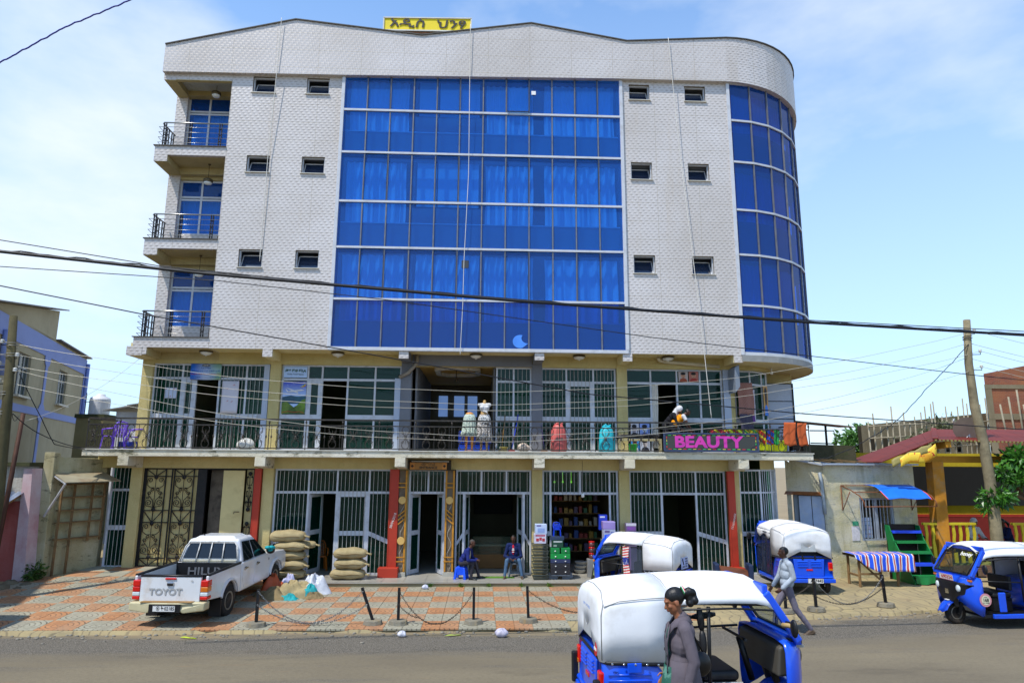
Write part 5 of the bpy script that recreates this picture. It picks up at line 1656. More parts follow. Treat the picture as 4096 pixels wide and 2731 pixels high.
# diners in the shade are built with the people
# satellite dish
ds = empty('satellite_dish',(15.5,20.7,4.13),label='large beige satellite dish standing on the red roof',cat='satellite dish')
m = MB(); m.lathe([(0.02,0.0),(0.2,0.025),(0.38,0.09),(0.50,0.16),(0.505,0.168)],28); DM = Matrix.Rotation(R(28),3,'Y') @ Matrix.Rotation(R(-58),3,'X')
m.v = [tuple((DM @ Vector((v[0],v[1] * 0.82,-v[2]))) + Vector((0.02,0.0,0.50))) for v in m.v]; m.build('dish',mat('dish_beige','#b5aa94',0.5,0,0.08,3),ds,w=False)
m = MB(); m.tube([(0.05,0.02,0.42),(0.02,-0.05,0.28),(0.04,0,0.02)],0.03,8); m.tube([(0.02,-0.05,0.28),(-0.14,-0.02,0.08)],0.015,6); m.tube([(0.02,-0.05,0.28),(0.14,0.0,0.05)],0.015,6); m.build('mount',mat('galv','#b9bcc0',0.4,0.6),ds,w=False)
m = MB(); m.tube([(-0.42,-0.05,0.55),(-0.50,-0.12,0.72),(-0.46,-0.12,0.76)],0.025,7); m.build('feed_arm',mat('galv'),ds,w=False)
# utility pole
POLE2 = mat('pole_grey','#7d735a',0.9,0,0.3,3,dirt='#3f382a',dirt_amt=0.6,dirt_s=4,bump=0.3,bs=14)
up2 = empty('utility_pole',(15.35,20.0,0),label='weathered grey wooden utility pole in front of the red roof',cat='utility pole',group='utility poles')
m = MB(); m.tube([(0.0,-0.1,0),(0.08,-0.1,1.4),(0.10,-0.08,3.0),(0.06,-0.05,4.2),(-0.04,0,5.2),(-0.06,0,6.6),(0.05,0,8.0)],[0.17,0.165,0.155,0.145,0.13,0.115,0.10],12); m.build('pole',POLE2,up2,w=False)
RPX = []
for x_,z_ in ((0.24,7.66),(0.02,7.25),(0.35,7.0),(-0.10,6.78),(0.33,6.5)):
 m = MB(); insul(m,(x_,-0.02,z_)); m.build('insulator',PORC if z_ != 6.78 else BLK,up2,w=False); RPX.append((15.35 + x_,19.98,z_))
 m = MB(); m.tube([(0.0,0,z_ - 0.12),(x_,-0.02,z_ - 0.11),(x_,-0.02,z_)],0.013,5); m.build('hook',BLK,up2,w=False)
m = MB(); m.tube([(0.0 + 0.13 * math.cos(k),0.13 * math.sin(k),7.34 + 0.012 * k) for k in [i * 0.5 for i in range(26)]],0.012,4); m.build('cable_binding',BLK,up2,w=False)
# broad-leaved tree at the right edge
tr = empty('street_tree',(17.65,20.2,0.25),label='leafy green tree reaching in from the right edge',cat='tree')
m = MB(); m.tube([(0.3,0,0),(0.2,0,0.9),(-0.1,-0.05,1.5),(-0.6,-0.1,2.05),(-1.1,-0.1,2.3),(-1.5,-0.1,2.9)],[0.2,0.16,0.13,0.11,0.08,0.04],10)
m.tube([(-0.1,-0.05,1.5),(0.1,0,2.4),(0.0,0,3.2)],[0.11,0.08,0.04],8); m.tube([(-0.6,-0.1,2.05),(-1.6,-0.3,2.35),(-2.3,-0.3,2.3)],[0.07,0.05,0.02],8)
m.build('trunk',mat('bark','#5f4a38',0.9,0,0.25,5,bump=0.4,bs=12),tr,w=False)
rnd = random.Random(11); m = MB()
for c,r,n in (((-1.2,-0.3,3.35),(0.6,0.5,0.42),620),((-0.3,-0.3,3.3),(0.7,0.5,0.6),760),((-0.6,-0.5,2.7),(0.6,0.4,0.3),380),((0.1,-0.2,2.3),(0.5,0.4,0.4),300),((-2.05,-0.35,2.25),(0.55,0.35,0.28),320),((-1.45,-0.4,2.75),(0.45,0.35,0.22),200),((-1.85,-0.4,2.95),(0.25,0.25,0.2),90),((-2.4,-0.3,2.0),(0.3,0.25,0.2),70),((0.5,-0.2,2.9),(0.8,0.5,0.9),400)):
 leaves(m,c,r,n,0.20,rnd,0.25,0.3)
m.build('crown',leafmat('glossy_leaf','#24521a','#5f9a34',0.35),tr,w=False)
# concrete shell under construction with pole scaffolding
CONC = m_plaster('raw_concrete','#776c54','#928770',0.6,'#5f563f',0.6,0.4)
ru = empty('concrete_shell',(28,42,0),label='unfinished grey concrete building wrapped in pole scaffolding',cat='building')
RA,RB = Vector((24.4,42,0)),Vector((36.0,46,0))
rd_ = RB - RA; rn = Vector((rd_.y,-rd_.x,0)).normalized()
def rw(u,z,o=0):
 p = RA + rd_ * u + rn * o; return Vector((p.x,p.y,z))
ruw = [(0.06,0.10),(0.15,0.19),(0.24,0.28),(0.33,0.37),(0.42,0.46),(0.52,0.56),(0.62,0.66),(0.72,0.76)]
m = MB(); us_ = sorted({0,1,*[a for p in ruw for a in p]}); zt_ = lambda u: 6.0 + 1.2 * u
for a,b in zip(us_,us_[1:]):
 hole = (a,b) in ruw
 for c,d in (((0,0),(4.4,4.4)),((4.4,4.4),(5.2,5.2)),((5.2,5.2),(zt_(a),zt_(b)))):
  if hole and c == (4.4,4.4):
   continue
  m.face([rw(a,c[0]),rw(b,c[1]),rw(b,d[1]),rw(a,d[0])])
q_ = Vector((4.6,7.2,0)); m.face([rw(0,0),rw(0,0) + q_,rw(0,6) + q_,rw(0,6)][::-1]); m.build('wall',CONC,ru)
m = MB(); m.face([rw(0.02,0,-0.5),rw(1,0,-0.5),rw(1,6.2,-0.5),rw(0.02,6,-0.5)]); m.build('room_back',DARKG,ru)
SCF = mat('scaffold_pole','#8f8672',0.9,0,0.2,3)
rnd = random.Random(3)
for k in range(26):
 u = -0.04 + 1.05 * k / 25; h = zt_(max(u,0)) + rnd.uniform(-0.2,1.3)
 m = MB(); m.tube([rw(u,0,1.0),rw(u + rnd.uniform(-.006,.006),h,1.0 + rnd.uniform(-.1,.1))],0.045,5); m.build('scaffold_pole',SCF,ru)
for z in (4.35,5.15,5.9):
 for a,b in ((-0.05,0.4),(0.35,0.75),(0.7,1.02)):
  m = MB(); m.tube([rw(a,z + 0.7 * a,1.05),rw(b,z + 0.7 * b,1.05)],0.04,5); m.build('scaffold_rail',SCF,ru)
m = MB(); rnd = random.Random(8)
for c,r,n in ((rw(0.18,4.6,1.6),(1.2,.8,.8),160),(rw(0.3,5.0,1.6),(1.4,.8,.9),180),(rw(0.47,5.8,1.5),(1.6,.8,1.0),300),(rw(0.58,5.7,1.5),(1.2,.8,.6),140)):
 leaves(m,c,r,n,0.32,rnd,0.1)
tag(m.build('scrub_bush',leafmat('dull_leaf','#4c5236','#6f7450')),'thin twiggy scrub in front of the unfinished concrete building','bush')
# brick building at the right edge
br = empty('brick_building',(37,44,0),label='tall unplastered red brick building with concrete bands at right edge',cat='building')
t = NT('red_brick'); bt = t.n('TexBrick',Scale=1.0,Mortar__Size=0.015); bt.inputs['Brick Width'].default_value = 0.26; bt.inputs['Row Height'].default_value = 0.09
bt.inputs['Color1'].default_value = C('#8a3f2a'); bt.inputs['Color2'].default_value = C('#6f2f22'); bt.inputs['Mortar'].default_value = C('#7d6454'); t.l(t.uv(),bt.inputs['Vector'])
k = t.mix(t.ramp(t.noise(0.4,5,0.6,t.pos()),(0.45,0.0),(0.7,0.6)),bt.outputs['Color'],C('#a0663a')); t.col(k); t.set(Roughness=0.9); t.bump(bt.outputs['Fac'],-0.4,0.02); BRK = t.m
m = MB(); m.hexa([(34.6,44,0),(46,44,0),(58,54,0),(46,54,0),(34.6,44,9.75),(46,44,12.0),(58,54,12.0),(46,54,9.8)]); m.build('wall',BRK,br)
m = MB(); m.box(34.55,46,43.93,44,8.72,9.0); m.box(34.55,46,43.93,44,6.6,7.0); m.box(34.55,35.0,43.94,44,0,8.72); m.build('concrete_band',CONC,br)
for k in range(6):
 x = 35.3 + 0.55 * k
 m = MB(); m.tube([(x,43.4,4.5),(x - 0.2 + 0.1 * (k % 3),43.5,7.6 + 0.5 * ((k * 7) % 3))],0.06,5); m.build('scaffold_pole',SCF,br)
# tree behind
ft = empty('distant_tree',(28.6,50,0),label='round dark green tree behind the unfinished concrete building',cat='tree')
m = MB(); m.tube([(0,0,0),(0.1,0,3.4)],[0.35,0.2],8); m.build('trunk',mat('bark'),ft,w=False)
m = MB(); rnd = random.Random(4)
for c,r,n in (((0,0,5.0),(1.6,1.4,1.4),700),((-0.5,-0.3,4.3),(1.3,1.2,1.0),500),((1.2,0.2,5.6),(1.6,1.2,1.0),600),((1.0,-0.4,4.4),(1.2,1,1.0),350)):
 leaves(m,c,r,n,0.42,rnd,0.45)
m.build('crown',leafmat('far_leaf','#3f6a2c','#5f8a3c',0.6),ft,w=False)
# mossy block wall and lean-to roof beside the gallery end
mw = MB(); mw.hexa([(10.3,21.6,0),(12.3,21.6,0),(12.3,21.85,0),(10.3,21.85,0),(10.3,21.6,4.10),(12.3,21.6,4.06),(12.3,21.85,4.06),(10.3,21.85,4.10)])
tag(mw.build('block_wall',m_plaster('mossy_block','#3f3d2a','#4f4c38',0.7,'#2a2a1e',0.6,1.5,'#3a4220')),'dark mossy concrete block wall behind the kiosk roof','wall')
ln = empty('lean_to',(11.0,22.2,4.0),label='rusty corrugated lean-to roof on posts beyond the balcony end',cat='shelter')
m = MB(); m.grid(lambda u,v: (-0.85 + 2.25 * u,-0.5 + 1.0 * v,0.88 - 0.20 * u + 0.05 * v + 0.012 * math.sin(v * 50)),3,40); m.build('roof_sheet',mat('rust_sheet','#8d7a64',0.7,0.1,0.2,3,dirt='#7a4424',dirt_amt=0.8,dirt_s=2),ln,w=False,solid=0.012)
m = MB(); m.tube([(0.5,-0.3,0.08),(0.5,-0.3,0.72)],0.04,6); m.build('post',BLK,ln,w=False)
m = MB(); m.tube([(-0.1,-0.4,0.55),(0.72,-0.4,0.55),(0.78,-0.4,0.1)],0.02,5); m.tube([(-0.1,-0.4,0.14),(0.78,-0.4,0.12)],0.02,5); m.build('side_rail',BLK,ln,w=False)
# green display steps and striped market table
gs = empty('display_steps',(12.75,19.75,0.06),label='green painted stepped display stand with one blue shelf',cat='display stand')
GRN = mat('stand_green','#157a3a',0.55,0,0.12,3,dirt='#0f5a2c',dirt_amt=0.5); BLU = mat('stand_blue','#1f48d8',0.5,0,0.08,3)
side = [(0.62,0.0),(0.62,1.58),(0.42,1.58),(0.30,1.2),(-0.45,0.1),(-0.45,0.0)]
for x in (-0.46,0.44):
 m = MB(); m.prism(side,lambda a,b,t: (t + 0.10 * (1 - b / 1.6) + (0 if x < 0 else 0.04),a,b),x,x + 0.03); m.build('side_panel',GRN,gs,w=False)
for k,(y,z,c) in enumerate(((0.42,1.42,BLU),(0.28,1.14,GRN),(0.10,0.86,GRN),(-0.12,0.55,BLU),(-0.36,0.24,GRN))):
 o_ = 0.10 * (1 - z / 1.6)
 m = MB(); m.box(-0.43 + o_,0.46 + o_,y - 0.10,y + 0.22,z - 0.02,z); m.box(-0.43 + o_,0.46 + o_,y - 0.12,y - 0.10,z - 0.06,z + 0.02); m.build('shelf',c,gs,w=False)
m = MB(); m.grid(lambda u,v: (-0.34 + 0.86 * u,-0.49 + 0.03 * math.sin(u * 14) * (1 - v),0.05 + 0.20 * v - 0.03 * math.sin(u * 6)),16,4); m.build('plastic_skirt',GRN,gs,w=False)
m = MB(); m.box(-0.43,0.5,0.60,0.63,0.0,1.6); m.build('back_board',mat('stand_dark','#2b2016',0.8),gs,w=False)
tb_ = empty('market_table',(11.35,19.35,0.06),label='rough wooden trestle table in front of the kiosk window',cat='table')
for x,y in ((-0.72,-0.32),(-0.10,-0.30),(0.45,-0.2),(-0.72,0.25),(0.72,0.2)):
 m = MB(); m.bar((x,y,0),(x + 0.03,y + 0.03,0.80),0.06); m.build('leg',WOODB,tb_,w=False)
m = MB(); m.bar((-0.72,-0.32,0.35),(-0.1,-0.3,0.35),0.06,0.05); m.bar((-0.72,-0.3,0.75),(-0.12,-0.28,0.2),0.05,0.04); m.bar((-0.72,-0.3,0.3),(-0.7,0.25,0.3),0.05,0.05); m.build('brace',WOODB,tb_,w=False)
m = MB(); m.box(-0.82,0.85,-0.38,0.32,0.80,0.86); m.build('table_top',WOODB,tb_,w=False)
t = NT('striped_plastic'); sp2 = t.n('SeparateXYZ'); t.l(t.obj(),sp2.inputs[0]); fr = t.math('FRACT',t.math('MULTIPLY',t.math('ADD',sp2.outputs['X'],t.math('MULTIPLY',t.noise(1.5,2,0.5,t.obj()),0.12)),5.2))
x_ = t.n('ValToRGB'); x_.color_ramp.interpolation = 'CONSTANT'; e = x_.color_ramp.elements; e[0].position = 0; e[0].color = C('#1f4fd8'); e[1].position = 0.40; e[1].color = C('#d8d4d0')
for p_,c_ in ((0.55,'#b8321e'),(0.75,'#d8d4d0'),(0.9,'#1f4fd8')):
 q = e.new(p_); q.color = C(c_)
t.l(fr,x_.inputs[0]); t.col(x_.outputs[0]); t.set(Roughness=0.4)
def cloth(u,v):
 x = -0.86 + 1.72 * u
 if v < 0.45:
  return (x,0.30 - 0.68 * v / 0.45,0.885 + 0.02 * math.sin(u * 17) * math.sin(v * 9))
 w_ = (v - 0.45) / 0.55
 return (x + 0.02 * math.sin(u * 25) * w_,-0.40 - 0.04 * math.sin(u * 21 + 1) * w_ - 0.03 * w_,0.885 - (0.46 if u > 0.33 else 0.10 + 1.1 * u) * w_)
m = MB(); m.grid(cloth,44,14); tag(m.build('striped_cloth',t.m,loc=(11.35,19.35,0.06),solid=0.004),'blue white and red striped plastic sheet over the market table','cloth')
# ------------------------------------------------------------------ three-wheelers
def loft(m,stations,mi=0,cap0=False,cap1=False):
 n = len(stations[0])
 i0 = len(m.v)
 for s in stations:
  m.v += [tuple(p) for p in s]
 for i in range(len(stations) - 1):
  for k in range(n - 1):
   a = i0 + i * n + k
   m.f.append((a,a + 1,a + n + 1,a + n)); m.m.append(mi); m.sm.append(True)
 for cap,base in ((cap0,0),(cap1,len(stations) - 1)):
  if cap:
   m.f.append(tuple(i0 + base * n + k for k in range(n))); m.m.append(mi); m.sm.append(True)
TBLUE = mat('tuktuk_blue','#0f4fd8',0.28,0,0.06,2,coat=0.6,dirt='#2a4a8a',dirt_amt=0.35,dirt_s=3)
CANV = mat('white_canvas','#dfe0e2',0.55,0,0.03,2,bump=0.45,bs=3.2,dirt='#a8a296',dirt_amt=0.5,dirt_s=1.7)
BLKP = mat('black_plastic','#141416',0.45,0,0.15,5)
BLKV = mat('black_vinyl','#1a1a1c',0.5,0,0.2,4,bump=0.1,bs=20)
TYRE = mat('tyre_rubber','#1f1d1b',0.85,0,0.2,8,dirt='#6a5a48',dirt_amt=0.5,dirt_s=5)
RIM = mat('steel_rim','#8b857a',0.45,0.6,0.15,6,dirt='#5a4a3a',dirt_amt=0.6)
REDL = mat('red_lens','#c8140c',0.15,0,0.1,6,coat=0.5)
AMBL = mat('amber_lens','#c86a14',0.2,0,0.1,6,coat=0.5)
CLRL = mat('clear_lens','#c9d2d4',0.1,0,0.1,6,coat=0.8)
CHR = mat('chrome','#c9c9c9',0.12,1.0,0.03,3)
PLATE_W = mat('plate_white','#d8d8d4',0.5,0,0.03,3)
INK = mat('ink_black'); INKR = mat('ink_red','#b82018',0.6); INKB = mat('ink_blue','#2a6fc0',0.6); INKW = mat('ink_white','#e0e0dc',0.6)
def wheel(name,c,r,w,parent,steer=0.0,detail=True):
 a = w / 2
 m = MB(); m.lathe([(r * 0.58,-a * 0.8),(r * 0.72,-a),(r * 0.93,-a * 0.92),(r,-a * 0.5),(r,a * 0.5),(r * 0.93,a * 0.92),(r * 0.72,a),(r * 0.58,a * 0.8)],28,(0,0,0),'y')
 t_ = m.build(name,TYRE,parent,w=False,loc=c,rot=(0,0,steer))
 m = MB(); m.lathe([(r * 0.05,-a * 0.55),(r * 0.15,-a * 0.6),(r * 0.2,-a * 0.35),(r * 0.45,-a * 0.45),(r * 0.5,-a * 0.85),(r * 0.6,-a * 0.9),(r * 0.6,a * 0.9),(r * 0.5,a * 0.85),(r * 0.45,a * 0.45),(r * 0.2,a * 0.35),(r * 0.05,a * 0.5)],24,(0,0,0),'y')
 m.build('rim',RIM,t_,w=False)
 if detail:
  m = MB()
  for k in range(5):
   q = 6.283 * k / 5
   for s in (-1,1):
    m.cyl((0.32 * r * math.cos(q),s * a * 0.45,0.32 * r * math.sin(q)),(0.32 * r * math.cos(q),s * a * 0.62,0.32 * r * math.sin(q)),r * 0.06,6)
  m.build('wheel_nut',CHR,t_,w=False)
 return t_
def plate(parent,c,rot,w,h,txt,ink,sub=''):
 m = MB(); m.box(-w / 2,w / 2,-0.004,0.004,-h / 2,h / 2)
 p = m.build('number_plate',PLATE_W,parent,w=False,loc=c,rot=rot)
 text('lettering',txt,h * 0.82,ink,p,False,(w * 0.06,-0.006,0),ext=0.001,fit=w * 0.80,bold=0.002)
 f = MB()
 for a,b,e,d in ((-w / 2,w / 2,-h / 2,-h / 2 + 0.006),(-w / 2,w / 2,h / 2 - 0.006,h / 2),(-w / 2,-w / 2 + 0.006,-h / 2,h / 2),(w / 2 - 0.006,w / 2,-h / 2,h / 2)):
  f.box(a,b,-0.006,-0.0045,e,d)
 f.build('plate_rim',ink,p,w=False)
 return p
def tuktuk(loc,rz,label,front='twin',canopy_open=True,steer=0.0,rear_plate=None,front_plate=None,pitch=0.0,scale=1.0):
 T = empty('three_wheeler',loc,0,label,'three-wheeler','blue and white three-wheelers',rot=(0,pitch,rz))
 T.scale = (scale,) * 3
 B = lambda name,m,mt,par=None,**kw: m.build(name,mt,par or T,w=False,**kw)
 # --- rear tub with wheel arches
 m = MB()
 def sec(x,w,z0,z1,r=0.05):
  return [(x,-w + 0.02,z0),(x,-w,z0 + 0.10),(x,-w,z1 - 0.25),(x,-w + 0.012,z1 - 0.05),(x,-w + 0.05,z1),(x,w - 0.05,z1),(x,w - 0.012,z1 - 0.05),(x,w,z1 - 0.25),(x,w,z0 + 0.10),(x,w - 0.02,z0)]
 loft(m,[sec(-1.20,0.585,0.36,0.93),sec(-1.165,0.62,0.33,0.94),sec(-1.08,0.64,0.42,0.94),sec(-0.98,0.645,0.52,0.94),sec(-0.85,0.645,0.55,0.93),sec(-0.72,0.645,0.52,0.92),sec(-0.58,0.64,0.36,0.88),sec(-0.45,0.635,0.30,0.70),sec(-0.36,0.63,0.28,0.55)],cap0=True,cap1=True)
 body = B('rear_body',m,TBLUE)
 # pressed ribs along the flank
 for s in (-1,1):
  for z in (0.66,0.72,0.78):
   m = MB(); m.tube([(-1.14,s * 0.635,z),(-0.66,s * 0.648,z - 0.01)],0.009,6); B('flank_rib',m,TBLUE,body)
 # tail panel: bumper, lamps, louvres, plate
 m = MB(); m.box(-1.26,-1.15,-0.64,0.64,0.30,0.40); m.box(-1.245,-1.16,-0.60,0.60,0.41,0.46); B('rear_bumper',m,TBLUE,bev=0.02,seg=3)
 m = MB(); m.hexa([(-1.225,-0.36,0.46),(-1.225,0.36,0.46),(-1.19,0.36,0.46),(-1.19,-0.36,0.46),(-1.22,-0.40,0.88),(-1.22,0.40,0.88),(-1.19,0.40,0.88),(-1.19,-0.40,0.88)]); lid = B('engine_lid',m,TBLUE,bev=0.015)
 for s in (-1,1):
  for k in range(4):
   m = MB(); m.hexa([(-1.245,s * 0.17 - 0.13,0.70 + 0.04 * k),(-1.245,s * 0.17 + 0.13,0.70 + 0.04 * k),(-1.215,s * 0.17 + 0.13,0.70 + 0.04 * k),(-1.215,s * 0.17 - 0.13,0.70 + 0.04 * k),(-1.222,s * 0.17 - 0.13,0.725 + 0.04 * k),(-1.222,s * 0.17 + 0.13,0.725 + 0.04 * k),(-1.21,s * 0.17 + 0.13,0.725 + 0.04 * k),(-1.21,s * 0.17 - 0.13,0.725 + 0.04 * k)]); B('louvre',m,TBLUE,lid)
  m = MB(); m.box(-1.235,-1.16,s * 0.545 - 0.055,s * 0.545 + 0.055,0.60,0.80); tl = B('tail_lamp',m,REDL,bev=0.02,seg=3)
  m = MB(); m.box(-1.238,-1.22,s * 0.545 - 0.05,s * 0.545 + 0.05,0.60,0.65); B('turn_lens',m,AMBL,tl,bev=0.004)
  m = MB(); m.box(-0.98,-0.70,s * 0.53,s * 0.56,0.05,0.30); B('mud_flap',m,BLKP)
 m = MB(); m.box(-1.236,-1.22,-0.08,0.08,0.60,0.64); B('reflector',m,REDL,lid)
 if rear_plate:
  plate(T,(-1.272,-0.12,0.355),(0,0,R(-90)),0.40,0.12,*rear_plate)
 # --- canopy
 def arch(x,hw,zt,zb,ze):
  """right bottom to left bottom over the top"""
  pts = [(-hw,zb),(-hw,(zb + ze) / 2),(-hw + 0.006,ze - 0.05),(-hw + 0.022,ze + 0.005),(-hw + 0.065,ze + 0.06),(-hw + 0.15,ze + 0.095),(-hw * 0.42,zt - 0.022),(0,zt)]
  pts = pts + [(-a,b) for a,b in pts[-2::-1]]
  return [(x,a,b) for a,b in pts]
 m = MB()
 st = [arch(-1.215,0.555,1.50,0.90,1.345),arch(-1.20,0.592,1.555,0.90,1.395),arch(-1.165,0.615,1.605,0.90,1.445),arch(-1.10,0.628,1.645,0.90,1.48),arch(-0.98,0.637,1.675,0.90,1.505),arch(-0.70,0.645,1.70,0.88,1.525),arch(-0.40,0.645,1.715,0.86,1.535)]
 shr = lambda k,dx: [(x + dx,y * k,1.17 + (z - 1.17) * k) for x,y,z in st[0]]
 loft(m,[shr(0.02,-0.006),shr(0.6,-0.004)] + st)
 can = B('canopy',m,CANV,solid=0.012)
 m = MB()
 fr_ = [arch(x,hw,zt,0.9,ze)[2:-2] for x,hw,zt,ze in ((-0.41,0.645,1.715,1.535),(-0.05,0.645,1.73,1.545),(0.35,0.635,1.735,1.545),(0.62,0.61,1.725,1.53),(0.76,0.585,1.70,1.50),(0.84,0.565,1.66,1.44))]
 loft(m,fr_)
 B('roof_cover',m,CANV,can,solid=0.012)
 m = MB()
 for s in (-1,1):
  m.tube([(-0.40,s * 0.652,1.44),(0.3,s * 0.648,1.445),(0.83,s * 0.575,1.40)],0.012,6)
 B('piping',m,BLKP,can)
 m = MB(); loop = [(-1.20,-0.56,0.905),(-1.20,0.56,0.905),(-1.15,0.635,0.90),(-0.40,0.655,0.87)]
 m.tube([(a,-b,c) for a,b,c in loop[::-1]] + loop[1:],0.022,6,sx=0.6); B('canopy_hem',m,BLKV,can)
 m = MB()
 for s in (-1,1):
  for k in range(6):
   m.ell((-1.1 + 0.13 * k,s * 0.668,0.895 - 0.005 * k),(0.014,0.006,0.014),8,5)
 B('snap_stud',m,CHR,can)
 m = MB(); m.hexa([(-1.19,-0.20,1.06),(-1.19,0.20,1.06),(-1.18,0.20,1.06),(-1.18,-0.20,1.06),(-1.187,-0.17,1.33),(-1.187,0.17,1.33),(-1.176,0.17,1.33),(-1.176,-0.17,1.33)])
 m.v = [(x - 0.038,y,z) for x,y,z in m.v]; B('rear_window',m,mat('cloudy_plastic','#a9aeb0',0.3,0,0.15,5),can,bev=0.004)
 SEAM = mat('canvas_seam','#9a9a98',0.7)
 for s in (-1,1):
  m = MB(); m.tube([(-1.17,s * 0.60,1.475),(-1.0,s * 0.625,1.535),(-0.7,s * 0.632,1.56),(-0.42,s * 0.632,1.57)],0.006,5); B('seam',m,SEAM,can)
  m = MB(); m.tube([(-1.20,s * 0.60,0.92),(-1.203,s * 0.597,1.38),(-1.175,s * 0.58,1.50),(-1.14,s * 0.35,1.605),(-1.14,0,1.63)],0.006,5); B('seam',m,SEAM,can)
 m = MB(); m.tube([(-0.40,-0.652,0.86),(-0.40,-0.652,1.52),(-0.40,-0.585,1.605),(-0.40,-0.27,1.70),(-0.40,0,1.722),(-0.40,0.27,1.70),(-0.40,0.585,1.605),(-0.40,0.652,1.52),(-0.40,0.652,0.86)],0.007,5); B('seam',m,SEAM,can)
 # --- floor, sills, firewall
 m = MB(); m.box(-0.6,0.95,-0.57,0.57,0.24,0.29); B('floor_pan',m,BLKP)
 for s in (-1,1):
  m = MB(); m.box(-0.40,0.75,s * 0.59 - 0.03,s * 0.59 + 0.03,0.22,0.31); B('side_sill',m,TBLUE,bev=0.012)
 # frame posts
 for s in (-1,1):
  m = MB(); m.tube([(-0.40,s * 0.60,0.5),(-0.40,s * 0.60,1.48)],0.02,7)
  m.tube([(-0.40,s * 0.58,1.50),(0.78,s * 0.55,1.46)],0.018,7)
  m.tube([(0.02,s * 0.61,0.55),(0.04,s * 0.61,1.46)],0.022,7)
  if s > 0: m.tube([(0.04,0.61,0.95),(0.92,0.60,0.98)],0.016,7)
  B('frame_tube',m,BLKP)
 # front cowl
 def cw(x,w,z0,z1,b=0.10):
  return [(x,-w * 0.93,z0),(x,-w,z0 + 0.2),(x,-w,z1 - b),(x,-w + b * 0.4,z1 - b * 0.25),(x,-w * 0.6,z1),(x,w * 0.6,z1),(x,w - b * 0.4,z1 - b * 0.25),(x,w,z1 - b),(x,w,z0 + 0.2),(x,w * 0.93,z0)]
 m = MB(); loft(m,[cw(0.93,0.60,0.24,1.05),cw(1.00,0.59,0.27,1.06),cw(1.10,0.54,0.34,1.05),cw(1.19,0.44,0.44,1.02),cw(1.24,0.30,0.54,0.95),cw(1.26,0.18,0.60,0.88)],cap1=True)
 cowl = B('front_cowl',m,TBLUE,solid=0.015)
 # windscreen frame and glass
 lo,hi,tw,bw = (1.13,1.05),(0.77,1.62),0.53,0.55
 m = MB()
 for s in (-1,1):
  m.bar((lo[0],s * bw,lo[1]),(hi[0],s * tw,hi[1] - 0.03),0.06,0.09)
 m.bar((hi[0],-tw,hi[1]),(hi[0],tw,hi[1]),0.07,0.11)
 m.bar((lo[0],-bw,lo[1]),(lo[0],bw,lo[1]),0.07,0.08)
 wf = B('windscreen_frame',m,TBLUE,bev=0.015)
 m = MB(); m.tube([(lo[0] + 0.035,-0.49,1.10),(lo[0] + 0.035,0.49,1.10),(hi[0] + 0.045,0.46,1.55),(hi[0] + 0.045,-0.46,1.55)],0.02,6,closed=True); B('windscreen_seal',m,BLKP,wf)
 m = MB(); m.face([(lo[0] + 0.04,-0.49,1.10),(lo[0] + 0.04,0.49,1.10),(hi[0] + 0.05,0.46,1.55),(hi[0] + 0.05,-0.46,1.55)]); B('windscreen',m,CGLASS,wf,solid=0.006)
 m = MB(); m.tube([(1.20,0.1,1.09),(1.16,0.02,1.18),(1.10,-0.14,1.32)],0.008,5); B('wiper',m,BLKP,wf)
 # dashboard, handlebar, seats
 m = MB(); m.hexa([(0.88,-0.50,0.66),(0.88,0.50,0.66),(1.05,0.48,0.66),(1.05,-0.48,0.66),(0.90,-0.52,0.98),(0.90,0.52,0.98),(1.08,0.52,1.04),(1.08,-0.52,1.04)]); B('dashboard',m,mat('dash_grey','#4a4740',0.6),bev=0.03,seg=3)
 m = MB(); m.tube([(0.80,0,0.5),(0.66,0,0.98)],0.04,8); m.tube([(0.60,-0.32,1.02),(0.66,-0.1,0.99),(0.66,0.1,0.99),(0.60,0.32,1.02)],0.018,7); B('handlebar',m,BLKP)
 m = MB(); m.box(0.05,0.50,-0.34,0.34,0.58,0.70); ds_ = B('driver_seat',m,BLKV,bev=0.05,seg=4)
 m = MB(); m.box(0.02,0.48,-0.30,0.30,0.29,0.58); B('seat_box',m,BLKP,ds_,bev=0.02)
 m = MB(); m.box(-0.02,0.06,-0.30,0.30,0.72,1.02); B('seat_back',m,BLKV,ds_,bev=0.03)
 m = MB(); m.box(-0.98,-0.50,-0.56,0.56,0.55,0.70); bs_ = B('bench_seat',m,BLKV,bev=0.04,seg=3)
 m = MB(); m.box(-1.05,-0.95,-0.56,0.56,0.70,1.25); B('bench_back',m,BLKV,bs_,bev=0.04,seg=3)
 # front mudguard, fork, wheels
 m = MB()
 gd = []
 for k in range(13):
  a = R(8 + 190 * k / 12)
  r = 0.30
  gd.append([(1.16 + r * math.cos(a),y,0.225 + r * math.sin(a) - abs(y) * 0.25 * abs(y) / 0.13) for y in (-0.13,-0.10,-0.04,0.04,0.10,0.13)])
 gd = gd[0:10]
 gd[0] = [(x + 0.06,y * 0.5,z + 0.02) for x,y,z in gd[0]]
 loft(m,gd); B('front_mudguard',m,TBLUE,solid=0.01)
 m = MB(); m.bar((1.02,0.10,0.62),(1.15,0.10,0.22),0.05,0.07); m.bar((1.02,-0.10,0.62),(1.15,-0.10,0.22),0.05,0.07); B('fork',m,BLKP)
 wheel('front_wheel',(1.16,0,0.235),0.235,0.12,T,steer)
 wheel('rear_wheel',(-0.86,0.53,0.21),0.21,0.12,T)
 wheel('rear_wheel',(-0.86,-0.53,0.21),0.21,0.12,T)
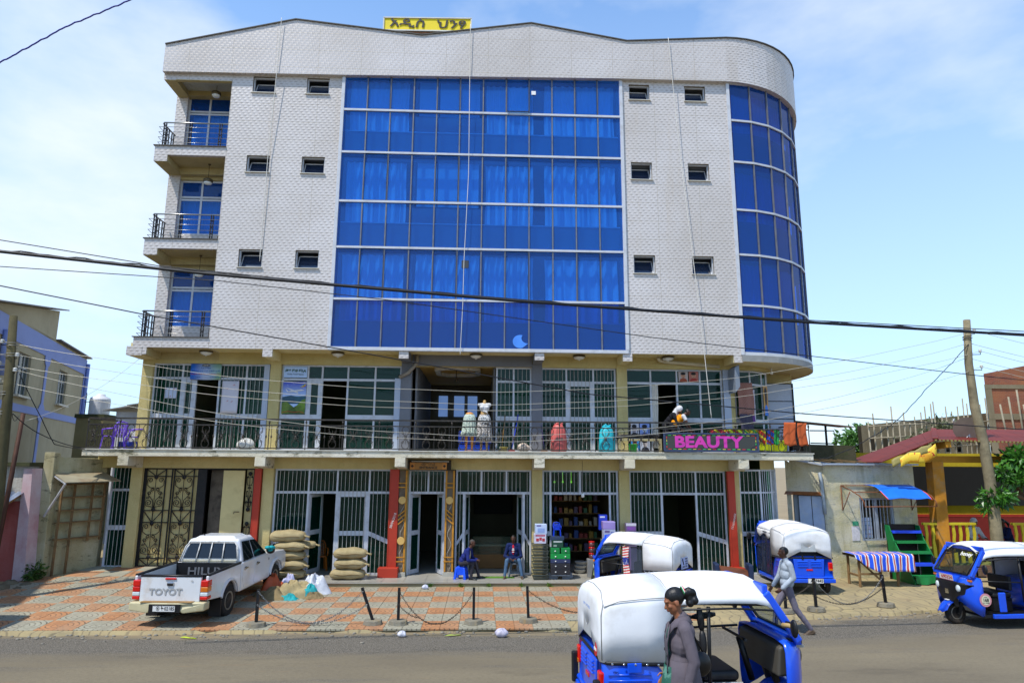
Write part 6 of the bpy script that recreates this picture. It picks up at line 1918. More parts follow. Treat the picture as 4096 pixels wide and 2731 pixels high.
 # nose: twin lamps in a black mask, or a single black pod
 if front == 'twin':
  m = MB(); loft(m,[cw(1.10,0.555,0.70,0.93,0.06),cw(1.20,0.455,0.68,0.93,0.06),cw(1.27,0.32,0.64,0.92,0.06),cw(1.295,0.17,0.50,0.91,0.06)],cap1=True); mk = B('lamp_mask',m,BLKP)
  m = MB(); m.hexa([(1.25,-0.15,0.38),(1.25,0.15,0.38),(1.19,0.2,0.38),(1.19,-0.2,0.38),(1.30,-0.13,0.60),(1.30,0.13,0.60),(1.22,0.2,0.60),(1.22,-0.2,0.60)]); B('nose_grille',m,BLKP,mk,bev=0.01)
  for s in (-1,1):
   m = MB(); m.ell((1.265,s * 0.30,0.79),(0.035,0.065,0.075),14,8); B('headlight',m,CLRL,mk)
   m = MB(); m.box(1.115,1.165,s * 0.50 - 0.05,s * 0.50 + 0.05,0.955,0.995); B('turn_lamp',m,AMBL,mk,bev=0.006)
  m = MB(); m.prism([(-0.05,0.64),(0.05,0.64),(0.05,0.74),(-0.05,0.74)],lambda a,b,t: (1.298 + t,a,b),0,0.006); B('nose_badge',m,CHR,mk)
 else:
  m = MB(); m.ell((1.24,0,0.80),(0.16,0.27,0.17),20,12); mk = B('headlight_pod',m,BLKP)
  m = MB(); m.lathe([(0.27,0),(0.275,0.03),(0.2,0.07),(0.05,0.085)],20,(1.20,0,0.91),'z',sx=0.62); B('pod_visor',m,TBLUE,mk)
  m = MB(); m.box(1.02,1.22,-0.50,0.50,0.975,1.0); B('trim_strip',m,mat('trim_silver','#9a9a98',0.4,0.4),mk)
  for s in (-1,1):
   m = MB(); m.box(1.05,1.20,s * 0.44 - 0.06,s * 0.44 + 0.06,1.005,1.06); B('turn_lamp',m,BLKP,mk,bev=0.012)
 if front_plate:
  plate(T,(1.285,0.0,0.99),(R(8),0,R(90)),0.40,0.12,*front_plate)
 # mirrors on the windscreen posts
 for s in (-1,1):
  m = MB(); m.tube([(0.98,s * 0.56,1.27),(0.98,s * 0.70,1.29)],0.012,6); mr = B('mirror_arm',m,BLKP)
  m = MB(); m.ell((0.97,s * 0.76,1.24),(0.03,0.07,0.10),12,8); B('mirror',m,BLKP,mr)
 return T
# foreground three-wheeler
TA = tuktuk((2.37,8.0,0.50),R(4),'nearest three-wheeler, white canopy with red round sticker, woman walking past','pod',rear_plate=('36141',INKR),scale=0.95)
m = MB(); m.lathe([(0.075,0),(0.075,0.004)],24,(0,0,0),'x'); sk = m.build('round_sticker',mat('sticker_red','#c01818',0.5),TA,w=False,loc=(-1.224,-0.40,0.99))
m = MB(); m.box(-0.006,-0.001,-0.05,0.05,-0.014,0.014); m.build('sticker_bar',INKW,sk,w=False)
for z,s,tx,w_ in ((1.475,0.05,'ህፃ  THORRA',0.34),(1.425,0.05,'ቁጥር  BAJAJ',0.34),(1.385,0.028,'ይቻላል ሁሉም ነገር',0.30),(1.35,0.028,'ለሚያምን ሰው ሁሉ',0.30)):
 text('lettering',tx,s,INKB,TA,False,(-1.224,0.02,z - 0.10),(R(90),R(0),R(-90)),ext=0.001,fit=w_)
text('lettering','TVS',0.04,INK,TA,False,(-1.06,-0.652,0.80),(R(90),0,0),ext=0.001)
for s in (-1,1):
 m = MB(); m.box(-1.30,-1.22,s * 0.58 - 0.035,s * 0.58 + 0.035,0.36,0.72); m.build('bumper_guard',BLKP,TA,w=False,bev=0.02)
m = MB(); m.box(-0.93,-0.77,-0.668,-0.655,0.80,0.90); m.build('filler_flap',TBLUE,TA,w=False,bev=0.01)
# padded grab rails in the doorway
for pts in ([(-0.05,-0.56,1.44),(-0.03,-0.57,1.2),(-0.02,-0.58,0.95),(-0.02,-0.58,0.7)],[(0.0,0.58,1.06),(0.3,0.59,1.09),(0.62,0.59,1.12)]):
 m = MB()
 for a,b in zip(pts,pts[1:]):
  a,b = Vector(a),Vector(b); m.tube([a.lerp(b,k / 6) for k in range(7)],[0.022,0.036,0.042,0.044,0.042,0.036,0.022],8)
 m.build('padded_rail',BLKV,TA,w=False)
m = MB(); m.grid(lambda u,v: (-0.30 + 0.16 * u + 0.03 * math.sin(v * 4),0.50 + 0.03 * math.sin(u * 9 + v * 3),1.42 - 0.72 * v),8,10,0); m.grid(lambda u,v: (-0.30 + 0.14 * u + 0.03 * math.sin(v * 4 + 3),0.50 + 0.03 * math.sin(u * 9),0.70 - 0.14 * v),8,4,1)
m.build('tricolour_flag',[mat('flag_yellow','#c9a818',0.8,0,0.15,4),mat('flag_green','#1f7a4a',0.8)],TA,w=False)
m = MB(); m.tube([(0.93,-0.58,1.24),(0.98,-0.66,1.25),(1.02,-0.74,1.20)],0.028,8); m.build('ribbed_hose',mat('hose_tan','#a98f5e',0.7),TA,w=False)
m = MB(); m.box(0.06,0.52,-0.36,-0.345,0.34,0.58); m.build('seat_panel',[mat('panel_white_gold','#c9c9c9',0.4,0,0.3,6,dirt='#b98f2a',dirt_amt=0.6)],TA,w=False)
m = MB()
for k in range(60):
 x = -0.3 + 1.2 * k / 60; m.bar((x,0.55,1.45),(x + 0.02 * math.sin(k * 2.1),0.55,1.40 - 0.02 * math.sin(k * 1.7)),0.006)
m.build('fringe',mat('fringe_brown','#4a3428',0.9),TA,w=False)
# three-wheeler parked behind it
TB = tuktuk((4.02,17.25,0.06),R(139),'three-wheeler numbered 0181 with striped flag in its doorway, parked by shops','twin',steer=R(10),scale=0.94)
text('lettering','0181',0.15,INK,TB,False,(-1.222,-0.03,1.36),(R(88),0,R(-90)),ext=0.001,fit=0.42,bold=0.003)
text('lettering','አማ 76231',0.08,INK,TB,False,(-1.224,-0.03,1.25),(R(90),0,R(-90)),ext=0.001,fit=0.42,bold=0.002)
m = MB(); m.box(-1.234,-1.226,-0.24,0.16,0.93,1.20); sk = m.build('square_sticker',mat('sticker_pale','#a9b4dc',0.5),TB,w=False)
for k,wd2 in enumerate(('ONLY','GOD','CAN','JUDGE ME')):
 text('lettering',wd2,0.06,INK,sk,False,(-1.238,-0.14 if k < 3 else -0.04,1.165 - 0.062 * k),(R(90),0,R(-90)),ext=0.001,fit=0.15 if k < 3 else 0.30)
m = MB(); m.bar((-1.237,0.10,1.15),(-1.237,0.04,1.03),0.04,0.004); m.ell((-1.237,0.08,1.16),(0.004,0.03,0.03),8,5); m.build('praying_mark',INK,sk,w=False)
fl = MB()
def flg(u,v):
 return (-0.02 + 0.20 * u + 0.02 * math.sin(v * 5),0.66 + 0.025 * math.sin(u * 10 + v * 3),1.44 - 0.78 * v)
t = NT('stripes_and_stars'); spf = t.n('SeparateXYZ'); t.l(t.obj(),spf.inputs[0])
stp = t.math('GREATER_THAN',t.math('SINE',t.math('ADD',t.math('MULTIPLY',spf.outputs['Z'],95.0),t.math('MULTIPLY',spf.outputs['X'],20.0))),0.0)
kf_ = t.mix(stp,C('#c01c1c'),C('#e0ded8')); bz = t.math('MULTIPLY',t.math('GREATER_THAN',spf.outputs['Z'],0.98),t.math('LESS_THAN',spf.outputs['Z'],1.16))
vo = t.n('TexVoronoi',Scale=28.0); t.l(t.obj(),vo.inputs['Vector']); kk_ = t.mix(t.math('LESS_THAN',vo.outputs['Distance'],0.28),C('#1a2f8a'),C('#e0ded8')); t.col(t.mix(bz,kf_,kk_)); t.set(Roughness=0.8)
fl.grid(flg,10,24); fl.build('striped_flag',t.m,TB,w=False)
m = MB(); m.face([(-0.36,0.63,0.72),(-0.05,0.63,0.72),(-0.05,0.63,1.44),(-0.36,0.63,1.44)]); m.build('mesh_screen',m_glass('mesh_dark',(0.45,0.5,0.55,1),(0.05,0.07,0.1,1),0.5,0.4),TB,w=False)
# three-wheeler with plastic side curtains
TC = tuktuk((8.72,19.14,0.06),R(87),'three-wheeler with closed plastic side curtains seen from behind, by the kiosk','twin',rear_plate=('A07445',INK),scale=1.03)
m = MB(); m.grid(lambda u,v: (-0.40 + 1.36 * u,0.635 - 0.05 * u * u + 0.012 * math.sin(u * 22 + v * 4),0.35 + 1.10 * v),30,10); m.build('plastic_curtain',m_glass('clear_plastic',(0.55,0.62,0.75,1),(0.04,0.06,0.14,1),0.45,0.08,0.25),TC,w=False)
m = MB(); m.grid(lambda u,v: (-0.40 + 1.0 * u,0.650 + 0.012 * math.sin(u * 12),1.50 - (0.16 + 0.05 * math.sin(u * 10)) * v),24,3); m.build('rolled_curtain',CANV,TC,w=False,solid=0.008)
for y in (-0.16,0.16):
 m = MB(); m.box(-1.232,-1.222,y - 0.02,y + 0.02,0.86,0.98); m.build('lid_strap',BLKP,TC,w=False)
text('lettering','DUDU',0.07,INKW,TC,False,(-0.99,-0.545,0.20),(R(90),0,R(-90)),ext=0.001)
# three-wheeler facing left on the road
TD = tuktuk((11.62,15.05,0.0),R(183),'three-wheeler facing left with round 168 door sticker at the right edge','twin',front_plate=('690324',INKR),steer=R(4))
m = MB(); m.lathe([(0.135,0),(0.135,0.004)],28,(0,0,0),'y'); sk = m.build('round_sticker',mat('sticker_pink','#c88a90',0.5),TD,w=False,loc=(0.91,0.607,0.60))
m = MB(); m.lathe([(0.095,0),(0.095,0.004)],28,(0,0.005,0),'y'); m.build('sticker_face',mat('sticker_cream','#d0cdb0',0.5),sk,w=False)
text('lettering','168',0.09,INK,sk,False,(0,0.011,0.0),(R(90),0,R(180)),ext=0.001,bold=0.002)
text('lettering','ቀ 01 00000',0.03,INK,sk,False,(0,0.011,-0.055),(R(90),0,R(180)),ext=0.001)
text('lettering','ትራንስ',0.03,INK,sk,False,(0,0.011,0.06),(R(90),0,R(180)),ext=0.001)
text('lettering','honey',0.13,INKW,TD,False,(0.90,0.20,1.49),(R(57),0,R(90)),ext=0.001,shear=0.2,bold=0.003,fit=0.34)
m = MB(); m.box(0.44,0.60,0.585,0.62,0.35,0.75); m.build('side_panel',TBLUE,TD,w=False,bev=0.02)
m = MB(); m.hexa([(-0.42,0.60,0.30),(0.02,0.60,0.30),(0.02,0.64,0.30),(-0.42,0.64,0.30),(-0.42,0.60,0.82),(0.02,0.60,0.72),(0.02,0.64,0.72),(-0.42,0.64,0.82)]); m.build('door_panel',TBLUE,TD,w=False,bev=0.02)
m = MB(); m.box(1.16,1.34,-0.05,0.05,0.50,0.515); m.build('guard_stripe',INKW,TD,w=False)
# sliver of another at the left edge
TE = tuktuk((-11.36,14.30,0.02),R(180),'three-wheeler cut off by the left edge, only its tail showing','twin',rear_plate=('A05113',INK))
m = MB(); m.box(-1.21,-1.2,-0.45,0.25,1.15,1.35); m.build('notice',mat('notice_blue','#8fa9d8',0.6,0,0.4,20),TE,w=False)
# ------------------------------------------------------------------ pickup truck
TR = empty('pickup_truck',(-6.34,15.72,0.06),0,'muddy white double cab pickup parked nose in on the paving','pickup truck',rot=(0,R(-1.2),R(86.5)))
TR.scale = (0.89,) * 3
WHT = mat('truck_white','#d3d5d8',0.25,0,0.03,2,coat=0.5,dirt='#b9a070',dirt_amt=0.35,dirt_s=1.6)
MUD = mat('muddy_cream','#b9b08c',0.55,0,0.1,2,dirt='#8a6a3a',dirt_amt=0.6,dirt_s=3)
DGL = m_glass('dark_glass',(0.25,0.28,0.28,1),(0.008,0.009,0.010,1),0.75,0.03)
TB_ = lambda name,m,mt,par=None,**kw: m.build(name,mt,par or TR,w=False,**kw)
def arcpts(cx,cz,r,a0,a1,n=10):
 return [(cx + r * math.cos(R(a0 + (a1 - a0) * k / n)),cz + r * math.sin(R(a0 + (a1 - a0) * k / n))) for k in range(n + 1)]
# origin at the rear axle; x forward
WB = 3.085
side = [(-1.16,0.62)] + [(-0.46,0.55)] + arcpts(0,0.40,0.44,160,20) + [(0.46,0.50),(0.62,0.46)]
bedside = side + [(0.62,1.16),(-1.18,1.16)]
for s in (-1,1):
 m = MB(); m.prism(bedside,lambda a,b,t: (a,s * t,b + (0.0)),0.80,0.87); bsd = TB_('bed_side',m,WHT,bev=0.02,seg=3)
 m = MB(); m.tube([(-1.16,s * 0.835,1.175),(0.62,s * 0.835,1.175)],0.035,8,sx=1.2); TB_('bed_rail',m,BLKP,bsd)
 fl2 = MB()
 arr = arcpts(0,0.40,0.46,165,15,12)
 for (a,b),(c,d) in zip(arr,arr[1:]):
  fl2.hexa([(a,s * 0.86,b),(c,s * 0.86,d),(c,s * 0.90,d),(a,s * 0.90,b),(a * 1.08,s * 0.86,b + 0.05),(c * 1.08,s * 0.86,d + 0.05),(c * 1.08,s * 0.885,d + 0.05),(a * 1.08,s * 0.885,b + 0.05)])
 TB_('wheel_flare',fl2,WHT,bsd)
m = MB(); m.box(-1.16,0.62,-0.80,0.80,0.62,0.68); m.box(0.56,0.62,-0.80,0.80,0.68,1.17)
for k in range(9):
 m.box(-1.1,0.55,-0.7 + 0.17 * k,-0.62 + 0.17 * k,0.68,0.70)
TB_('bed_liner',m,BLKP)
text('lettering','HILUX',0.26,mat('liner_shine','#6a6c70',0.35),TR,False,(0.550,0,0.96),(R(90),0,R(-90)),ext=0.008,fit=1.0,bold=0.004)
for s in (-1,1):
 m = MB(); m.box(-0.35,0.35,s * 0.70 - 0.10,s * 0.70 + 0.10,0.68,0.84); TB_('wheel_box',m,BLKP,bev=0.06,seg=3)
m = MB(); m.hexa([(-1.22,-0.70,0.60),(-1.22,0.70,0.60),(-1.16,0.70,0.60),(-1.16,-0.70,0.60),(-1.205,-0.71,1.15),(-1.205,0.71,1.15),(-1.15,0.71,1.15),(-1.15,-0.71,1.15)]); tg = TB_('tailgate',m,mat('tailgate_white','#d0d2d4',0.28,0,0.03,2,coat=0.4,dirt='#a8803c',dirt_amt=0.5,dirt_s=2.4),bev=0.015,seg=3)
m = MB(); m.tube([(-1.19,-0.71,1.165),(-1.19,0.71,1.165)],0.03,8); TB_('tailgate_cap',m,BLKP,tg)
text('lettering','TOYOT',0.20,mat('letter_grey','#a0a09e',0.5),TR,False,(-1.224,0.10,0.81),(R(90),0,R(-90)),ext=0.002,fit=0.78,bold=0.006)
text('lettering','Hi',0.06,mat('letter_grey'),TR,False,(-1.222,-0.50,1.06),(R(90),0,R(-90)),ext=0.002)
m = MB(); m.box(-1.235,-1.20,-0.08,0.08,0.95,1.03); hd = TB_('tailgate_handle',m,CHR,tg,bev=0.015)
m = MB(); m.box(-1.24,-1.234,-0.065,0.065,0.955,1.0); TB_('handle_recess',m,BLKP,tg)
m = MB(); m.box(-1.232,-1.205,-0.13,0.13,1.085,1.125); TB_('high_brake_lamp',m,REDL,tg,bev=0.01)
for s in (-1,1):
 for nm,z0,z1,mt in (('red_lens',0.93,1.07,REDL),('amber_lens',0.81,0.928,AMBL if s < 0 else REDL),('clear_lens',0.72,0.808,CLRL),('red_lens',0.64,0.718,REDL)):
  m = MB(); m.box(-1.225,-1.02,s * 0.795 - 0.09,s * 0.795 + 0.085,z0,z1); TB_('tail_lamp',m,mt,bev=0.02,seg=3)
m = MB(); m.prism([(-0.88,0.42),(-0.88,0.60),(-0.30,0.61),(0.30,0.61),(0.88,0.60),(0.88,0.42),(0.42,0.38),(0.32,0.42),(-0.32,0.42),(-0.42,0.38)],lambda a,b,t: (-1.40 + t + 0.08 * (abs(a) / 0.88) ** 3,a,b),0,0.26); bp = TB_('rear_bumper',m,MUD,bev=0.03,seg=3)
m = MB(); m.box(-1.385,-1.2,-0.6,0.6,0.612,0.618); TB_('bumper_step',m,mat('step_rust','#8a6a3c',0.8,0,0.25,7),bp)
m = MB(); m.box(-1.415,-1.39,-0.36,0.36,0.40,0.58); TB_('plate_recess',m,BLKP,bp)
plate(TR,(-1.43,0.0,0.49),(0,0,R(-90)),0.52,0.13,'ⓔ ት·02185',INK)
# cab lower body and doors
m = MB()
cabp = [(0.66,0.45),(2.60,0.45)] + arcpts(WB,0.40,0.45,170,10) + [(WB + 0.50,0.48),(WB + 0.95,0.52),(WB + 0.93,0.95),(WB + 0.70,1.06),(2.42,1.17),(0.66,1.17)]
m.prism(cabp,lambda a,b,t: (a,t * (1 - 0.10 * max(0,(a - 3.4)) ** 2),b),-0.865,0.865,sm=False); cabo = TB_('cab_body',m,WHT,bev=0.04,seg=4)
for s in (-1,1):
 for x0,x1 in ((0.72,1.48),(1.50,2.42)):
  m = MB(); m.prism([(x0,0.50),(x1,0.50),(x1,1.16),(x0,1.16)] if x0 > 1 else [(0.86,0.52),(x1,0.50),(x1,1.16),(x0,1.16),(x0,0.80)],lambda a,b,t: (a,s * t,b),0.862,0.874); dr = TB_('door',m,WHT,bev=0.008)
  m = MB(); m.box(x0 + 0.08,x0 + 0.28,s * 0.875,s * 0.905,0.985,1.02); m.ell((x0 + 0.17,s * 0.875,0.995),(0.09,0.012,0.05),10,6); TB_('door_handle',m,CHR,dr)
 m = MB(); m.box(2.46,2.54,s * 0.862,s * 0.885,0.96,1.02); TB_('side_lamp',m,CHR)
 m = MB(); m.ell((2.25,s * 1.0,1.26),(0.08,0.13,0.10),12,8); mr = TB_('mirror',m,BLKP)
 m = MB(); arr = arcpts(WB,0.40,0.47,165,15,12)
 for (a,b),(c,d) in zip(arr,arr[1:]):
  k_ = lambda q: WB + (q - WB) * 1.09
  m.hexa([(a,s * 0.86,b),(c,s * 0.86,d),(c,s * 0.91,d),(a,s * 0.91,b),(k_(a),s * 0.86,b + 0.06),(k_(c),s * 0.86,d + 0.06),(k_(c),s * 0.89,d + 0.06),(k_(a),s * 0.89,b + 0.06)])
 TB_('wheel_flare',m,WHT)
# greenhouse
gb = [(0.66,-0.85),(0.66,0.85),(2.45,0.85),(2.45,-0.85)]; gt2 = [(0.86,-0.66),(0.86,0.66),(1.72,0.64),(1.72,-0.64)]
m = MB(); m.hexa([(a,b,1.165) for a,b in gb] + [(a,b,1.74) for a,b in gt2]); gh = TB_('greenhouse',m,WHT,bev=0.07,seg=4)
m = MB(); m.hexa([(0.90,-0.56,1.735),(0.90,0.56,1.735),(1.68,0.54,1.735),(1.68,-0.54,1.735),(0.98,-0.46,1.80),(0.98,0.46,1.80),(1.58,0.44,1.80),(1.58,-0.44,1.80)]); TB_('roof',m,WHT,gh,bev=0.03,seg=3)
def on_side(x,z,s,o=0.006):
 k = (z - 1.165) / 0.575; y = 0.85 + (0.65 - 0.85) * k
 return (x,s * (y + o),z)
for s in (-1,1):
 for q in (((0.80,1.19),(1.42,1.19),(1.40,1.64),(0.96,1.66)),((1.50,1.19),(2.28,1.19),(1.78,1.62),(1.46,1.64))):
  m = MB(); m.face([on_side(x,z,s,0.014) for x,z in q]); TB_('side_window',m,DGL,gh,solid=0.01)
def on_back(y,z,o=0.014):
 k = (z - 1.165) / 0.575; return (0.66 + 0.20 * k - o,y,z)
m = MB(); m.face([on_back(y,z) for y,z in ((0.70,1.27),(-0.70,1.27),(-0.60,1.63),(0.60,1.63))]); TB_('rear_window',m,DGL,gh,solid=0.01)
for y in (-0.33,0.0,0.33):
 m = MB(); m.tube([on_back(y * 1.05,1.18,0.05),on_back(y * 0.95,1.66,0.05)],0.016,7); TB_('guard_bar',m,mat('chipped_white','#c8c6c0',0.5,0,0.2,20,dirt='#3a3630',dirt_amt=0.8,dirt_s=14),gh)
m = MB(); m.tube([on_back(-0.76,1.18,0.05),on_back(-0.68,1.56,0.05),on_back(-0.58,1.67,0.05),on_back(0.58,1.67,0.05),on_back(0.68,1.56,0.05),on_back(0.76,1.18,0.05)],0.022,8); TB_('guard_hoop',m,mat('chipped_white'),gh)
for z in (1.19,1.215,1.24):
 m = MB(); m.bar(on_back(-0.7,z,0.022),on_back(0.7,z,0.022),0.012,0.012); TB_('guard_slat',m,mat('slat_cream','#bdb79a',0.6),gh)
m = MB(); m.hexa([(2.43,-0.78,1.185),(2.43,0.78,1.185),(2.40,0.78,1.185),(2.40,-0.78,1.185),(1.79,-0.60,1.70),(1.79,0.60,1.70),(1.75,0.60,1.70),(1.75,-0.60,1.70)]); TB_('windscreen',m,DGL,gh)
for x,y in ((0,0.76),(0,-0.76),(WB,0.76),(WB,-0.76)):
 wheel('wheel',(x,y,0.375),0.375,0.25,TR)
m = MB(); m.box(-1.0,3.6,-0.55,0.55,0.32,0.47); m.box(-0.1,0.1,-0.66,0.66,0.3,0.45); TB_('chassis',m,BLKP)
for y in (-0.76,0.76):
 m = MB(); m.box(-0.52,-0.49,y - 0.14,y + 0.14,0.12,0.5); TB_('mud_flap',m,BLKP)
m = MB(); m.tube([(1.06,0.35,1.80),(0.98,0.35,1.84)],0.015,6); TB_('aerial',m,BLKP)
# rags tied to the mirror
m = MB(); rnd = random.Random(2)
for k in range(5):
 m.ell((2.2 + rnd.uniform(-.1,.1),-1.02 + rnd.uniform(-.08,.08),1.30 + rnd.uniform(-.05,.08)),(0.10,0.09,0.05),8,6)
TB_('mirror_rag',m,mat('rag_teal','#0f8f94',0.7,0,0.2,9))
# ------------------------------------------------------------------ people
SKIN = mat('skin_dark','#4f3123',0.5,0,0.1,6,spec=0.4)
SKINM = mat('skin_brown','#8a573c',0.48,0,0.08,5,spec=0.4)
HAIR = mat('hair_black','#0d0c0c',0.45,0,0.2,30,bump=0.3,bs=70)
HAIRG = mat('hair_grizzled','#3a3734',0.7,0,0.3,40)
LEATHER = mat('black_leather','#141212',0.35,0,0.15,6)
def fabric(name,c,var=0.1,wr=9.0,b=0.35):
 t = NT(name); o = t.obj(); n = t.noise(wr,5,0.6,t.mapv(o,(1.0,1.0,0.45)),0.6); f = t.noise(160,2,0.5,o)
 lo = tuple(x * (1 - var) for x in C(c)[:3]); hi = tuple(min(1,x * (1 + var)) for x in C(c)[:3])
 t.col(t.mix(t.ramp(n,(0.35,0.0),(0.65,1.0)),lo,hi)); t.set(Roughness=0.85); t.b.inputs['Specular IOR Level'].default_value = 0.2
 t.bump(t.math('ADD',n,t.math('MULTIPLY',f,0.08)),b,0.03); return t.m
class Body:
 """one continuous figure: tapered limbs and masses fused by a voxel remesh, coloured by the nearest mass"""
 def __init__(s):
  s.p = []
 def cap(s,a,b,ra,rb,tag_):
  s.p.append(('c',Vector(a),Vector(b),ra,rb,tag_))
 def ell(s,c,r,tag_,rot=None):
  s.p.append(('e',Vector(c),r,rot or Matrix.Identity(3),None,tag_))
 def chain(s,pts,rs,tag_):
  for i in range(len(pts) - 1):
   s.cap(pts[i],pts[i + 1],rs[i],rs[i + 1],tag_)
 def build(s,name,tags,vox,loc,rz,parent=None,hairfn=None,smooth=6,scale=1.0):
  m = MB()
  for p in s.p:
   if p[0] == 'c':
    a,b = p[1],p[2]; d = (b - a)
    L_ = max(d.length,1e-5); dn = d / L_
    pts,rs = [],[]
    for k in range(5):
     th = math.pi / 2 * (1 - k / 4); pts.append(a - dn * p[3] * math.sin(th)); rs.append(max(p[3] * math.cos(th),1e-4))
    for k in range(5):
     th = math.pi / 2 * (k / 4); pts.append(b + dn * p[4] * math.sin(th)); rs.append(max(p[4] * math.cos(th),1e-4))
    m.tube(pts,rs,10)
   else:
    m.ell(p[1],p[2],14,10,rot=p[3])
  me = bpy.data.meshes.new(name); me.from_pydata(m.v,[],m.f); me.update()
  o = bpy.data.objects.new(name,me); COL.objects.link(o)
  md = o.modifiers.new('r','REMESH'); md.mode = 'VOXEL'; md.voxel_size = vox; md.use_smooth_shade = True
  md = o.modifiers.new('s','SMOOTH'); md.factor = 0.5; md.iterations = smooth
  dg = bpy.context.evaluated_depsgraph_get()
  nm = bpy.data.meshes.new_from_object(o.evaluated_get(dg))
  bpy.data.objects.remove(o); bpy.data.meshes.remove(me)
  keys = list(tags)
  for k in keys:
   nm.materials.append(tags[k])
  import numpy as np
  n_ = len(nm.polygons)
  Q = np.empty(n_ * 3); nm.polygons.foreach_get('center',Q); Q = Q.reshape(-1,3)
  best = np.full(n_,1e9); bi = np.zeros(n_,int)
  for p in s.p:
   if p[0] == 'c':
    a,d = np.array(p[1]),np.array(p[2] - p[1]); L2 = max(float(d @ d),1e-9)
    t = np.clip((Q - a) @ d / L2,0,1)
    dd = np.linalg.norm(Q - a - t[:,None] * d,axis=1) - (p[3] + (p[4] - p[3]) * t)
   else:
    v = (Q - np.array(p[1])) @ np.array(p[3]) / np.array(p[2])
    dd = (np.linalg.norm(v,axis=1) - 1) * min(p[2])
   k = dd < best
   best[k] = dd[k]; bi[k] = keys.index(p[5])
  idx = bi.tolist()
  if hairfn:
   hi_ = keys.index('hair')
   for c_ in range(n_):
    if keys[idx[c_]] == 'skin' and hairfn(Vector(Q[c_]),'skin'):
     idx[c_] = hi_
  # cloth creases: shallow relief on everything that is not skin or hair
  from mathutils import noise as mn
  keep = {keys.index(k) for k in keys if k in ('skin','hair','shoe','tan')}
  vt = set(); bare = set()
  for po,i_ in zip(nm.polygons,idx):
   (bare if i_ in keep else vt).update(po.vertices)
  nrm = [v.normal.copy() for v in nm.vertices]
  for vi in vt - bare:
   v = nm.vertices[vi]; c_ = v.co
   k = mn.noise(Vector((c_.x * 11,c_.y * 11,c_.z * 6 + c_.x * 5))) * 0.007 + mn.noise(Vector((c_.x * 26,c_.y * 26,c_.z * 17))) * 0.003
   v.co = c_ + nrm[vi] * k
  nm.polygons.foreach_set('material_index',idx)
  nm.polygons.foreach_set('use_smooth',[True] * len(nm.polygons))
  nm.name = name
  r = bpy.data.objects.new(name,nm); COL.objects.link(r)
  r.parent = parent
  r.location = loc; r.rotation_euler = (0,0,rz); r.scale = (scale,) * 3
  return r
def add_head(b,c,fwd,up,tag_='skin',s=1.0):
 f = Vector(fwd).normalized(); u = Vector(up); u = (u - f * u.dot(f)).normalized(); l = u.cross(f)
 M3 = Matrix((f,l,u)).transposed()
 c = Vector(c); P_ = lambda x,y,z: c + M3 @ Vector((x * s,y * s,z * s))
 b.ell(P_(-0.012,0,0.03),(0.098 * s,0.074 * s,0.088 * s),tag_,M3)
 b.ell(P_(0.022,0,-0.035),(0.068 * s,0.060 * s,0.082 * s),tag_,M3)
 b.ell(P_(0.052,0,-0.085),(0.030 * s,0.030 * s,0.026 * s),tag_,M3)
 b.cap(P_(0.082,0,0.012),P_(0.104,0,-0.028),0.010 * s,0.015 * s,tag_)
 b.ell(P_(0.075,0,0.030),(0.022 * s,0.055 * s,0.012 * s),tag_,M3)
 b.ell(P_(0.082,0,-0.056),(0.014 * s,0.024 * s,0.012 * s),tag_,M3)
 for sd in (-1,1):
  b.ell(P_(-0.008,sd * 0.078,-0.012),(0.022 * s,0.010 * s,0.032 * s),tag_,M3)
  b.ell(P_(0.060,sd * 0.040,-0.020),(0.022 * s,0.022 * s,0.022 * s),tag_,M3)
 return M3,P_
def add_hand(b,w,d,n,side,curl=0.5,tag_='skin',s=1.0):
 """w wrist, d pointing along the hand, n palm normal, side +1/-1 puts the thumb"""
 w = Vector(w); d = Vector(d).normalized(); n = Vector(n); n = (n - d * n.dot(d)).normalized(); a = d.cross(n) * side
 k = w + d * 0.085 * s
 M3 = Matrix((d,a,n)).transposed()
 b.ell(w + d * 0.045 * s,(0.052 * s,0.040 * s,0.017 * s),tag_,M3)
 for i,(o,L_) in enumerate(((0.030,0.072),(0.010,0.082),(-0.010,0.076),(-0.029,0.058))):
  p0 = k + a * o * s - d * 0.006 * s
  d1 = (d * math.cos(curl) + n * math.sin(curl)); d2 = (d * math.cos(curl * 2.2) + n * math.sin(curl * 2.2))
  p1 = p0 + d1 * L_ * 0.52 * s; p2 = p1 + d2 * L_ * 0.48 * s
  b.cap(p0,p1,0.0098 * s,0.0088 * s,tag_); b.cap(p1,p2,0.0088 * s,0.0074 * s,tag_)
 t0 = w + d * 0.022 * s + a * 0.032 * s; t1 = t0 + (d * 0.6 + a * 0.65 + n * 0.25).normalized() * 0.042 * s; t2 = t1 + (d * 0.85 + a * 0.15 + n * 0.4).normalized() * 0.034 * s
 b.cap(t0,t1,0.0125 * s,0.0105 * s,tag_); b.cap(t1,t2,0.0105 * s,0.0085 * s,tag_)
def add_foot(b,ank,d,tag_,s=1.0):
 a = Vector(ank); d = Vector(d).normalized()
 dn = Vector((0,0,-1))
 heel = a - d * 0.045 * s + dn * 0.052 * s
 ball = a + d * 0.125 * s + dn * 0.058 * s
 toe = a + d * 0.185 * s + dn * 0.060 * s
 b.cap(a,heel,0.042 * s,0.034 * s,tag_); b.cap(heel,ball,0.036 * s,0.040 * s,tag_); b.cap(ball,toe,0.040 * s,0.028 * s,tag_); b.cap(a,ball,0.040 * s,0.034 * s,tag_)
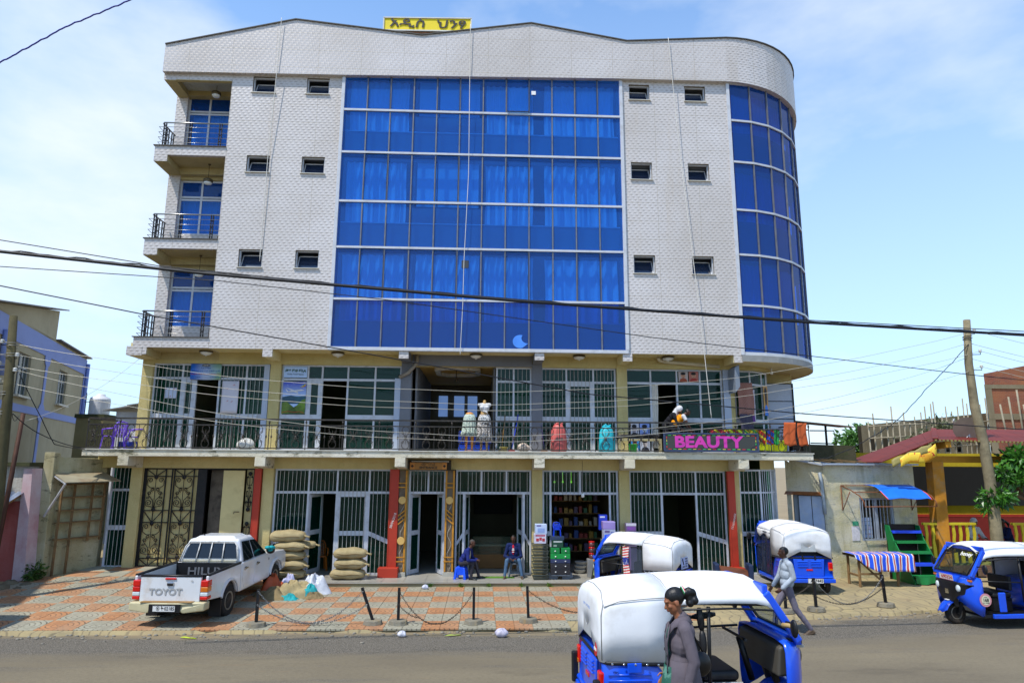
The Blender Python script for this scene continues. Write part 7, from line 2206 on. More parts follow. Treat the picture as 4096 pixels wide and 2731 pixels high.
# ---- walking man in the pale jacket (local +x is the way he walks)
JK = fabric('pale_jacket','#9aa3ad',0.12,8,0.5); TRS = fabric('mauve_trousers','#6a6572',0.12,7,0.5); SHO = mat('brown_shoe','#4a3a2c',0.6,0,0.2,9,dirt='#8a7a60',dirt_amt=0.5)
b = Body()
hipL,hipR = (0.0,0.085,0.88),(0.0,-0.085,0.88)
b.ell((0,0,0.90),(0.115,0.155,0.11),'trousers')
b.chain([hipL,(-0.12,0.09,0.50),(-0.40,0.09,0.115)],[0.088,0.066,0.046],'trousers')      # trailing leg
b.chain([hipR,(0.22,-0.09,0.50),(0.26,-0.09,0.10)],[0.088,0.066,0.048],'trousers')        # leading leg
add_foot(b,(-0.41,0.09,0.085),(0.95,0.0,-0.25),'shoe'); add_foot(b,(0.26,-0.09,0.075),(1,0,0.05),'shoe')
b.ell((-0.01,0,1.00),(0.135,0.175,0.12),'jacket'); b.ell((-0.01,0,1.16),(0.130,0.175,0.16),'jacket'); b.ell((-0.02,0,1.30),(0.125,0.185,0.13),'jacket')
b.cap((-0.02,0.15,1.385),(-0.02,-0.15,1.385),0.068,0.068,'jacket'); b.cap((-0.02,0,1.40),(0.0,0,1.46),0.07,0.062,'jacket')
b.cap((0,0,1.42),(0.015,0,1.53),0.055,0.052,'skin')
b.chain([(-0.02,0.19,1.375),(-0.06,0.235,1.12),(0.16,0.22,0.93)],[0.068,0.058,0.045],'jacket')
add_hand(b,(0.19,0.215,0.905),(0.80,-0.05,-0.62),(0,-1,0),-1,0.55)
b.chain([(-0.02,-0.19,1.375),(0.05,-0.23,1.12),(0.20,-0.20,0.92)],[0.068,0.058,0.045],'jacket')
add_hand(b,(0.23,-0.20,0.89),(0.6,0,-0.8),(0,1,0),1,0.55)
M3,HP = add_head(b,(0.025,0,1.60),(0.97,-0.25,0.0),(0,0,1))
iM = M3.transposed(); hc = Vector((0.025,0,1.60))
def hf(q,t_,iM=iM,hc=hc):
 v = iM @ (q - hc); return t_ == 'skin' and v.z > -0.04 and (v.z > 0.062 - 0.0 * v.x or (v.x < -0.022 and v.z > -0.055))
o = b.build('person',{'trousers': TRS,'jacket': JK,'skin': SKIN,'shoe': SHO,'hair': HAIR},0.0085,(6.36,14.2,0.0),R(176),hairfn=hf)
tag(o,'man in pale grey jacket and mauve trousers striding left past the bollards','person')
# ---- woman in the grey coat, near the camera
COAT = fabric('grey_wool_coat','#5a535a',0.08,5,0.35); DRESS = None
t = NT('green_print'); vo = t.n('TexVoronoi',Scale=22.0); t.l(t.obj(),vo.inputs['Vector']); t.col(t.mix(t.ramp(t.noise(16,3,0.6,t.obj()),(0.50,0.0),(0.60,0.8)),C('#0c4a3c'),C('#4f7a6c'))); t.set(Roughness=0.8); DRESS = t.m
b = Body()
b.ell((0,0,0.92),(0.12,0.165,0.13),'dress')
b.chain([(0.0,0.08,0.88),(0.12,0.08,0.48),(0.12,0.08,0.10)],[0.085,0.06,0.04],'skin'); b.chain([(0.0,-0.08,0.88),(-0.05,-0.08,0.48),(-0.28,-0.08,0.14)],[0.085,0.06,0.04],'skin')
add_foot(b,(0.12,0.08,0.075),(1,0,0),'shoe'); add_foot(b,(-0.28,-0.08,0.10),(0.9,0,-0.4),'shoe')
b.ell((0.05,-0.01,1.05),(0.085,0.07,0.16),'dress'); b.ell((0.055,-0.01,1.22),(0.07,0.065,0.15),'dress')
b.ell((-0.005,0,1.02),(0.128,0.185,0.16),'coat'); b.ell((-0.015,0,1.20),(0.122,0.180,0.16),'coat'); b.ell((-0.04,0,1.32),(0.105,0.178,0.10),'coat')
b.cap((-0.035,0.145,1.372),(-0.035,-0.145,1.372),0.062,0.062,'coat'); b.cap((-0.04,0,1.38),(-0.03,0,1.43),0.075,0.062,'coat')
b.cap((-0.02,0,1.38),(0.015,0,1.505),0.048,0.044,'skin')
b.chain([(-0.035,0.185,1.36),(-0.10,0.235,1.10),(-0.03,0.245,0.87)],[0.064,0.054,0.044],'coat')
add_hand(b,(-0.02,0.245,0.84),(0.15,0,-1),(0,-1,0),-1,0.4)
b.chain([(-0.035,-0.185,1.36),(-0.06,-0.225,1.10),(0.08,-0.20,0.90)],[0.064,0.054,0.044],'coat')
add_hand(b,(0.10,-0.20,0.88),(0.6,0,-0.8),(0,1,0),1,0.5)
HF = Vector((0.94,0.10,-0.36)); hc = Vector((0.035,0,1.575))
M3,HP = add_head(b,hc,HF,(0.1,0,1),s=0.98)
iM = M3.transposed()
def hfw(q,t_,iM=iM,hc=hc):
 v = iM @ (q - hc); return t_ == 'skin' and v.z > -0.03 and (v.z > 0.068 - 0.05 * v.x or (v.x < 0.0 and v.z > -0.045 and abs(v.y) < 0.083 and not (abs(v.y) > 0.07 and v.z < 0.02)))
WZ_ = gz(0,6.3)
WO = b.build('person',{'dress': DRESS,'coat': COAT,'skin': SKINM,'shoe': LEATHER,'hair': HAIR},0.0072,(1.80,6.3,WZ_ + 0.01),R(170),hairfn=hfw,scale=0.955)
tag(WO,'young woman in dark grey coat with tied back hair walking left in front','person')
hb = Body()
hb.ell(hc + M3 @ Vector((-0.022,0,0.042)),(0.100,0.079,0.088),'hair',M3)
hb.ell(hc + M3 @ Vector((-0.115,0,0.045)),(0.035,0.045,0.045),'hair',M3)
for i in range(26):
 rr_ = random.Random(i); hb.ell(hc + M3 @ Vector((-0.165 + rr_.uniform(-0.035,0.035),rr_.uniform(-0.035,0.035),-0.005 + rr_.uniform(-0.06,0.055))),(0.036,0.034,0.038),'hair',M3)
hb.build('hair',{'hair': HAIR},0.008,(0,0,0),0,WO,smooth=3)
m = MB(); q = hc + M3 @ Vector((-0.118,0.0,0.05))
for k,c_ in enumerate((0,1,2)):
 m.tube([q + M3 @ Vector((0.006 * (k - 1),0.05 * math.cos(a),0.05 * math.sin(a))) for a in [i * 0.45 for i in range(14)]],0.0075,6,closed=True,m=k)
m.build('hair_band',[mat('band_red','#b01c14',0.6),mat('band_white','#d8d8d8',0.6),mat('band_green','#1c7a3a',0.6)],WO,w=False)
m = MB()
for sd in (-1,1):
 m.tube([hc + M3 @ Vector((0.079 - 0.25 * abs(y - 0.04) ** 1.0 * 0.3,sd * y,0.022 - 0.10 * abs(y - 0.038))) for y in (0.016,0.03,0.045,0.058)],[0.002,0.0035,0.0035,0.002],5)
m.build('eyebrow',HAIR,WO,w=False)
m = MB()
for sd in (-1,1):
 m.ell(hc + M3 @ Vector((0.070,sd * 0.034,-0.002)),(0.010,0.012,0.0035),10,6,rot=M3)
m.build('eyelid',mat('lash_dark','#1a0f0a',0.6),WO,w=False)
m = MB(); m.ell(hc + M3 @ Vector((0.090,0,-0.051)),(0.010,0.021,0.0055),10,6,rot=M3); m.ell(hc + M3 @ Vector((0.088,0,-0.061)),(0.010,0.018,0.006),10,6,rot=M3); m.build('lips',mat('lip_brown','#6a3530',0.45),WO,w=False)
# coat skirt, dress skirt, collar, belt tab
def ring(z,rx,ry,cx,n=28,gap=0.0,ph=0.0,fold=0.0):
 return [(cx + (rx + fold * math.sin(9 * a + ph)) * math.cos(a),(ry + fold * math.sin(9 * a + ph)) * math.sin(a),z) for a in [gap + (2 * math.pi - 2 * gap) * k / (n - 1) for k in range(n)]]
m = MB(); loft(m,[ring(1.08,0.135,0.19,-0.02,gap=0.5),ring(0.95,0.150,0.205,-0.02,gap=0.42,fold=0.004),ring(0.75,0.185,0.225,-0.02,gap=0.36,fold=0.010),ring(0.58,0.215,0.245,-0.03,gap=0.32,fold=0.014)]); m.build('coat_skirt',COAT,WO,w=False,solid=0.012)
m = MB(); loft(m,[ring(1.02,0.115,0.150,0.03,gap=0),ring(0.80,0.150,0.175,0.04,gap=0,fold=0.006),ring(0.50,0.21,0.22,0.05,gap=0,fold=0.014),ring(0.28,0.25,0.25,0.05,gap=0,fold=0.02)]); m.build('dress_skirt',DRESS,WO,w=False,solid=0.006)
m = MB()
for sd in (-1,1):
 loft(m,[[(-0.085,sd * 0.03,1.455),(-0.03,sd * 0.080,1.455),(0.04,sd * 0.078,1.43),(0.085,sd * 0.055,1.37)],[(-0.125,sd * 0.04,1.395),(-0.05,sd * 0.125,1.40),(0.055,sd * 0.125,1.365),(0.125,sd * 0.105,1.27)]])
 loft(m,[[(0.085,sd * 0.055,1.385),(0.120,sd * 0.035,1.25),(0.125,sd * 0.035,1.08),(0.13,sd * 0.05,0.9)],[(0.105,sd * 0.115,1.345),(0.128,sd * 0.12,1.22),(0.122,sd * 0.10,1.08),(0.13,sd * 0.10,0.9)]])
m.build('collar',COAT,WO,w=False,solid=0.012)
m = MB()
for sd in (-1,1):
 for z in (1.12,0.98):
  m.lathe([(0.014,0),(0.014,0.006)],10,(0.13,sd * 0.11,z),'x')
for z in (0.93,):
 m.lathe([(0.011,0),(0.011,0.006)],10,(-0.03,0.292,z),'y')
m.build('coat_button',mat('button_dark','#2a2426',0.4),WO,w=False)
m = MB(); m.box(-0.075,0.02,0.283,0.291,0.915,0.945); m.build('cuff_tab',COAT,WO,w=False)
bg_ = empty('handbag',(2.02,6.42,WZ_ + 0.95),R(174),'small black handbag slung behind the woman in the grey coat','handbag')
m = MB(); m.ell((0,0,0.0),(0.10,0.05,0.11),14,10); m.build('bag_body',LEATHER,bg_,w=False)
m = MB(); m.tube([(0.04,0,0.08),(0.14,0.06,0.28),(0.20,0.10,0.44)],0.009,6); m.tube([(-0.04,0,0.08),(0.08,-0.02,0.30),(0.20,0.0,0.45)],0.009,6); m.build('strap',LEATHER,bg_,w=False)
# ---- seated men on the plinth
def seated(name_tags,loc,rz,lean,label,kneeL,kneeR,footL,footR,elbow,handc,jacket,shirt,trousers,shoe,hairm,headf,scale=0.88,seat=0.42):
 b = Body()
 hip = Vector((0,0,seat + 0.10)); up = Vector((math.sin(lean),0,math.cos(lean)))
 ch = hip + up * 0.34; sh = hip + up * 0.47
 b.ell(hip,(0.13,0.165,0.11),'trousers'); b.ell(hip + up * 0.08,(0.13,0.175,0.13),'jacket')
 b.ell(hip + up * 0.20,(0.125,0.18,0.14),'jacket'); b.ell(ch,(0.12,0.185,0.14),'jacket')
 b.ell(ch + Vector((0.055,0,-0.04)),(0.08,0.055,0.19),'shirt')
 b.cap(sh + Vector((0,0.15,0)),sh + Vector((0,-0.15,0)),0.066,0.066,'jacket')
 b.cap(sh,sh + up * 0.13 + Vector((0.02,0,0)),0.052,0.05,'skin')
 for s,kn,ft in ((1,kneeL,footL),(-1,kneeR,footR)):
  kn,ft = Vector(kn),Vector(ft)
  b.chain([hip + Vector((0,s * 0.09,-0.02)),kn,ft + Vector((0,0,0.09))],[0.088,0.066,0.05],'trousers'); add_foot(b,ft + Vector((0,0,0.075)),(1,s * 0.12,0),'shoe')
  el = Vector((elbow[0],s * elbow[1],elbow[2])); hd = Vector((handc[0],s * handc[1],handc[2]))
  b.chain([sh + Vector((0,s * 0.185,-0.01)),el,hd],[0.066,0.055,0.043],'jacket')
  dd = (Vector((handc[0] + 0.10,s * -0.01,handc[2] - 0.01)) - hd).normalized()
  add_hand(b,hd + dd * 0.01,dd,(0.3,0,-1),s,0.6)
 hc = sh + up * 0.13 + Vector((0.045,0,0.085))
 M3,HP = add_head(b,hc,headf,(0.1,0,1))
 iM = M3.transposed()
 def hf(q,t_):
  v = iM @ (q - hc); return t_ == 'skin' and v.z > -0.05 and (v.z > 0.066 or (v.x < -0.03 and v.z > -0.05)) and (q - hc).length < 0.2
 o = b.build('person',{'trousers': trousers,'jacket': jacket,'shirt': shirt,'skin': SKIN,'shoe': shoe,'hair': hairm},0.0085,loc,rz,hairfn=hf,scale=scale)
 return tag(o,label,'person')
NAVY = fabric('navy_workcoat','#1f2a6a',0.12,7,0.5); NAVY2 = fabric('dark_blue_jacket','#16244f',0.12,7,0.5); CHAR = fabric('charcoal_trousers','#33323a',0.1,6,0.5); JEAN = fabric('faded_jeans','#4a6480',0.25,8,0.5)
CREAM = fabric('cream_shirt','#b9ae90',0.05,8,0.2); REDS = fabric('red_tshirt','#b01c2a',0.08,8,0.2)
seated(None,(-0.56,19.72,0.18),R(-14),R(30),'seated man in navy work coat on a blue plastic stool, leaning forward',(0.42,0.16,0.54),(0.40,-0.13,0.53),(0.52,0.19,0),(0.36,-0.16,0),(0.28,0.27,0.62),(0.48,0.12,0.60),NAVY,CREAM,CHAR,LEATHER,HAIRG,(0.98,-0.05,-0.15))
m2 = seated(None,(0.93,20.12,0.18),R(-95),R(4),'seated man in red shirt and open blue jacket facing the street',(0.38,0.22,0.56),(0.38,-0.20,0.56),(0.40,0.30,0),(0.42,-0.26,0),(0.10,0.27,0.66),(0.30,0.10,0.60),NAVY2,REDS,JEAN,mat('brown_shoe'),HAIR,(1.0,-0.1,-0.12),seat=0.44)
m = MB()
for z,w_ in ((0.90,0.06),(0.86,0.075),(0.80,0.06)):
 m.box(0.158 - (0.9 - z) * 0.12,0.168 - (0.9 - z) * 0.12,-w_ / 2,w_ / 2,z - 0.012,z + 0.012)
m.build('shirt_print',INKW,m2,w=False)
def stool(name,loc,rz,col,label,w=0.17,h=0.40):
 s = empty(name,loc,rz,label,'stool')
 mt = mat('plastic_' + col[1:],col,0.35,0,0.05,4)
 m = MB(); m.hexa([(-w * 0.8,-w * 0.8,h - 0.03),(w * 0.8,-w * 0.8,h - 0.03),(w * 0.8,w * 0.8,h - 0.03),(-w * 0.8,w * 0.8,h - 0.03),(-w * 0.76,-w * 0.76,h),(w * 0.76,-w * 0.76,h),(w * 0.76,w * 0.76,h),(-w * 0.76,w * 0.76,h)]); m.build('seat',mt,s,w=False,bev=0.015,seg=3)
 for a,c in ((-1,-1),(1,-1),(1,1),(-1,1)):
  m = MB(); m.hexa([(a * w - 0.035,c * w - 0.035,0),(a * w + 0.035,c * w - 0.035,0),(a * w + 0.035,c * w + 0.035,0),(a * w - 0.035,c * w + 0.035,0),(a * w * 0.72 - 0.03,c * w * 0.72 - 0.03,h - 0.03),(a * w * 0.72 + 0.03,c * w * 0.72 - 0.03,h - 0.03),(a * w * 0.72 + 0.03,c * w * 0.72 + 0.03,h - 0.03),(a * w * 0.72 - 0.03,c * w * 0.72 + 0.03,h - 0.03)]); m.build('leg',mt,s,w=False,bev=0.008)
 for ax in (0,1):
  for c in (-1,1):
   k = w * 0.84
   m = MB()
   if ax: m.box(-k + 0.03,k - 0.03,c * k - 0.012,c * k + 0.012,h * 0.34,h - 0.02)
   else: m.box(c * k - 0.012,c * k + 0.012,-k + 0.03,k - 0.03,h * 0.34,h - 0.02)
   m.build('skirt_panel',mt,s,w=False,bev=0.006)
 return s
stool('plastic_stool',(-0.57,19.74,0.188),R(-14),'#0f4fe0','bright blue plastic stool under the man in the navy coat',0.15,0.34)
st2 = empty('plastic_stool',(0.98,20.14,0.188),0,'grey plastic stool under the man in the red shirt','stool')
GPL = mat('plastic_grey','#66707c',0.4,0,0.05,4)
m = MB(); m.box(-0.13,0.13,-0.13,0.13,0.34,0.37); m.build('seat',GPL,st2,w=False,bev=0.012)
for a,c in ((-1,-1),(1,-1),(1,1),(-1,1)):
 m = MB(); m.bar((a * 0.19,c * 0.18,0),(a * 0.10,c * 0.10,0.34),0.04); m.build('leg',GPL,st2,w=False)
for c in (-1,1):
 m = MB(); m.bar((-0.165,c * 0.155,0.10),(0.165,c * 0.155,0.10),0.025,0.04); m.build('stretcher',GPL,st2,w=False)
# ---- two people bending on the gallery, and diners in the shade
def bender(loc,rz,lean,label,top,sleeve,hairm,headf,trousers,scale=0.9,hood=None):
 b = Body(); up = Vector((math.sin(lean),0,math.cos(lean))); hip = Vector((-0.12,0,0.90)); sh = hip + up * 0.46
 b.ell(hip,(0.12,0.16,0.11),'trousers')
 for s in (-1,1):
  b.chain([hip + Vector((0,s * 0.09,-0.02)),(-0.06,s * 0.10,0.48),(-0.10,s * 0.10,0.09)],[0.088,0.066,0.048],'trousers'); add_foot(b,(-0.10,s * 0.10,0.075),(1,0,0),'shoe')
  el = sh + Vector((0.10,s * 0.22,-0.24)); hd = el + Vector((0.14,-s * 0.06,-0.22))
  b.chain([sh + Vector((0,s * 0.18,0)),sh + Vector((0.06,s * 0.21,-0.12))],[0.068,0.06],'sleeve'); b.chain([sh + Vector((0.06,s * 0.21,-0.12)),el,hd],[0.05,0.044,0.033],'skin' if hood is None else 'sleeve')
  add_hand(b,hd,(0.5,0,-0.85),(0,-s,0),s,0.5)
 for k,r in ((0.10,0.125),(0.22,0.13),(0.35,0.125)):
  b.ell(hip + up * k,(r,0.175,0.14),'top')
 b.cap(sh + Vector((0,0.15,0)),sh + Vector((0,-0.15,0)),0.066,0.066,'top'); hc = sh + up * 0.13 + Vector((0.08,0,0.05)); b.cap(sh,hc,0.052,0.05,'skin')
 M3,HP = add_head(b,hc,headf,(0.3,0,1)); iM = M3.transposed()
 if hood:
  b.ell(hc + M3 @ Vector((-0.03,0,0.02)),(0.115,0.098,0.125),'hood',M3); b.cap(hc + M3 @ Vector((-0.08,0,-0.06)),sh,0.08,0.10,'hood')
 def hf(q,t_):
  v = iM @ (q - hc); return hood is None and t_ == 'skin' and v.z > -0.05 and (v.z > 0.055 or (v.x < -0.02 and v.z > -0.05)) and (q - hc).length < 0.2
 tg = {'trousers': trousers,'top': top,'sleeve': sleeve,'skin': SKIN,'shoe': LEATHER,'hair': hairm}
 if hood: tg['hood'] = hood
 o = b.build('person',tg,0.011,loc,rz,hairfn=hf,scale=scale)
 return tag(o,label,'person')
ORG = fabric('orange_vest','#d88a14',0.08,6,0.3); WHF = fabric('white_cloth','#c9c9cc',0.05,6,0.3); DKF = fabric('dark_cloth','#1c1c22',0.1,6,0.3)
bender((5.66,20.02,3.757),R(-30),R(42),'person in white head scarf and dark top bending over the gallery rail',DKF,DKF,HAIR,(0.7,-0.2,-0.7),DKF,0.92,WHF)
bender((5.82,19.86,3.757),R(-6),R(48),'person in orange vest with white sleeves bending above the pink letter sign',ORG,WHF,HAIR,(0.8,-0.1,-0.6),DKF,0.9)
def diner(loc,rz,top,label,hood=None,tail=False):
 b = Body(); hip = Vector((0,0,0.52)); up = Vector((math.sin(0.25),0,math.cos(0.25))); sh = hip + up * 0.46
 b.ell(hip,(0.13,0.17,0.12),'low')
 for s in (-1,1):
  b.chain([hip + Vector((0,s * 0.09,0)),(0.40,s * 0.12,0.52),(0.40,s * 0.12,0.09)],[0.09,0.068,0.05],'low'); add_foot(b,(0.40,s * 0.12,0.075),(1,0,0),'low')
  b.chain([sh + Vector((0,s * 0.18,0)),sh + Vector((0.10,s * 0.25,-0.25)),sh + Vector((0.30,s * 0.14,-0.26))],[0.068,0.058,0.045],'top'); add_hand(b,sh + Vector((0.31,s * 0.13,-0.26)),(0.9,-s * 0.3,0),(0,0,-1),s,0.4)
 for k in (0.1,0.22,0.35): b.ell(hip + up * k,(0.125,0.18,0.14),'top')
 b.cap(sh + Vector((0,0.15,0)),sh + Vector((0,-0.15,0)),0.066,0.066,'top'); hc = sh + up * 0.14 + Vector((0.05,0,0.08)); b.cap(sh,hc,0.05,0.05,'skin'); M3,HP = add_head(b,hc,(0.95,0,-0.3),(0,0,1)); iM = M3.transposed()
 if hood: b.ell(hc + M3 @ Vector((-0.03,0,0.02)),(0.115,0.098,0.125),'top',M3); b.cap(hc + M3 @ Vector((-0.06,0,-0.06)),sh,0.085,0.10,'top')
 if tail: b.chain([hc + Vector((-0.10,0,0.03)),hc + Vector((-0.18,0,-0.04)),hc + Vector((-0.19,0,-0.15))],[0.04,0.045,0.02],'hair')
 def hf(q,t_):
  v = iM @ (q - hc); return not hood and t_ == 'skin' and v.z > -0.05 and (v.z > 0.055 or (v.x < -0.02 and v.z > -0.05)) and (q - hc).length < 0.2
 o = b.build('person',{'low': DKF,'top': top,'skin': SKIN,'hair': HAIR},0.013,loc,rz,hairfn=hf); return tag(o,label,'person')
diner((16.0,21.75,0.44),R(-85),WHF,'seated person in pale hooded shawl behind the yellow pickets',hood=True)
diner((17.2,21.6,0.44),R(172),NAVY2,'seated person with ponytail and dark jacket right of the utility pole',tail=True)
diner((14.05,22.0,0.44),R(-60),DKF,'shadowed seated person behind the thick yellow post')
for i,(x,y,lab) in enumerate(((15.98,21.85,'low cafe bench under the person in the pale shawl'),(17.25,21.6,'low cafe bench under the person with the ponytail'),(14.02,22.05,'low cafe bench behind the thick yellow post'))):
 bn_ = empty('cafe_bench',(x,y,0.44),0,lab,'bench')
 m = MB(); m.box(-0.3,0.3,-0.18,0.18,0.38,0.42); m.build('seat',WOODB,bn_,w=False)
 for a in (-0.25,0.25):
  m = MB(); m.box(a - 0.03,a + 0.03,-0.15,0.15,0,0.38); m.build('leg',WOODB,bn_,w=False)
# ------------------------------------------------------------------ signs
rsn = empty('roof_sign',(-2.02,19.62,17.35),0,'yellow rooftop sign with dark Amharic letters above the parapet','sign')
YS_ = mat('sign_yellow','#e8cf08',0.5,0,0.03,3,dirt='#b9a818',dirt_amt=0.3)
m = MB(); m.hexa([(-1.42,0,0.0),(1.43,0,0.05),(1.43,0.22,0.05),(-1.42,0.22,0.0),(-1.42,0,0.46),(1.43,0,0.53),(1.43,0.22,0.53),(-1.42,0.22,0.46)]); m.build('sign_box',YS_,rsn,w=False)
m = MB()
for a,b_ in (((-1.44,0.0),(1.45,0.05)),((-1.44,0.46),(1.45,0.53)),((-1.43,0.0),(-1.43,0.46)),((1.44,0.05),(1.44,0.53))):
 m.bar((a[0],-0.01,a[1]),(b_[0],-0.01,b_[1]),0.04,0.04)
m.build('sign_frame',mat('frame_white','#c9c9c4',0.5),rsn,w=False)
text('lettering','አዲስ  ህንፃ',0.40,mat('letter_slate','#30302c',0.6),rsn,False,(0.0,-0.02,0.265),ext=0.006,fit=2.5,bold=0.004,shear=0.1)
for x in (-0.95,-0.2,0.05,0.75):
 m = MB(); m.bar((x,0.1,0.02),(x + 0.05,0.15,-1.2),0.05); m.build('support',BLK,rsn,w=False)
m = MB(); m.box(-1.35,1.35,0.02,0.2,-0.05,-0.01); m.build('bottom_tray',mat('rust_brown'),rsn,w=False)
bs = empty('led_sign',(6.69,19.36,3.80),0,'dark LED panel reading BEAUTY in pink letters on the balcony rail','sign')
m = MB(); m.box(-1.38,1.38,-0.04,0.04,0,0.50); m.build('panel',mat('led_panel','#3c3e3c',0.55,0,0.08,30),bs,w=False)
m = MB()
for a,b_ in (((-1.40,0),(1.40,0)),((-1.40,0.5),(1.40,0.5)),((-1.39,0),(-1.39,0.5)),((1.39,0),(1.39,0.5))):
 m.bar((a[0],-0.03,a[1]),(b_[0],-0.03,b_[1]),0.06,0.05)
m.build('frame',mat('led_frame','#3f4a66',0.4,0.3),bs,w=False,bev=0.006)
t = NT('led_pink'); sp_z = t.n('SeparateXYZ'); t.l(t.obj(),sp_z.inputs[0]); ln_ = t.math('GREATER_THAN',t.math('SINE',t.math('MULTIPLY',sp_z.outputs['Y'],190.0)),0.2)
kq = t.mix(ln_,C('#9a2aa0'),C('#c03070')); t.col(kq); t.l(kq,t.b.inputs['Emission Color']); t.b.inputs['Emission Strength'].default_value = 0.3; PINK = t.m
text('lettering','BEAUTY',0.45,PINK,bs,False,(-0.09,-0.045,0.245),ext=0.003,fit=2.04,bold=0.018)
leds = {'r': mat('led_red','#e0201c',0.4,emit=0.25),'g': mat('led_green','#20d85c',0.4,emit=0.25),'y': mat('led_yellow','#d8d84a',0.4,emit=0.25)}
for i in range(18):
 for zz in (0.445,0.045):
  c = 'rgy'[(i + (zz > 0.2)) % 3]; x = -1.28 + 0.146 * i
  m = MB(); m.box(x,x + 0.09,-0.046,-0.042,zz,zz + 0.012); m.build('led_dash',leds[c],bs,w=False)
for i in range(4):
 for x in (-1.33,1.32):
  m = MB(); m.box(x,x + 0.012,-0.046,-0.042,0.09 + 0.09 * i,0.14 + 0.09 * i); m.build('led_dash',leds['rgy'[i % 3]],bs,w=False)
bn = empty('shop_banner',(-8.43,20.26,5.86),0,'blue green banner of a micro finance office over the left gallery door','banner')
t = NT('banner_gradient'); sx_ = t.n('SeparateXYZ'); t.l(t.obj(),sx_.inputs[0])
u_ = t.math('ADD',t.math('MULTIPLY',sx_.outputs['X'],1.1),0.5); k1 = t.mix(t.ramp(u_,(0.1,0.0),(0.45,1.0)),C('#2a6fd8'),C('#a8bce0')); k1 = t.mix(t.math('MULTIPLY',t.ramp(u_,(0.55,0.0),(0.95,1.0)),t.ramp(t.noise(2.5,2,0.5,t.obj()),(0.35,0.2),(0.65,1.0))),k1,C('#6aa83a'))
t.col(k1); t.set(Roughness=0.45)
m = MB(); m.grid(lambda u,v: (-0.455 + 0.91 * u,0.006 * math.sin(u * 14),0.47 * v - 0.02 * (1 - v) * math.sin(u * 3.1)),20,2); m.build('sheet',t.m,bn,w=False,solid=0.004)
m = MB(); m.ell((0,-0.012,0.42),(0.13,0.004,0.04),16,6); m.build('emblem',mat('emblem_grey','#5a5f6a',0.6),bn,w=False)
for tx,z,s_,w_,c_ in (('DMF',0.42,0.05,0.14,INKW),('ዳይናሚክ',0.335,0.07,0.30,INKB),('ማይክሮ ፋይናንስ ተቋም አ.ማ',0.245,0.07,0.84,INKB),('Dynamic Micro Finance Institution S.C',0.155,0.06,0.86,INKR),('053 178 05 99',0.06,0.05,0.26,INKB),('Fax 053 178 94 56',0.06,0.05,0.28,INKB)):
 text('lettering',tx,s_,c_,bn,False,((-0.28 if '053 1' in tx and 'Fax' not in tx else 0.28) if '053' in tx else 0.0,-0.018,z),ext=0.001,fit=w_)
ps = empty('travel_poster',(-5.75,20.29,4.85),0,'travel agency poster with white airplane over green hills in gallery window','poster')
t = NT('poster_sky'); sz_ = t.n('SeparateXYZ'); t.l(t.obj(),sz_.inputs[0]); k1 = t.mix(t.ramp(sz_.outputs['Z'],(0.50,0.0),(0.95,1.0)),C('#a8c4ec'),C('#0f2fb0')); k1 = t.mix(t.ramp(t.noise(6,4,0.6,t.mapv(t.obj(),(1,1,2.5))),(0.55,0.0),(0.75,0.6)),k1,C('#d8e4f4')); t.col(k1); t.set(Roughness=0.3)
m = MB(); m.box(-0.35,0.35,0,0.006,0,0.97); m.build('sheet',t.m,ps,w=False)
hill = lambda c1,c2: leafmat('poster_' + c1[1:],c1,c2,0.4)
for j,(pts,c1,c2) in enumerate((([(-0.35,0.30),(-0.35,0.50),(-0.1,0.55),(0.1,0.52),(0.35,0.54),(0.35,0.3)],'#1f4a6a','#2f6a7a'),([(-0.35,0.0),(-0.35,0.34),(-0.2,0.36),(0.0,0.2),(0.2,0.12),(0.35,0.0)],'#4a6a1f','#8aa83a'),([(0.35,0.0),(0.35,0.45),(0.25,0.42),(0.1,0.25),(-0.1,0.12),(-0.3,0.0)],'#2f4a18','#7aa02a'))):
 m = MB(); m.prism(pts,lambda a,b_,t_: (a,-0.004 - 0.003 * j + t_,b_),0,0.002); m.build('printed_hill',hill(c1,c2),ps,w=False)
m = MB(); yy = -0.006
m.tube([(-0.22,yy,0.655),(-0.1,yy,0.67),(0.2,yy,0.715),(0.29,yy,0.72)],[0.008,0.026,0.026,0.008],8,sx=0.15)
m.prism([(-0.05,0.68),(0.06,0.69),(-0.22,0.78),(-0.27,0.80)],lambda a,b_,t_: (a,yy + t_,b_),-0.004,0.0); m.prism([(-0.22,0.66),(-0.17,0.665),(-0.24,0.74),(-0.27,0.74)],lambda a,b_,t_: (a,yy + t_,b_),-0.004,0.0); m.prism([(0.02,0.66),(0.09,0.67),(0.13,0.61),(0.10,0.61)],lambda a,b_,t_: (a,yy + t_,b_),-0.004,0.0)
m.ell((0.03,yy - 0.006,0.655),(0.035,0.003,0.022),8,5); m.build('printed_airplane',mat('plane_white','#d0d0d4',0.5),ps,w=False)
for dx,c in ((0,'#1f8a3a'),(0.02,'#d8c81a'),(0.04,'#c8281a')):
 m = MB(); m.prism([(0.16 + dx,0.80 - dx * 0.6),(0.32,0.87 - dx * 0.8),(0.33,0.91 - dx * 0.8)],lambda a,b_,t_: (a,yy + t_,b_),-0.002 - dx * 0.05,0.0); m.build('printed_wing_mark',mat('mark_' + c[1:],c,0.5),ps,w=False)
m = MB(); m.tube([(-0.34,-0.016,0.03),(-0.15,-0.016,0.07),(0.05,-0.016,0.04),(0.18,-0.016,0.07),(0.33,-0.016,0.02)],0.006,5); m.build('printed_ribbon',mat('mark_c8281a'),ps,w=False)
tp_ = empty('travel_sign',(-5.75,20.29,5.95),0,'blue travel agency name panel above the airplane poster','sign')
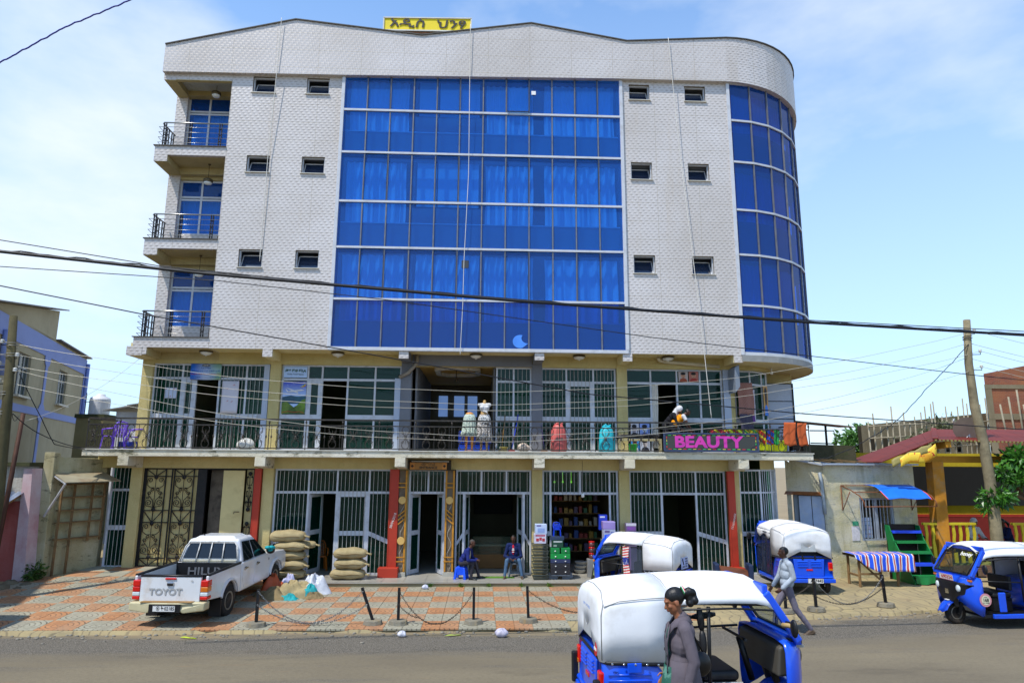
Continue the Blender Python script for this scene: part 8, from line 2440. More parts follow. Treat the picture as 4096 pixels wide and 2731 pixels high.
m = MB(); m.box(-0.35,0.35,0,0.006,0,0.33); m.build('sheet',t.m,tp_,w=False)
text('lettering','ጮቄ የጉዞ ወኪል',0.11,mat('ink_green','#0f4a2a',0.6),tp_,False,(0,-0.008,0.20),ext=0.001,fit=0.62,bold=0.004); text('lettering','Chokie Travel Agency',0.06,INK,tp_,False,(0,-0.008,0.10),ext=0.001,fit=0.50)
# hair salon posters and papers on the glass
def portrait(name,x,z,w_,h_,y,bgc,skin,cloth_,hair_,label,cat='poster',ang=0.0):
 e = empty(name,(x,y,z),ang,label,cat)
 m = MB(); m.box(-w_ / 2,w_ / 2,0,0.006,0,h_); m.build('sheet',mat('sheet_' + bgc[1:],bgc,0.5,0,0.1,5),e,w=False)
 m = MB(); m.prism([(-w_ * 0.42,0.0),(w_ * 0.42,0.0),(w_ * 0.3,h_ * 0.28),(w_ * 0.1,h_ * 0.36),(-w_ * 0.1,h_ * 0.36),(-w_ * 0.32,h_ * 0.26)],lambda a,b_,t_: (a,-0.004 + t_,b_),0,0.002); m.build('printed_shoulders',mat('print_' + cloth_[1:],cloth_,0.6),e,w=False)
 m = MB(); m.ell((0.0,-0.006,h_ * 0.60),(w_ * 0.24,0.002,h_ * 0.25),18,8); m.build('printed_face',mat('print_' + skin[1:],skin,0.6,0,0.15,12),e,w=False)
 m = MB(); m.ell((-0.02 * w_,-0.009,h_ * 0.80),(w_ * 0.27,0.002,h_ * 0.14),18,8); m.build('printed_hair',mat('print_' + hair_[1:],hair_,0.6),e,w=False)
 m = MB()
 for sd in (-1,1): m.ell((sd * w_ * 0.09,-0.011,h_ * 0.62),(w_ * 0.045,0.001,h_ * 0.015),8,4)
 m.ell((0,-0.011,h_ * 0.46),(w_ * 0.07,0.001,h_ * 0.014),8,4); m.build('printed_features',mat('print_' + hair_[1:]),e,w=False)
 return e
portrait('hair_poster',4.64,4.22,0.28,0.42,20.27,'#c9c4cc','#b0a0a4','#2a2a30','#17161c','upper left portrait of four salon posters behind the green bucket')
portrait('hair_poster',4.96,4.22,0.30,0.42,20.27,'#8aa0dc','#c9d0dc','#3a4a8a','#1a1a24','upper right blue portrait of four salon posters behind the rail')
portrait('hair_poster',4.64,3.79,0.28,0.40,20.27,'#2f8ad8','#8a6a5a','#d0d0d4','#141218','lower left bright blue portrait of four salon posters')
portrait('hair_poster',4.96,3.79,0.30,0.40,20.27,'#b4bcd0','#c0b8bc','#1f2030','#16151c','lower right pale portrait of four salon posters')
portrait('hair_poster',6.23,5.95,0.30,0.32,20.28,'#b4a8a4','#b98c74','#9c4a30','#1c1412','left head picture in the pane above the salon door')
portrait('hair_poster',6.56,5.95,0.30,0.32,20.28,'#b06a5c','#b98c74','#a03028','#1c1412','right head picture in the pane above the salon door')
portrait('hair_poster',8.36,4.72,0.24,1.0,20.28,'#c9c4d0','#b9b0b4','#6a3a8a','#1a1a20','narrow pale salon poster on the glazed corner',ang=R(12))
portrait('hair_poster',9.0,4.95,0.40,0.95,20.70,'#b98a3a','#3a2c28','#2a7ad8','#141214','portrait of a man in blue shirt on the curved glass',ang=R(48))
def paper(x,z,w_,h_,y,c,label,marks=4):
 e = empty('paper_notice',(x,y,z),0,label,'notice')
 m = MB(); m.grid(lambda u,v: (-w_ / 2 + w_ * u,0.008 * math.sin(u * 6 + v * 4),h_ * v),8,8); m.build('sheet',mat('notice_' + c[1:],c,0.8,0,0.04,5),e,w=False,solid=0.003)
 rr_ = random.Random(int(x * 100))
 for k in range(marks):
  m = MB(); a,b_ = rr_.uniform(-w_ * 0.4,w_ * 0.3),rr_.uniform(0.1,0.9) * h_; m.bar((a,-0.014,b_),(a + w_ * 0.1,-0.014,b_ + 0.03),0.012,0.003,up=(0,1,0)); m.build('red_mark',INKR,e,w=False)
paper(-7.66,4.84,0.50,0.98,20.27,'#c9c6d0','large crumpled white sheet tied behind the window bars')
paper(-9.44,5.28,0.36,0.32,20.31,'#c4cce0','small printed notice behind the leftmost gallery bars',3)
# ------------------------------------------------------------------ gallery goods
def mannequin(x,y,label,torso):
 e = empty('mannequin',(x,y,3.757),0,label,'mannequin')
 TAN = mat('mannequin_tan' if torso else 'mannequin_orange','#b9945c' if torso else '#d08a3a',0.4,0,0.05,4)
 m = MB(); m.lathe([(0.15,0),(0.15,0.02),(0.14,0.025)],20); m.build('base',TAN,e,w=False)
 b = Body()
 for s in (-1,1):
  b.chain([(s * 0.075,0,0.95),(s * 0.09,-0.01,0.55),(s * 0.085,0.0,0.12)],[0.10,0.062,0.035],'tan'); b.cap((s * 0.085,0.02,0.08),(s * 0.09,-0.12,0.045),0.034,0.026,'tan')
 b.ell((0,0,0.98),(0.155,0.105,0.12),'tan'); b.ell((0,0,1.09),(0.12,0.085,0.06),'tan')
 if torso:
  b.ell((0,0,1.12),(0.115,0.08,0.12),'tan'); b.ell((0,-0.01,1.28),(0.15,0.10,0.13),'top'); b.ell((0,0,1.20),(0.125,0.09,0.05),'top'); b.cap((-0.15,0,1.37),(0.15,0,1.37),0.055,0.055,'top'); b.cap((0,0,1.38),(0,0,1.47),0.05,0.048,'tan')
  for s in (-1,1): b.ell((s * 0.07,-0.08,1.29),(0.06,0.05,0.055),'top')
 b.build('figure',{'tan': TAN,'top': WHF},0.011,(0,0,0),0,e,smooth=4)
 t = NT('skirt_print_' + ('a' if torso else 'b')); vo = t.n('TexVoronoi',Scale=55.0); t.l(t.obj(),vo.inputs['Vector']); bk,fg = (('#d0ccc8','#3a302c') if torso else ('#8a9c90','#c4ccc0'))
 t.col(t.mix(t.ramp(t.noise(38,3,0.6,t.obj()),(0.48,0.0),(0.55,1.0)),C(bk),C(fg))); t.set(Roughness=0.85)
 def rg(z,r,f): return [((r + f * math.sin(14 * a)) * math.cos(a) * 1.0,(r * 0.72 + f * math.sin(14 * a)) * math.sin(a),z) for a in [6.2832 * k / 70 for k in range(71)]]
 st = [rg(1.08,0.135,0.002),rg(0.98,0.175,0.005),rg(0.75,0.20,0.010),rg(0.58,0.215,0.013)] + ([rg(0.42,0.225,0.016),rg(0.30,0.235,0.018)] if torso else [rg(0.57,0.225,0.018),rg(0.44,0.25,0.022)])
 m = MB(); loft(m,st); m.build('skirt',t.m,e,w=False,solid=0.004)
 if torso:
  m = MB(); m.box(-0.12,0.12,-0.165,-0.158,0.84,1.02); c_ = m.build('paper_card',INKW,e,w=False); text('lettering','ይሸጣል',0.12,INK,e,False,(0,-0.168,0.93),ext=0.001,fit=0.21)
  m = MB(); m.ell((0.02,-0.10,1.17),(0.07,0.03,0.03),10,6); m.tube([(0.03,-0.12,1.17),(0.10,-0.13,1.10)],[0.02,0.012],6); m.build('knot',WHF,e,w=False)
 return e
mannequin(-0.41,19.80,'legs only mannequin in pale green frilled skirt behind the rail',False)
mannequin(0.03,19.80,'headless mannequin in white tied top and long patterned skirt',True)
def tallsack(x,y,h,r,c,label):
 e = empty('woven_sack',(x,y,3.757),0,label,'sack','filled woven sacks on the gallery')
 m = MB(); rr_ = random.Random(int(x * 10))
 def sec(z,r_,k): return [((r_ + 0.012 * math.sin(5 * a + k) + 0.008 * math.sin(11 * a + 2 * k)) * math.cos(a),(r_ * 0.8 + 0.01 * math.sin(7 * a + k)) * math.sin(a),z) for a in [6.2832 * q / 28 for q in range(29)]]
 loft(m,[sec(0.0,r * 0.92,0),sec(0.05,r * 1.04,1),sec(h * 0.3,r * 1.02,2),sec(h * 0.55,r * 0.98,3),sec(h * 0.8,r * 0.86,4),sec(h * 0.92,r * 0.66,5),sec(h,r * 0.5,6)],cap1=True); m.build('body',mat('woven_' + c[1:],c,0.45,0,0.1,4,bump=0.2,bs=9),e,w=False)
 m = MB(); m.tube([(-r * 0.5,0,h - 0.01),(-r * 0.1,-0.02,h + 0.05),(r * 0.2,0,h + 0.0),(r * 0.55,0.01,h + 0.04)],0.03,7); m.build('folded_top',mat('woven_' + c[1:]),e,w=False)
tallsack(2.25,19.85,0.80,0.235,'#c8605c','tall salmon pink woven sack standing on the gallery')
tallsack(3.70,19.85,0.76,0.235,'#2ab4c4','tall turquoise woven sack standing on the gallery')
def bucket(x,y,z,r,h,c,label,name='bucket'):
 e = empty(name,(x,y,z),0,label,'bucket')
 mt = mat('bucket_' + c[1:],c,0.4,0,0.05,4)
 m = MB(); m.lathe([(r * 0.78,0),(r,h),(r * 1.06,h),(r * 1.06,h - 0.02),(r * 1.02,h - 0.02),(r * 0.95,h - 0.005),(r * 0.74,0.01)],20); m.build('pail',mt,e,w=False)
 m = MB(); m.tube([(r * 1.05 * math.cos(a),-0.02 - r * 0.4 * math.sin(a),h - 0.01 - 0.10 * math.sin(a)) for a in [k * 0.2618 for k in range(13)]],0.006,5); m.build('handle',mat('galv'),e,w=False)
bucket(4.45,19.72,3.757,0.14,0.24,'#1fb43a','bright green bucket in front of the salon posters')
bucket(-2.98,20.62,3.757,0.16,0.50,'#6ac81f','lime green bucket behind the gallery glass by the grey pillar')
bucket(-3.55,20.62,3.757,0.15,0.36,'#1f9a4a','dark green bucket behind the gallery glass')
bucket(0.62,19.95,3.757,0.12,0.14,'#a89a4a','low khaki bucket beside the patterned skirt mannequin')
def bag(x,y,z,s,c,label,name='rubbish_bag'):
 rr_ = random.Random(int(x * 77)); m = MB()
 def fn(u,v):
  a = 6.2832 * u; b_ = math.pi * (v - 0.5); k = 1 + 0.14 * math.sin(5 * a + x) * math.cos(b_) + 0.10 * math.sin(9 * a + 3 * b_)
  return (s * 1.2 * k * math.cos(a) * math.cos(b_),s * 0.8 * k * math.sin(a) * math.cos(b_),s * 0.75 * (math.sin(b_) + 0.9) * (1 + 0.2 * math.sin(3 * a)))
 m.grid(fn,26,12); return tag(m.build(name,mat('bag_' + c[1:],c,0.5,0,0.2,8,bump=0.3,bs=12),loc=(x,y,z)),label,'bag')
bag(1.20,19.82,3.757,0.15,'#b9aa9a','crumpled printed white bag lying on the gallery floor'); bag(-6.95,19.9,3.757,0.20,'#c4c4c0','slumped white sack by the gallery post left of centre','slumped_sack')
def broom(x0,z0,x1,z1,y,c,head,label):
 e = empty('broom',(x0,y,z0),0,label,'broom')
 m = MB(); m.tube([(0,0,0.05),(x1 - x0,0.25,z1 - z0)],0.012,7); m.build('handle',mat('handle_' + c[1:],c,0.5,0,0.3,14),e,w=False)
 m = MB(); m.hexa([(-0.14,-0.03,0),(0.12,-0.03,0),(0.12,0.03,0),(-0.14,0.03,0),(-0.06,-0.02,0.07),(0.05,-0.02,0.07),(0.05,0.02,0.07),(-0.06,0.02,0.07)]); m.build('brush_head',mat('brush_' + head[1:],head,0.8),e,w=False)
broom(0.86,3.757,1.06,4.88,19.95,'#2a3fc8','#a02a24','blue and white patterned broom leaning on the barred window'); broom(1.84,3.757,1.76,4.62,19.98,'#3a2f6a','#7a5a3a','dark blue mop handle leaning beside the pink sack'); broom(0.56,3.757,0.66,4.85,20.02,'#8a6a3a','#8a7a4a','thin wooden broom leaning behind the khaki bucket')
# padded bench beyond the posters
e = empty('padded_bench',(4.72,19.95,3.757),0,'black padded bench on a cream frame behind the rail','bench')
m = MB(); m.tube([(-0.68,0,0.40),(-0.66,0,0.45),(-0.55,0,0.48),(0.66,0,0.48)],0.055,10); m.build('cushion',BLKV,e,w=False)
m = MB(); m.box(-0.66,0.66,-0.04,0.04,0.34,0.41); m.build('frame',mat('cream_frame','#a89c74',0.6),e,w=False)
for x in (-0.62,0.62):
 m = MB(); m.box(x - 0.04,x + 0.04,-0.04,0.04,0,0.34); m.build('leg',mat('cream_frame'),e,w=False)
# blue plastic boxes by the mannequins
e = empty('blue_bin',(-0.25,20.35,3.757),0,'low blue plastic bin behind the two mannequins','bin')
m = MB(); m.box(-0.5,0.5,0,0.5,0.25,0.62); m.build('bin',mat('bin_blue','#1f4fd0',0.45),e,w=False,bev=0.02)
m = MB(); m.box(-0.5,0.45,0.02,0.5,0,0.22); m.build('lower_bin',mat('bin_blue'),e,w=False,bev=0.02)
# laundry and scarves
def hang(name,x0,x1,z1,z0,y,mt,label,cat='cloth',wav=0.02,yr=0.0,group=None):
 m = MB(); ph = x0 * 3
 m.grid(lambda u,v: (x0 + (x1 - x0) * u + 0.02 * math.sin(v * 5 + ph),y + yr * u + wav * math.sin(u * 11 + ph) * (0.3 + v),z1 + (z0 - z1) * v + 0.02 * math.sin(u * 7 + ph) * v),18,12)
 return tag(m.build(name,mt,solid=0.004),label,cat,group)
t = NT('herringbone_cloth'); wv = t.n('TexWave',Scale=14.0,Distortion=0.0); wv.bands_direction = 'DIAGONAL'; t.l(t.obj(),wv.inputs['Vector']); t.col(t.mix(wv.outputs['Fac'],C('#7a3a30'),C('#b08a7c'))); t.set(Roughness=0.9)
hang('patterned_shawl',7.86,8.36,5.92,4.92,20.12,t.m,'red brown herringbone shawl hung on the glazed corner'); hang('grey_cloth',7.90,8.30,4.95,3.90,20.10,fabric('grey_violet','#4a4656',0.1,7,0.4),'plain dark grey cloth hanging below the herringbone shawl')
TOW = fabric('orange_towel','#b85a32',0.12,7,0.3)
hang('orange_towel',8.92,9.28,4.66,3.98,19.41,TOW,'left of two orange towels on the balcony rail','towel',0.012,group='orange towels'); hang('orange_towel',9.34,9.62,4.64,3.98,19.41,TOW,'right of two orange towels on the balcony rail','towel',0.012,group='orange towels')
for i,(x,c,lab) in enumerate(((6.75,'#c82a3a','red'),(7.25,'#c8d81f','yellow green striped'),(7.75,'#d8c81f','yellow'),(8.2,'#c83a1f','orange red'),(8.45,'#1f5ad8','blue'),(8.62,'#1f9a4a','green'))):
 t = NT('scarf_%d' % i); sxx = t.n('SeparateXYZ'); t.l(t.obj(),sxx.inputs[0]); fr2 = t.math('SINE',t.math('ADD',t.math('MULTIPLY',sxx.outputs['X'],22.0),t.math('MULTIPLY',sxx.outputs['Z'],30.0))); t.col(t.mix(t.ramp(fr2,(0.35,0.0),(0.5,1.0)),C(c),C(('#d8d01f','#c82a1f','#2a8a3a')[i % 3]))); t.set(Roughness=0.6)
 hang('scarf',x,x + (0.5 if i < 3 else 0.2),4.47,4.30 if i < 3 else 4.0,19.52,t.m,lab + ' patterned scarf pegged along the rail right of the white sleeved person','scarf',0.03,0.02,'bright scarves on the balcony rail')
hang('lime_sheet',8.1,9.2,4.15,3.82,19.9,fabric('lime_cloth','#a8b81f',0.1,5,0.3),'lime yellow sheet hanging low behind the rail corner'); hang('dark_clothes',9.55,9.68,4.6,3.85,19.6,DKF,'dark clothes bundled on the right rail corner','clothes',0.03,1.2)
hang('blue_tarp',-10.75,-10.2,3.98,3.78,20.2,mat('tarp_dark','#1f2f8a',0.5),'dark blue tarpaulin bundle at the left gallery end')
# plastic chairs
def plastic_chair(loc,rz,c,label,s=1.0,group=None):
 e = empty('plastic_chair',loc,rz,label,'chair',group); e.scale = (s,) * 3
 mt = mat('chair_' + c[1:],c,0.35,0,0.05,4)
 m = MB(); m.hexa([(-0.22,-0.23,0.40),(0.22,-0.22,0.42),(0.22,0.22,0.42),(-0.22,0.23,0.40),(-0.22,-0.23,0.43),(0.22,-0.22,0.45),(0.22,0.22,0.45),(-0.22,0.23,0.43)]); m.build('seat',mt,e,w=False,bev=0.012)
 for k in range(7):
  y = -0.165 + 0.055 * k; m = MB(); m.bar((-0.22,y,0.44),(-0.32,y * 1.1,0.80),0.014,0.028,up=(0,1,0)); m.build('back_slat',mt,e,w=False)
 m = MB(); m.tube([(-0.21,-0.22,0.42),(-0.30,-0.24,0.75),(-0.33,-0.18,0.86),(-0.34,0,0.89),(-0.33,0.18,0.86),(-0.30,0.24,0.75),(-0.21,0.22,0.42)],0.022,7); m.build('back_frame',mt,e,w=False)
 for sd in (-1,1):
  m = MB(); m.tube([(-0.28,sd * 0.25,0.68),(0.0,sd * 0.28,0.66),(0.18,sd * 0.27,0.64),(0.22,sd * 0.25,0.45)],0.022,7); m.build('armrest',mt,e,w=False)
  for x in (-1,1):
   m = MB(); m.bar((x * 0.24,sd * 0.24,0),(x * 0.20,sd * 0.21,0.41),0.05,0.035); m.build('leg',mt,e,w=False)
 return e
plastic_chair((-10.78,19.95,3.735),R(160),'#7a4fd8','purple plastic armchair nearest the left balcony corner',0.9,'purple chairs on the gallery'); plastic_chair((-10.38,20.35,3.735),R(200),'#7a4fd8','second purple armchair, half behind the first, by the yellow column',0.9,'purple chairs on the gallery')
plastic_chair((-4.98,21.3,0.19),R(-70),'#b8641f','orange plastic chair inside the dark shop doorway',0.95)
# ------------------------------------------------------------------ sacks, shop goods
t = NT('burlap'); wv = t.n('TexWave',Scale=60.0,Distortion=1.5); t.l(t.obj(),wv.inputs['Vector']); n9 = t.noise(5,5,0.6,t.obj())
t.col(t.mix(t.math('MULTIPLY',wv.outputs['Fac'],0.35),t.mix(t.ramp(n9,(0.35,0.0),(0.65,1.0)),C('#9c8c64'),C('#b3a37a')),C('#7d6c48'))); t.set(Roughness=0.95); t.bump(t.math('ADD',t.math('MULTIPLY',wv.outputs['Fac'],0.4),n9),0.4,0.02); BURL = t.m
def full_sack(loc,rz,s,label,group,sag=0.0):
 e = empty('burlap_sack',loc,rz,label,'sack',group)
 L_,W_,H_ = s
 m = MB()
 def fn(u,v):
  a = 2 * math.pi * v; x = (u - 0.5) * L_
  k = max(0.0,1 - abs(2 * u - 1) ** 3.2) ** 0.5 * 0.92 + 0.08
  c_,s_ = math.cos(a),math.sin(a)
  y = W_ / 2 * k ** 0.6 * math.copysign(abs(c_) ** 0.8,c_); z = H_ / 2 * k * math.copysign(abs(s_) ** 0.75,s_)
  z += 0.012 * math.sin(x * 14 + rz * 9) * s_ - sag * abs(2 * u - 1) ** 2 * 0.05
  return (x,y,z + H_ / 2)
 m.grid(fn,22,20); m.build('body',BURL,e,w=False)
 m = MB(); m.tube([((k / 12 - 0.5) * L_ * 0.98,-W_ * 0.5 * max(0.1,1 - abs(k / 6 - 1) ** 3.2) ** 0.32 - 0.004,H_ * 0.48 + 0.012 * math.sin(k)) for k in range(13)],0.008,5); m.build('seam',mat('burlap_seam','#6a5430',0.9),e,w=False)
 m = MB(); m.tube([(L_ * 0.46,-W_ * 0.2,H_ * 0.5),(L_ * 0.56,-W_ * 0.28,H_ * 0.48),(L_ * 0.62,-W_ * 0.30,H_ * 0.40)],[0.035,0.02,0.04],7); m.build('tied_ear',BURL,e,w=False)
 return e
names = ('bottom','second','third','fourth','top')
z = 0.19
for i in range(5):
 h = 0.25 if i < 4 else 0.30
 full_sack((-5.40 + 0.03 * math.sin(i * 2.2) - (0.12 if i == 4 else 0),19.72 + 0.02 * math.cos(i * 3),z),R((3,-4,2,-3,5)[i]),(0.92 if i < 4 else 1.0,0.58,h + 0.03),names[i] + ' burlap sack of the tall stack beside the pickup','full burlap sacks',0.3); z += h
full_sack((-5.20,20.15,0.19 + 0.75),R(12),(0.8,0.45,0.24),'burlap sack lying behind the tall stack beside the pickup','full burlap sacks')
z = 0.19
for i in range(3):
 full_sack((-3.76 + (0.0,0.06,0.05)[i],19.70,z),R((1,-3,3)[i]),((1.0,0.92,0.96)[i],0.56,0.30),('bottom','middle','top')[i] + ' burlap sack of the three sack stack before the glass door','full burlap sacks',0.3); z += 0.275
def heap(name,x,y,rx,ry,h,mt,label,seed,z0=0.07,cat='empty sack'):
 rr_ = random.Random(seed); ph = [rr_.uniform(0,6) for _ in range(6)]; m = MB()
 def fn(u,v):
  a = 6.2832 * u; r = v
  k = 1 + 0.16 * math.sin(3 * a + ph[0]) + 0.10 * math.sin(5 * a + ph[1])
  zz = h * (1 - r ** 2.2) * (1 + 0.3 * math.sin(4 * a + ph[2]) * r + 0.22 * math.sin(9 * r + 2 * a + ph[3])) + 0.02 * math.sin(11 * a + 7 * r + ph[4])
  return (rx * r * k * math.cos(a),ry * r * k * math.sin(a),max(0.004,zz))
 m.grid(fn,36,12); return tag(m.build(name,mt,loc=(x,y,z0)),label,cat,'heap of empty sacks')
BURL2 = mat('burlap_dull','#7d6c4c',0.95,0,0.2,6,bump=0.4,bs=30)
heap('empty_sack',-4.75,17.85,0.62,0.40,0.32,BURL,'crumpled tan burlap sack on top of the heap by the pickup',1); heap('empty_sack',-5.15,17.65,0.50,0.36,0.22,BURL2,'dull brown empty sack at the front of the heap',2)
heap('empty_sack',-4.35,18.25,0.42,0.40,0.40,mat('white_poly','#b9bcc4',0.4,0,0.2,7,bump=0.4,bs=8),'silvery white plastic sack at the back of the heap',3); heap('empty_sack',-5.35,18.1,0.35,0.4,0.42,mat('orange_poly','#a84a22',0.6,0,0.15,6,bump=0.3,bs=8),'rust orange plastic sack beside the pickup wheel',4); heap('empty_sack',-4.30,17.75,0.24,0.2,0.26,mat('rag_teal'),'teal plastic sack on the right of the heap',5); heap('empty_sack',-4.72,17.40,0.22,0.13,0.12,mat('rag_teal'),'small teal scrap lying in front of the heap',6); heap('empty_sack',-4.95,18.2,0.30,0.2,0.40,mat('lilac_poly','#a8a8c4',0.5,0,0.15,6),'pale lilac plastic sack behind the tan burlap',7); heap('empty_sack',-4.2,17.6,0.25,0.16,0.12,BURL2,'scrap of brown sacking at the right end of the heap',8)
def cbox(name,x0,x1,y0,y1,z0,z1,c,label,cat='box',marks=(),bev=0.006,group=None):
 e = empty(name,((x0 + x1) / 2,(y0 + y1) / 2,z0),0,label,cat,group)
 m = MB(); m.box(x0,x1,y0,y1,z0,z1); m.build('carton',mat('carton_' + c[1:],c,0.5,0,0.06,5),e,bev=bev)
 for k,(a,b_,d,f_,c2) in enumerate(marks):
  m = MB(); X = lambda q: x0 + (x1 - x0) * q; Z = lambda q: z0 + (z1 - z0) * q; m.box(X(a),X(b_),y0 - 0.003 - 0.001 * k,y0 - 0.001,Z(d),Z(f_)); m.build('print',mat('print_' + c2[1:],c2,0.6,0,0.1,9),e)
 return e
# stack of plastic crates
for i in range(6):
 e = empty('plastic_crate',(1.68,19.66,0.19 + 0.163 * i),0,names[min(i,3)] * (i < 4) + ('fifth' if i == 4 else 'top' if i == 5 else '') + ' grey basket of the stack by the seated man','crate','stacked grey baskets')
 GC = mat('crate_grey','#4a5048',0.5,0,0.1,5)
 m = MB(); m.hexa([(-0.19,-0.16,0),(0.19,-0.16,0),(0.19,0.16,0),(-0.19,0.16,0),(-0.20,-0.17,0.01),(0.20,-0.17,0.01),(0.20,0.17,0.01),(-0.20,0.17,0.01)]); m.build('bottom',GC,e,w=False)
 for z_ in (0.045,0.085,0.13):
  m = MB(); k = 0.20 + z_ * 0.25; m.tube([(-k,-k * 0.85,z_),(k,-k * 0.85,z_),(k,k * 0.85,z_),(-k,k * 0.85,z_)],0.011 if z_ < 0.1 else 0.016,5,closed=True); m.build('rim',GC,e,w=False)
 m = MB()
 for k in range(12):
  x = -0.19 + 0.38 * k / 11; m.bar((x,-0.172,0),(x * 1.12,-0.20,0.13),0.008)
 m.build('rib',GC,e,w=False)
 m = MB()
 for k in range(14):
  m.box(-0.17 + 0.025 * k,-0.155 + 0.025 * k,-0.13,0.13,0.10,0.118)
 m.build('gold_grid',mat('gold_grid','#a8842a',0.4,0.4),e,w=False)
cbox('printed_carton',1.50,1.84,19.52,19.80,1.17,1.43,'#c4c0d0','white carton with red pan pictures on the basket stack','carton',((0.1,0.9,0.78,0.92,'#a8244a'),(0.15,0.38,0.25,0.55,'#a8323a'),(0.42,0.62,0.35,0.65,'#a8323a'),(0.66,0.88,0.25,0.55,'#a8323a')))
cbox('printed_carton',1.53,1.86,19.52,19.80,1.435,1.70,'#b4c4e0','pale blue printed carton topmost on the basket stack','carton',((0.1,0.5,0.8,0.93,'#5a4a8a'),(0.2,0.8,0.15,0.6,'#8aa0d0')))
# drawer unit
e = empty('drawer_unit',(2.24,19.66,0.19),0,'plastic drawer tower, black below and green above, in front of the shop','drawers')
for i,(z0,z1,c) in enumerate(((0.14,0.29,'#2a2a2e'),(0.295,0.445,'#2a2a30'),(0.45,0.56,'#2f3a5a'),(0.565,0.70,'#128a3e'),(0.705,0.86,'#0f7a3a'))):
 for xa,xb in (((-0.28,0.28),) if i < 3 or i == 3 else ((-0.28,-0.02),(0.02,0.28))):
  m = MB(); m.box(xa,xb,-0.18,0.18,z0,z1); d_ = m.build('drawer',mat('drawer_' + c[1:],c,0.45,0,0.08,5),e,w=False,bev=0.01)
  for x in ((xa + 0.14,xb - 0.14) if xb - xa > 0.4 else ((xa + xb) / 2,)):
   m = MB(); m.ell((x,-0.195,(z0 + z1) / 2),(0.022,0.015,0.018),8,6); m.build('knob',INKW,d_,w=False)
m = MB()
for x in (-0.24,0.24): m.bar((x,0,0.0),(x * 0.8,0,0.13),0.09,0.3)
m.box(-0.26,0.26,-0.17,0.17,0.11,0.135); m.build('foot_frame',GPL,e,w=False)
cbox('appliance_carton',2.02,2.33,19.54,19.84,1.055,1.26,'#1f4a36','dark green hot plate carton on the drawer tower','carton',((0.1,0.9,0.72,0.9,'#c4c8c4'),(0.1,0.4,0.15,0.4,'#9aa89c')))
cbox('open_tray',1.96,2.36,19.54,19.86,1.265,1.36,'#2a3a54','slate blue tray holding a small blue chair','tray'); plastic_chair((2.17,19.72,1.36),R(-90),'#1040d0','toy sized blue plastic chair on top of the drawer tower',0.42)
# right hand pile of goods
for i,(z0,z1,c,lab) in enumerate(((0.19,0.50,'#5f655e','bottom'),(0.505,0.80,'#6a7068','second'),(0.805,1.05,'#565c58','third'),(1.055,1.26,'#6a7070','fourth'))):
 cbox('plastic_basket',3.48,3.86,19.66,20.0,z0,z1,c,lab + ' grey basket of the pile right of the shop doorway','basket',((0.05,0.95,0.8,0.95,'#8a9088'),(0.1,0.9,0.2,0.3,'#3f443f'),(0.1,0.9,0.5,0.6,'#3f443f')),group='grey baskets by the shop')
cbox('printed_carton',3.52,3.86,19.64,19.95,1.265,1.55,'#b0b4cc','carton with a blue kettle picture under the lilac box','carton',((0.6,0.9,0.1,0.75,'#2a48a8'),(0.08,0.5,0.7,0.9,'#6a5a8a'))); cbox('lilac_box',3.51,3.86,19.64,19.95,1.555,1.77,'#9a86c4','lilac plastic storage box on the goods pile','box',((0.0,1.0,0.86,1.0,'#b0a0d4'),)); cbox('blue_carton',3.46,3.70,20.02,20.25,1.5,1.94,'#1f38b0','deep blue carton behind the lilac storage box','carton',((0.1,0.7,0.8,0.9,'#c4c8d8'),(0.2,0.6,0.3,0.55,'#101830')))
cbox('lilac_shelf_box',4.24,4.54,19.95,20.15,0.19,1.70,'#6a5a7c','tall stacked lilac bins against the shop pillar','bins',((0.0,1.0,0.95,1.0,'#c4c0cc'),(0.1,0.9,0.87,0.94,'#7a4a9a')))
for i in range(3):
 m = MB(); m.lathe([(0.075,0),(0.085,0.02),(0.085,0.12)],16); e = empty('red_canister',(3.22,20.0,0.70 + 0.165 * i),0,names[(0,2,4)[i]].replace('third','middle') + ' clear canister with red lid beside the goods pile','canister','canisters with red lids'); m.build('jar',mat('jar_brown','#5a3430',0.3),e,w=False)
 m = MB(); m.lathe([(0.09,0.12),(0.09,0.155),(0.07,0.16)],16); m.build('lid',REDL,e,w=False)
cbox('white_stand',3.08,3.36,19.9,20.1,0.19,0.695,'#8a8a88','grey carton stand under the red lidded canisters','carton')
for i,(x,c,lab) in enumerate(((3.16,'#2a2a22','black'),(3.28,'#b0b49a','pale'),(3.42,'#5a3a22','brown'))):
 e = empty('leaning_carton',(x,19.55,0.19),0,'tall ' + lab + ' carton leaning against the goods pile','carton',rot=(R(-8),R(14),0)); m = MB(); m.box(-0.045,0.045,-0.06,0.06,0,0.52); m.build('carton',mat('lean_' + c[1:],c,0.5,0,0.25,9),e,w=False,bev=0.005)
 m = MB(); m.box(-0.03,0.03,-0.064,-0.061,0.12,0.40); m.build('print',mat('lean_print','#8a9a5a',0.6,0,0.4,14),e,w=False)
e = empty('metal_basin',(2.97,20.75,0.19),0,'stack of white metal basins inside the goods shop','basin')
for i in range(3):
 m = MB(); m.lathe([(0.14,0),(0.19,0.10),(0.20,0.105)],20,(0.02 * i,0,0.11 * i)); m.build('basin',mat('enamel','#b9b9b4',0.3),e,w=False)
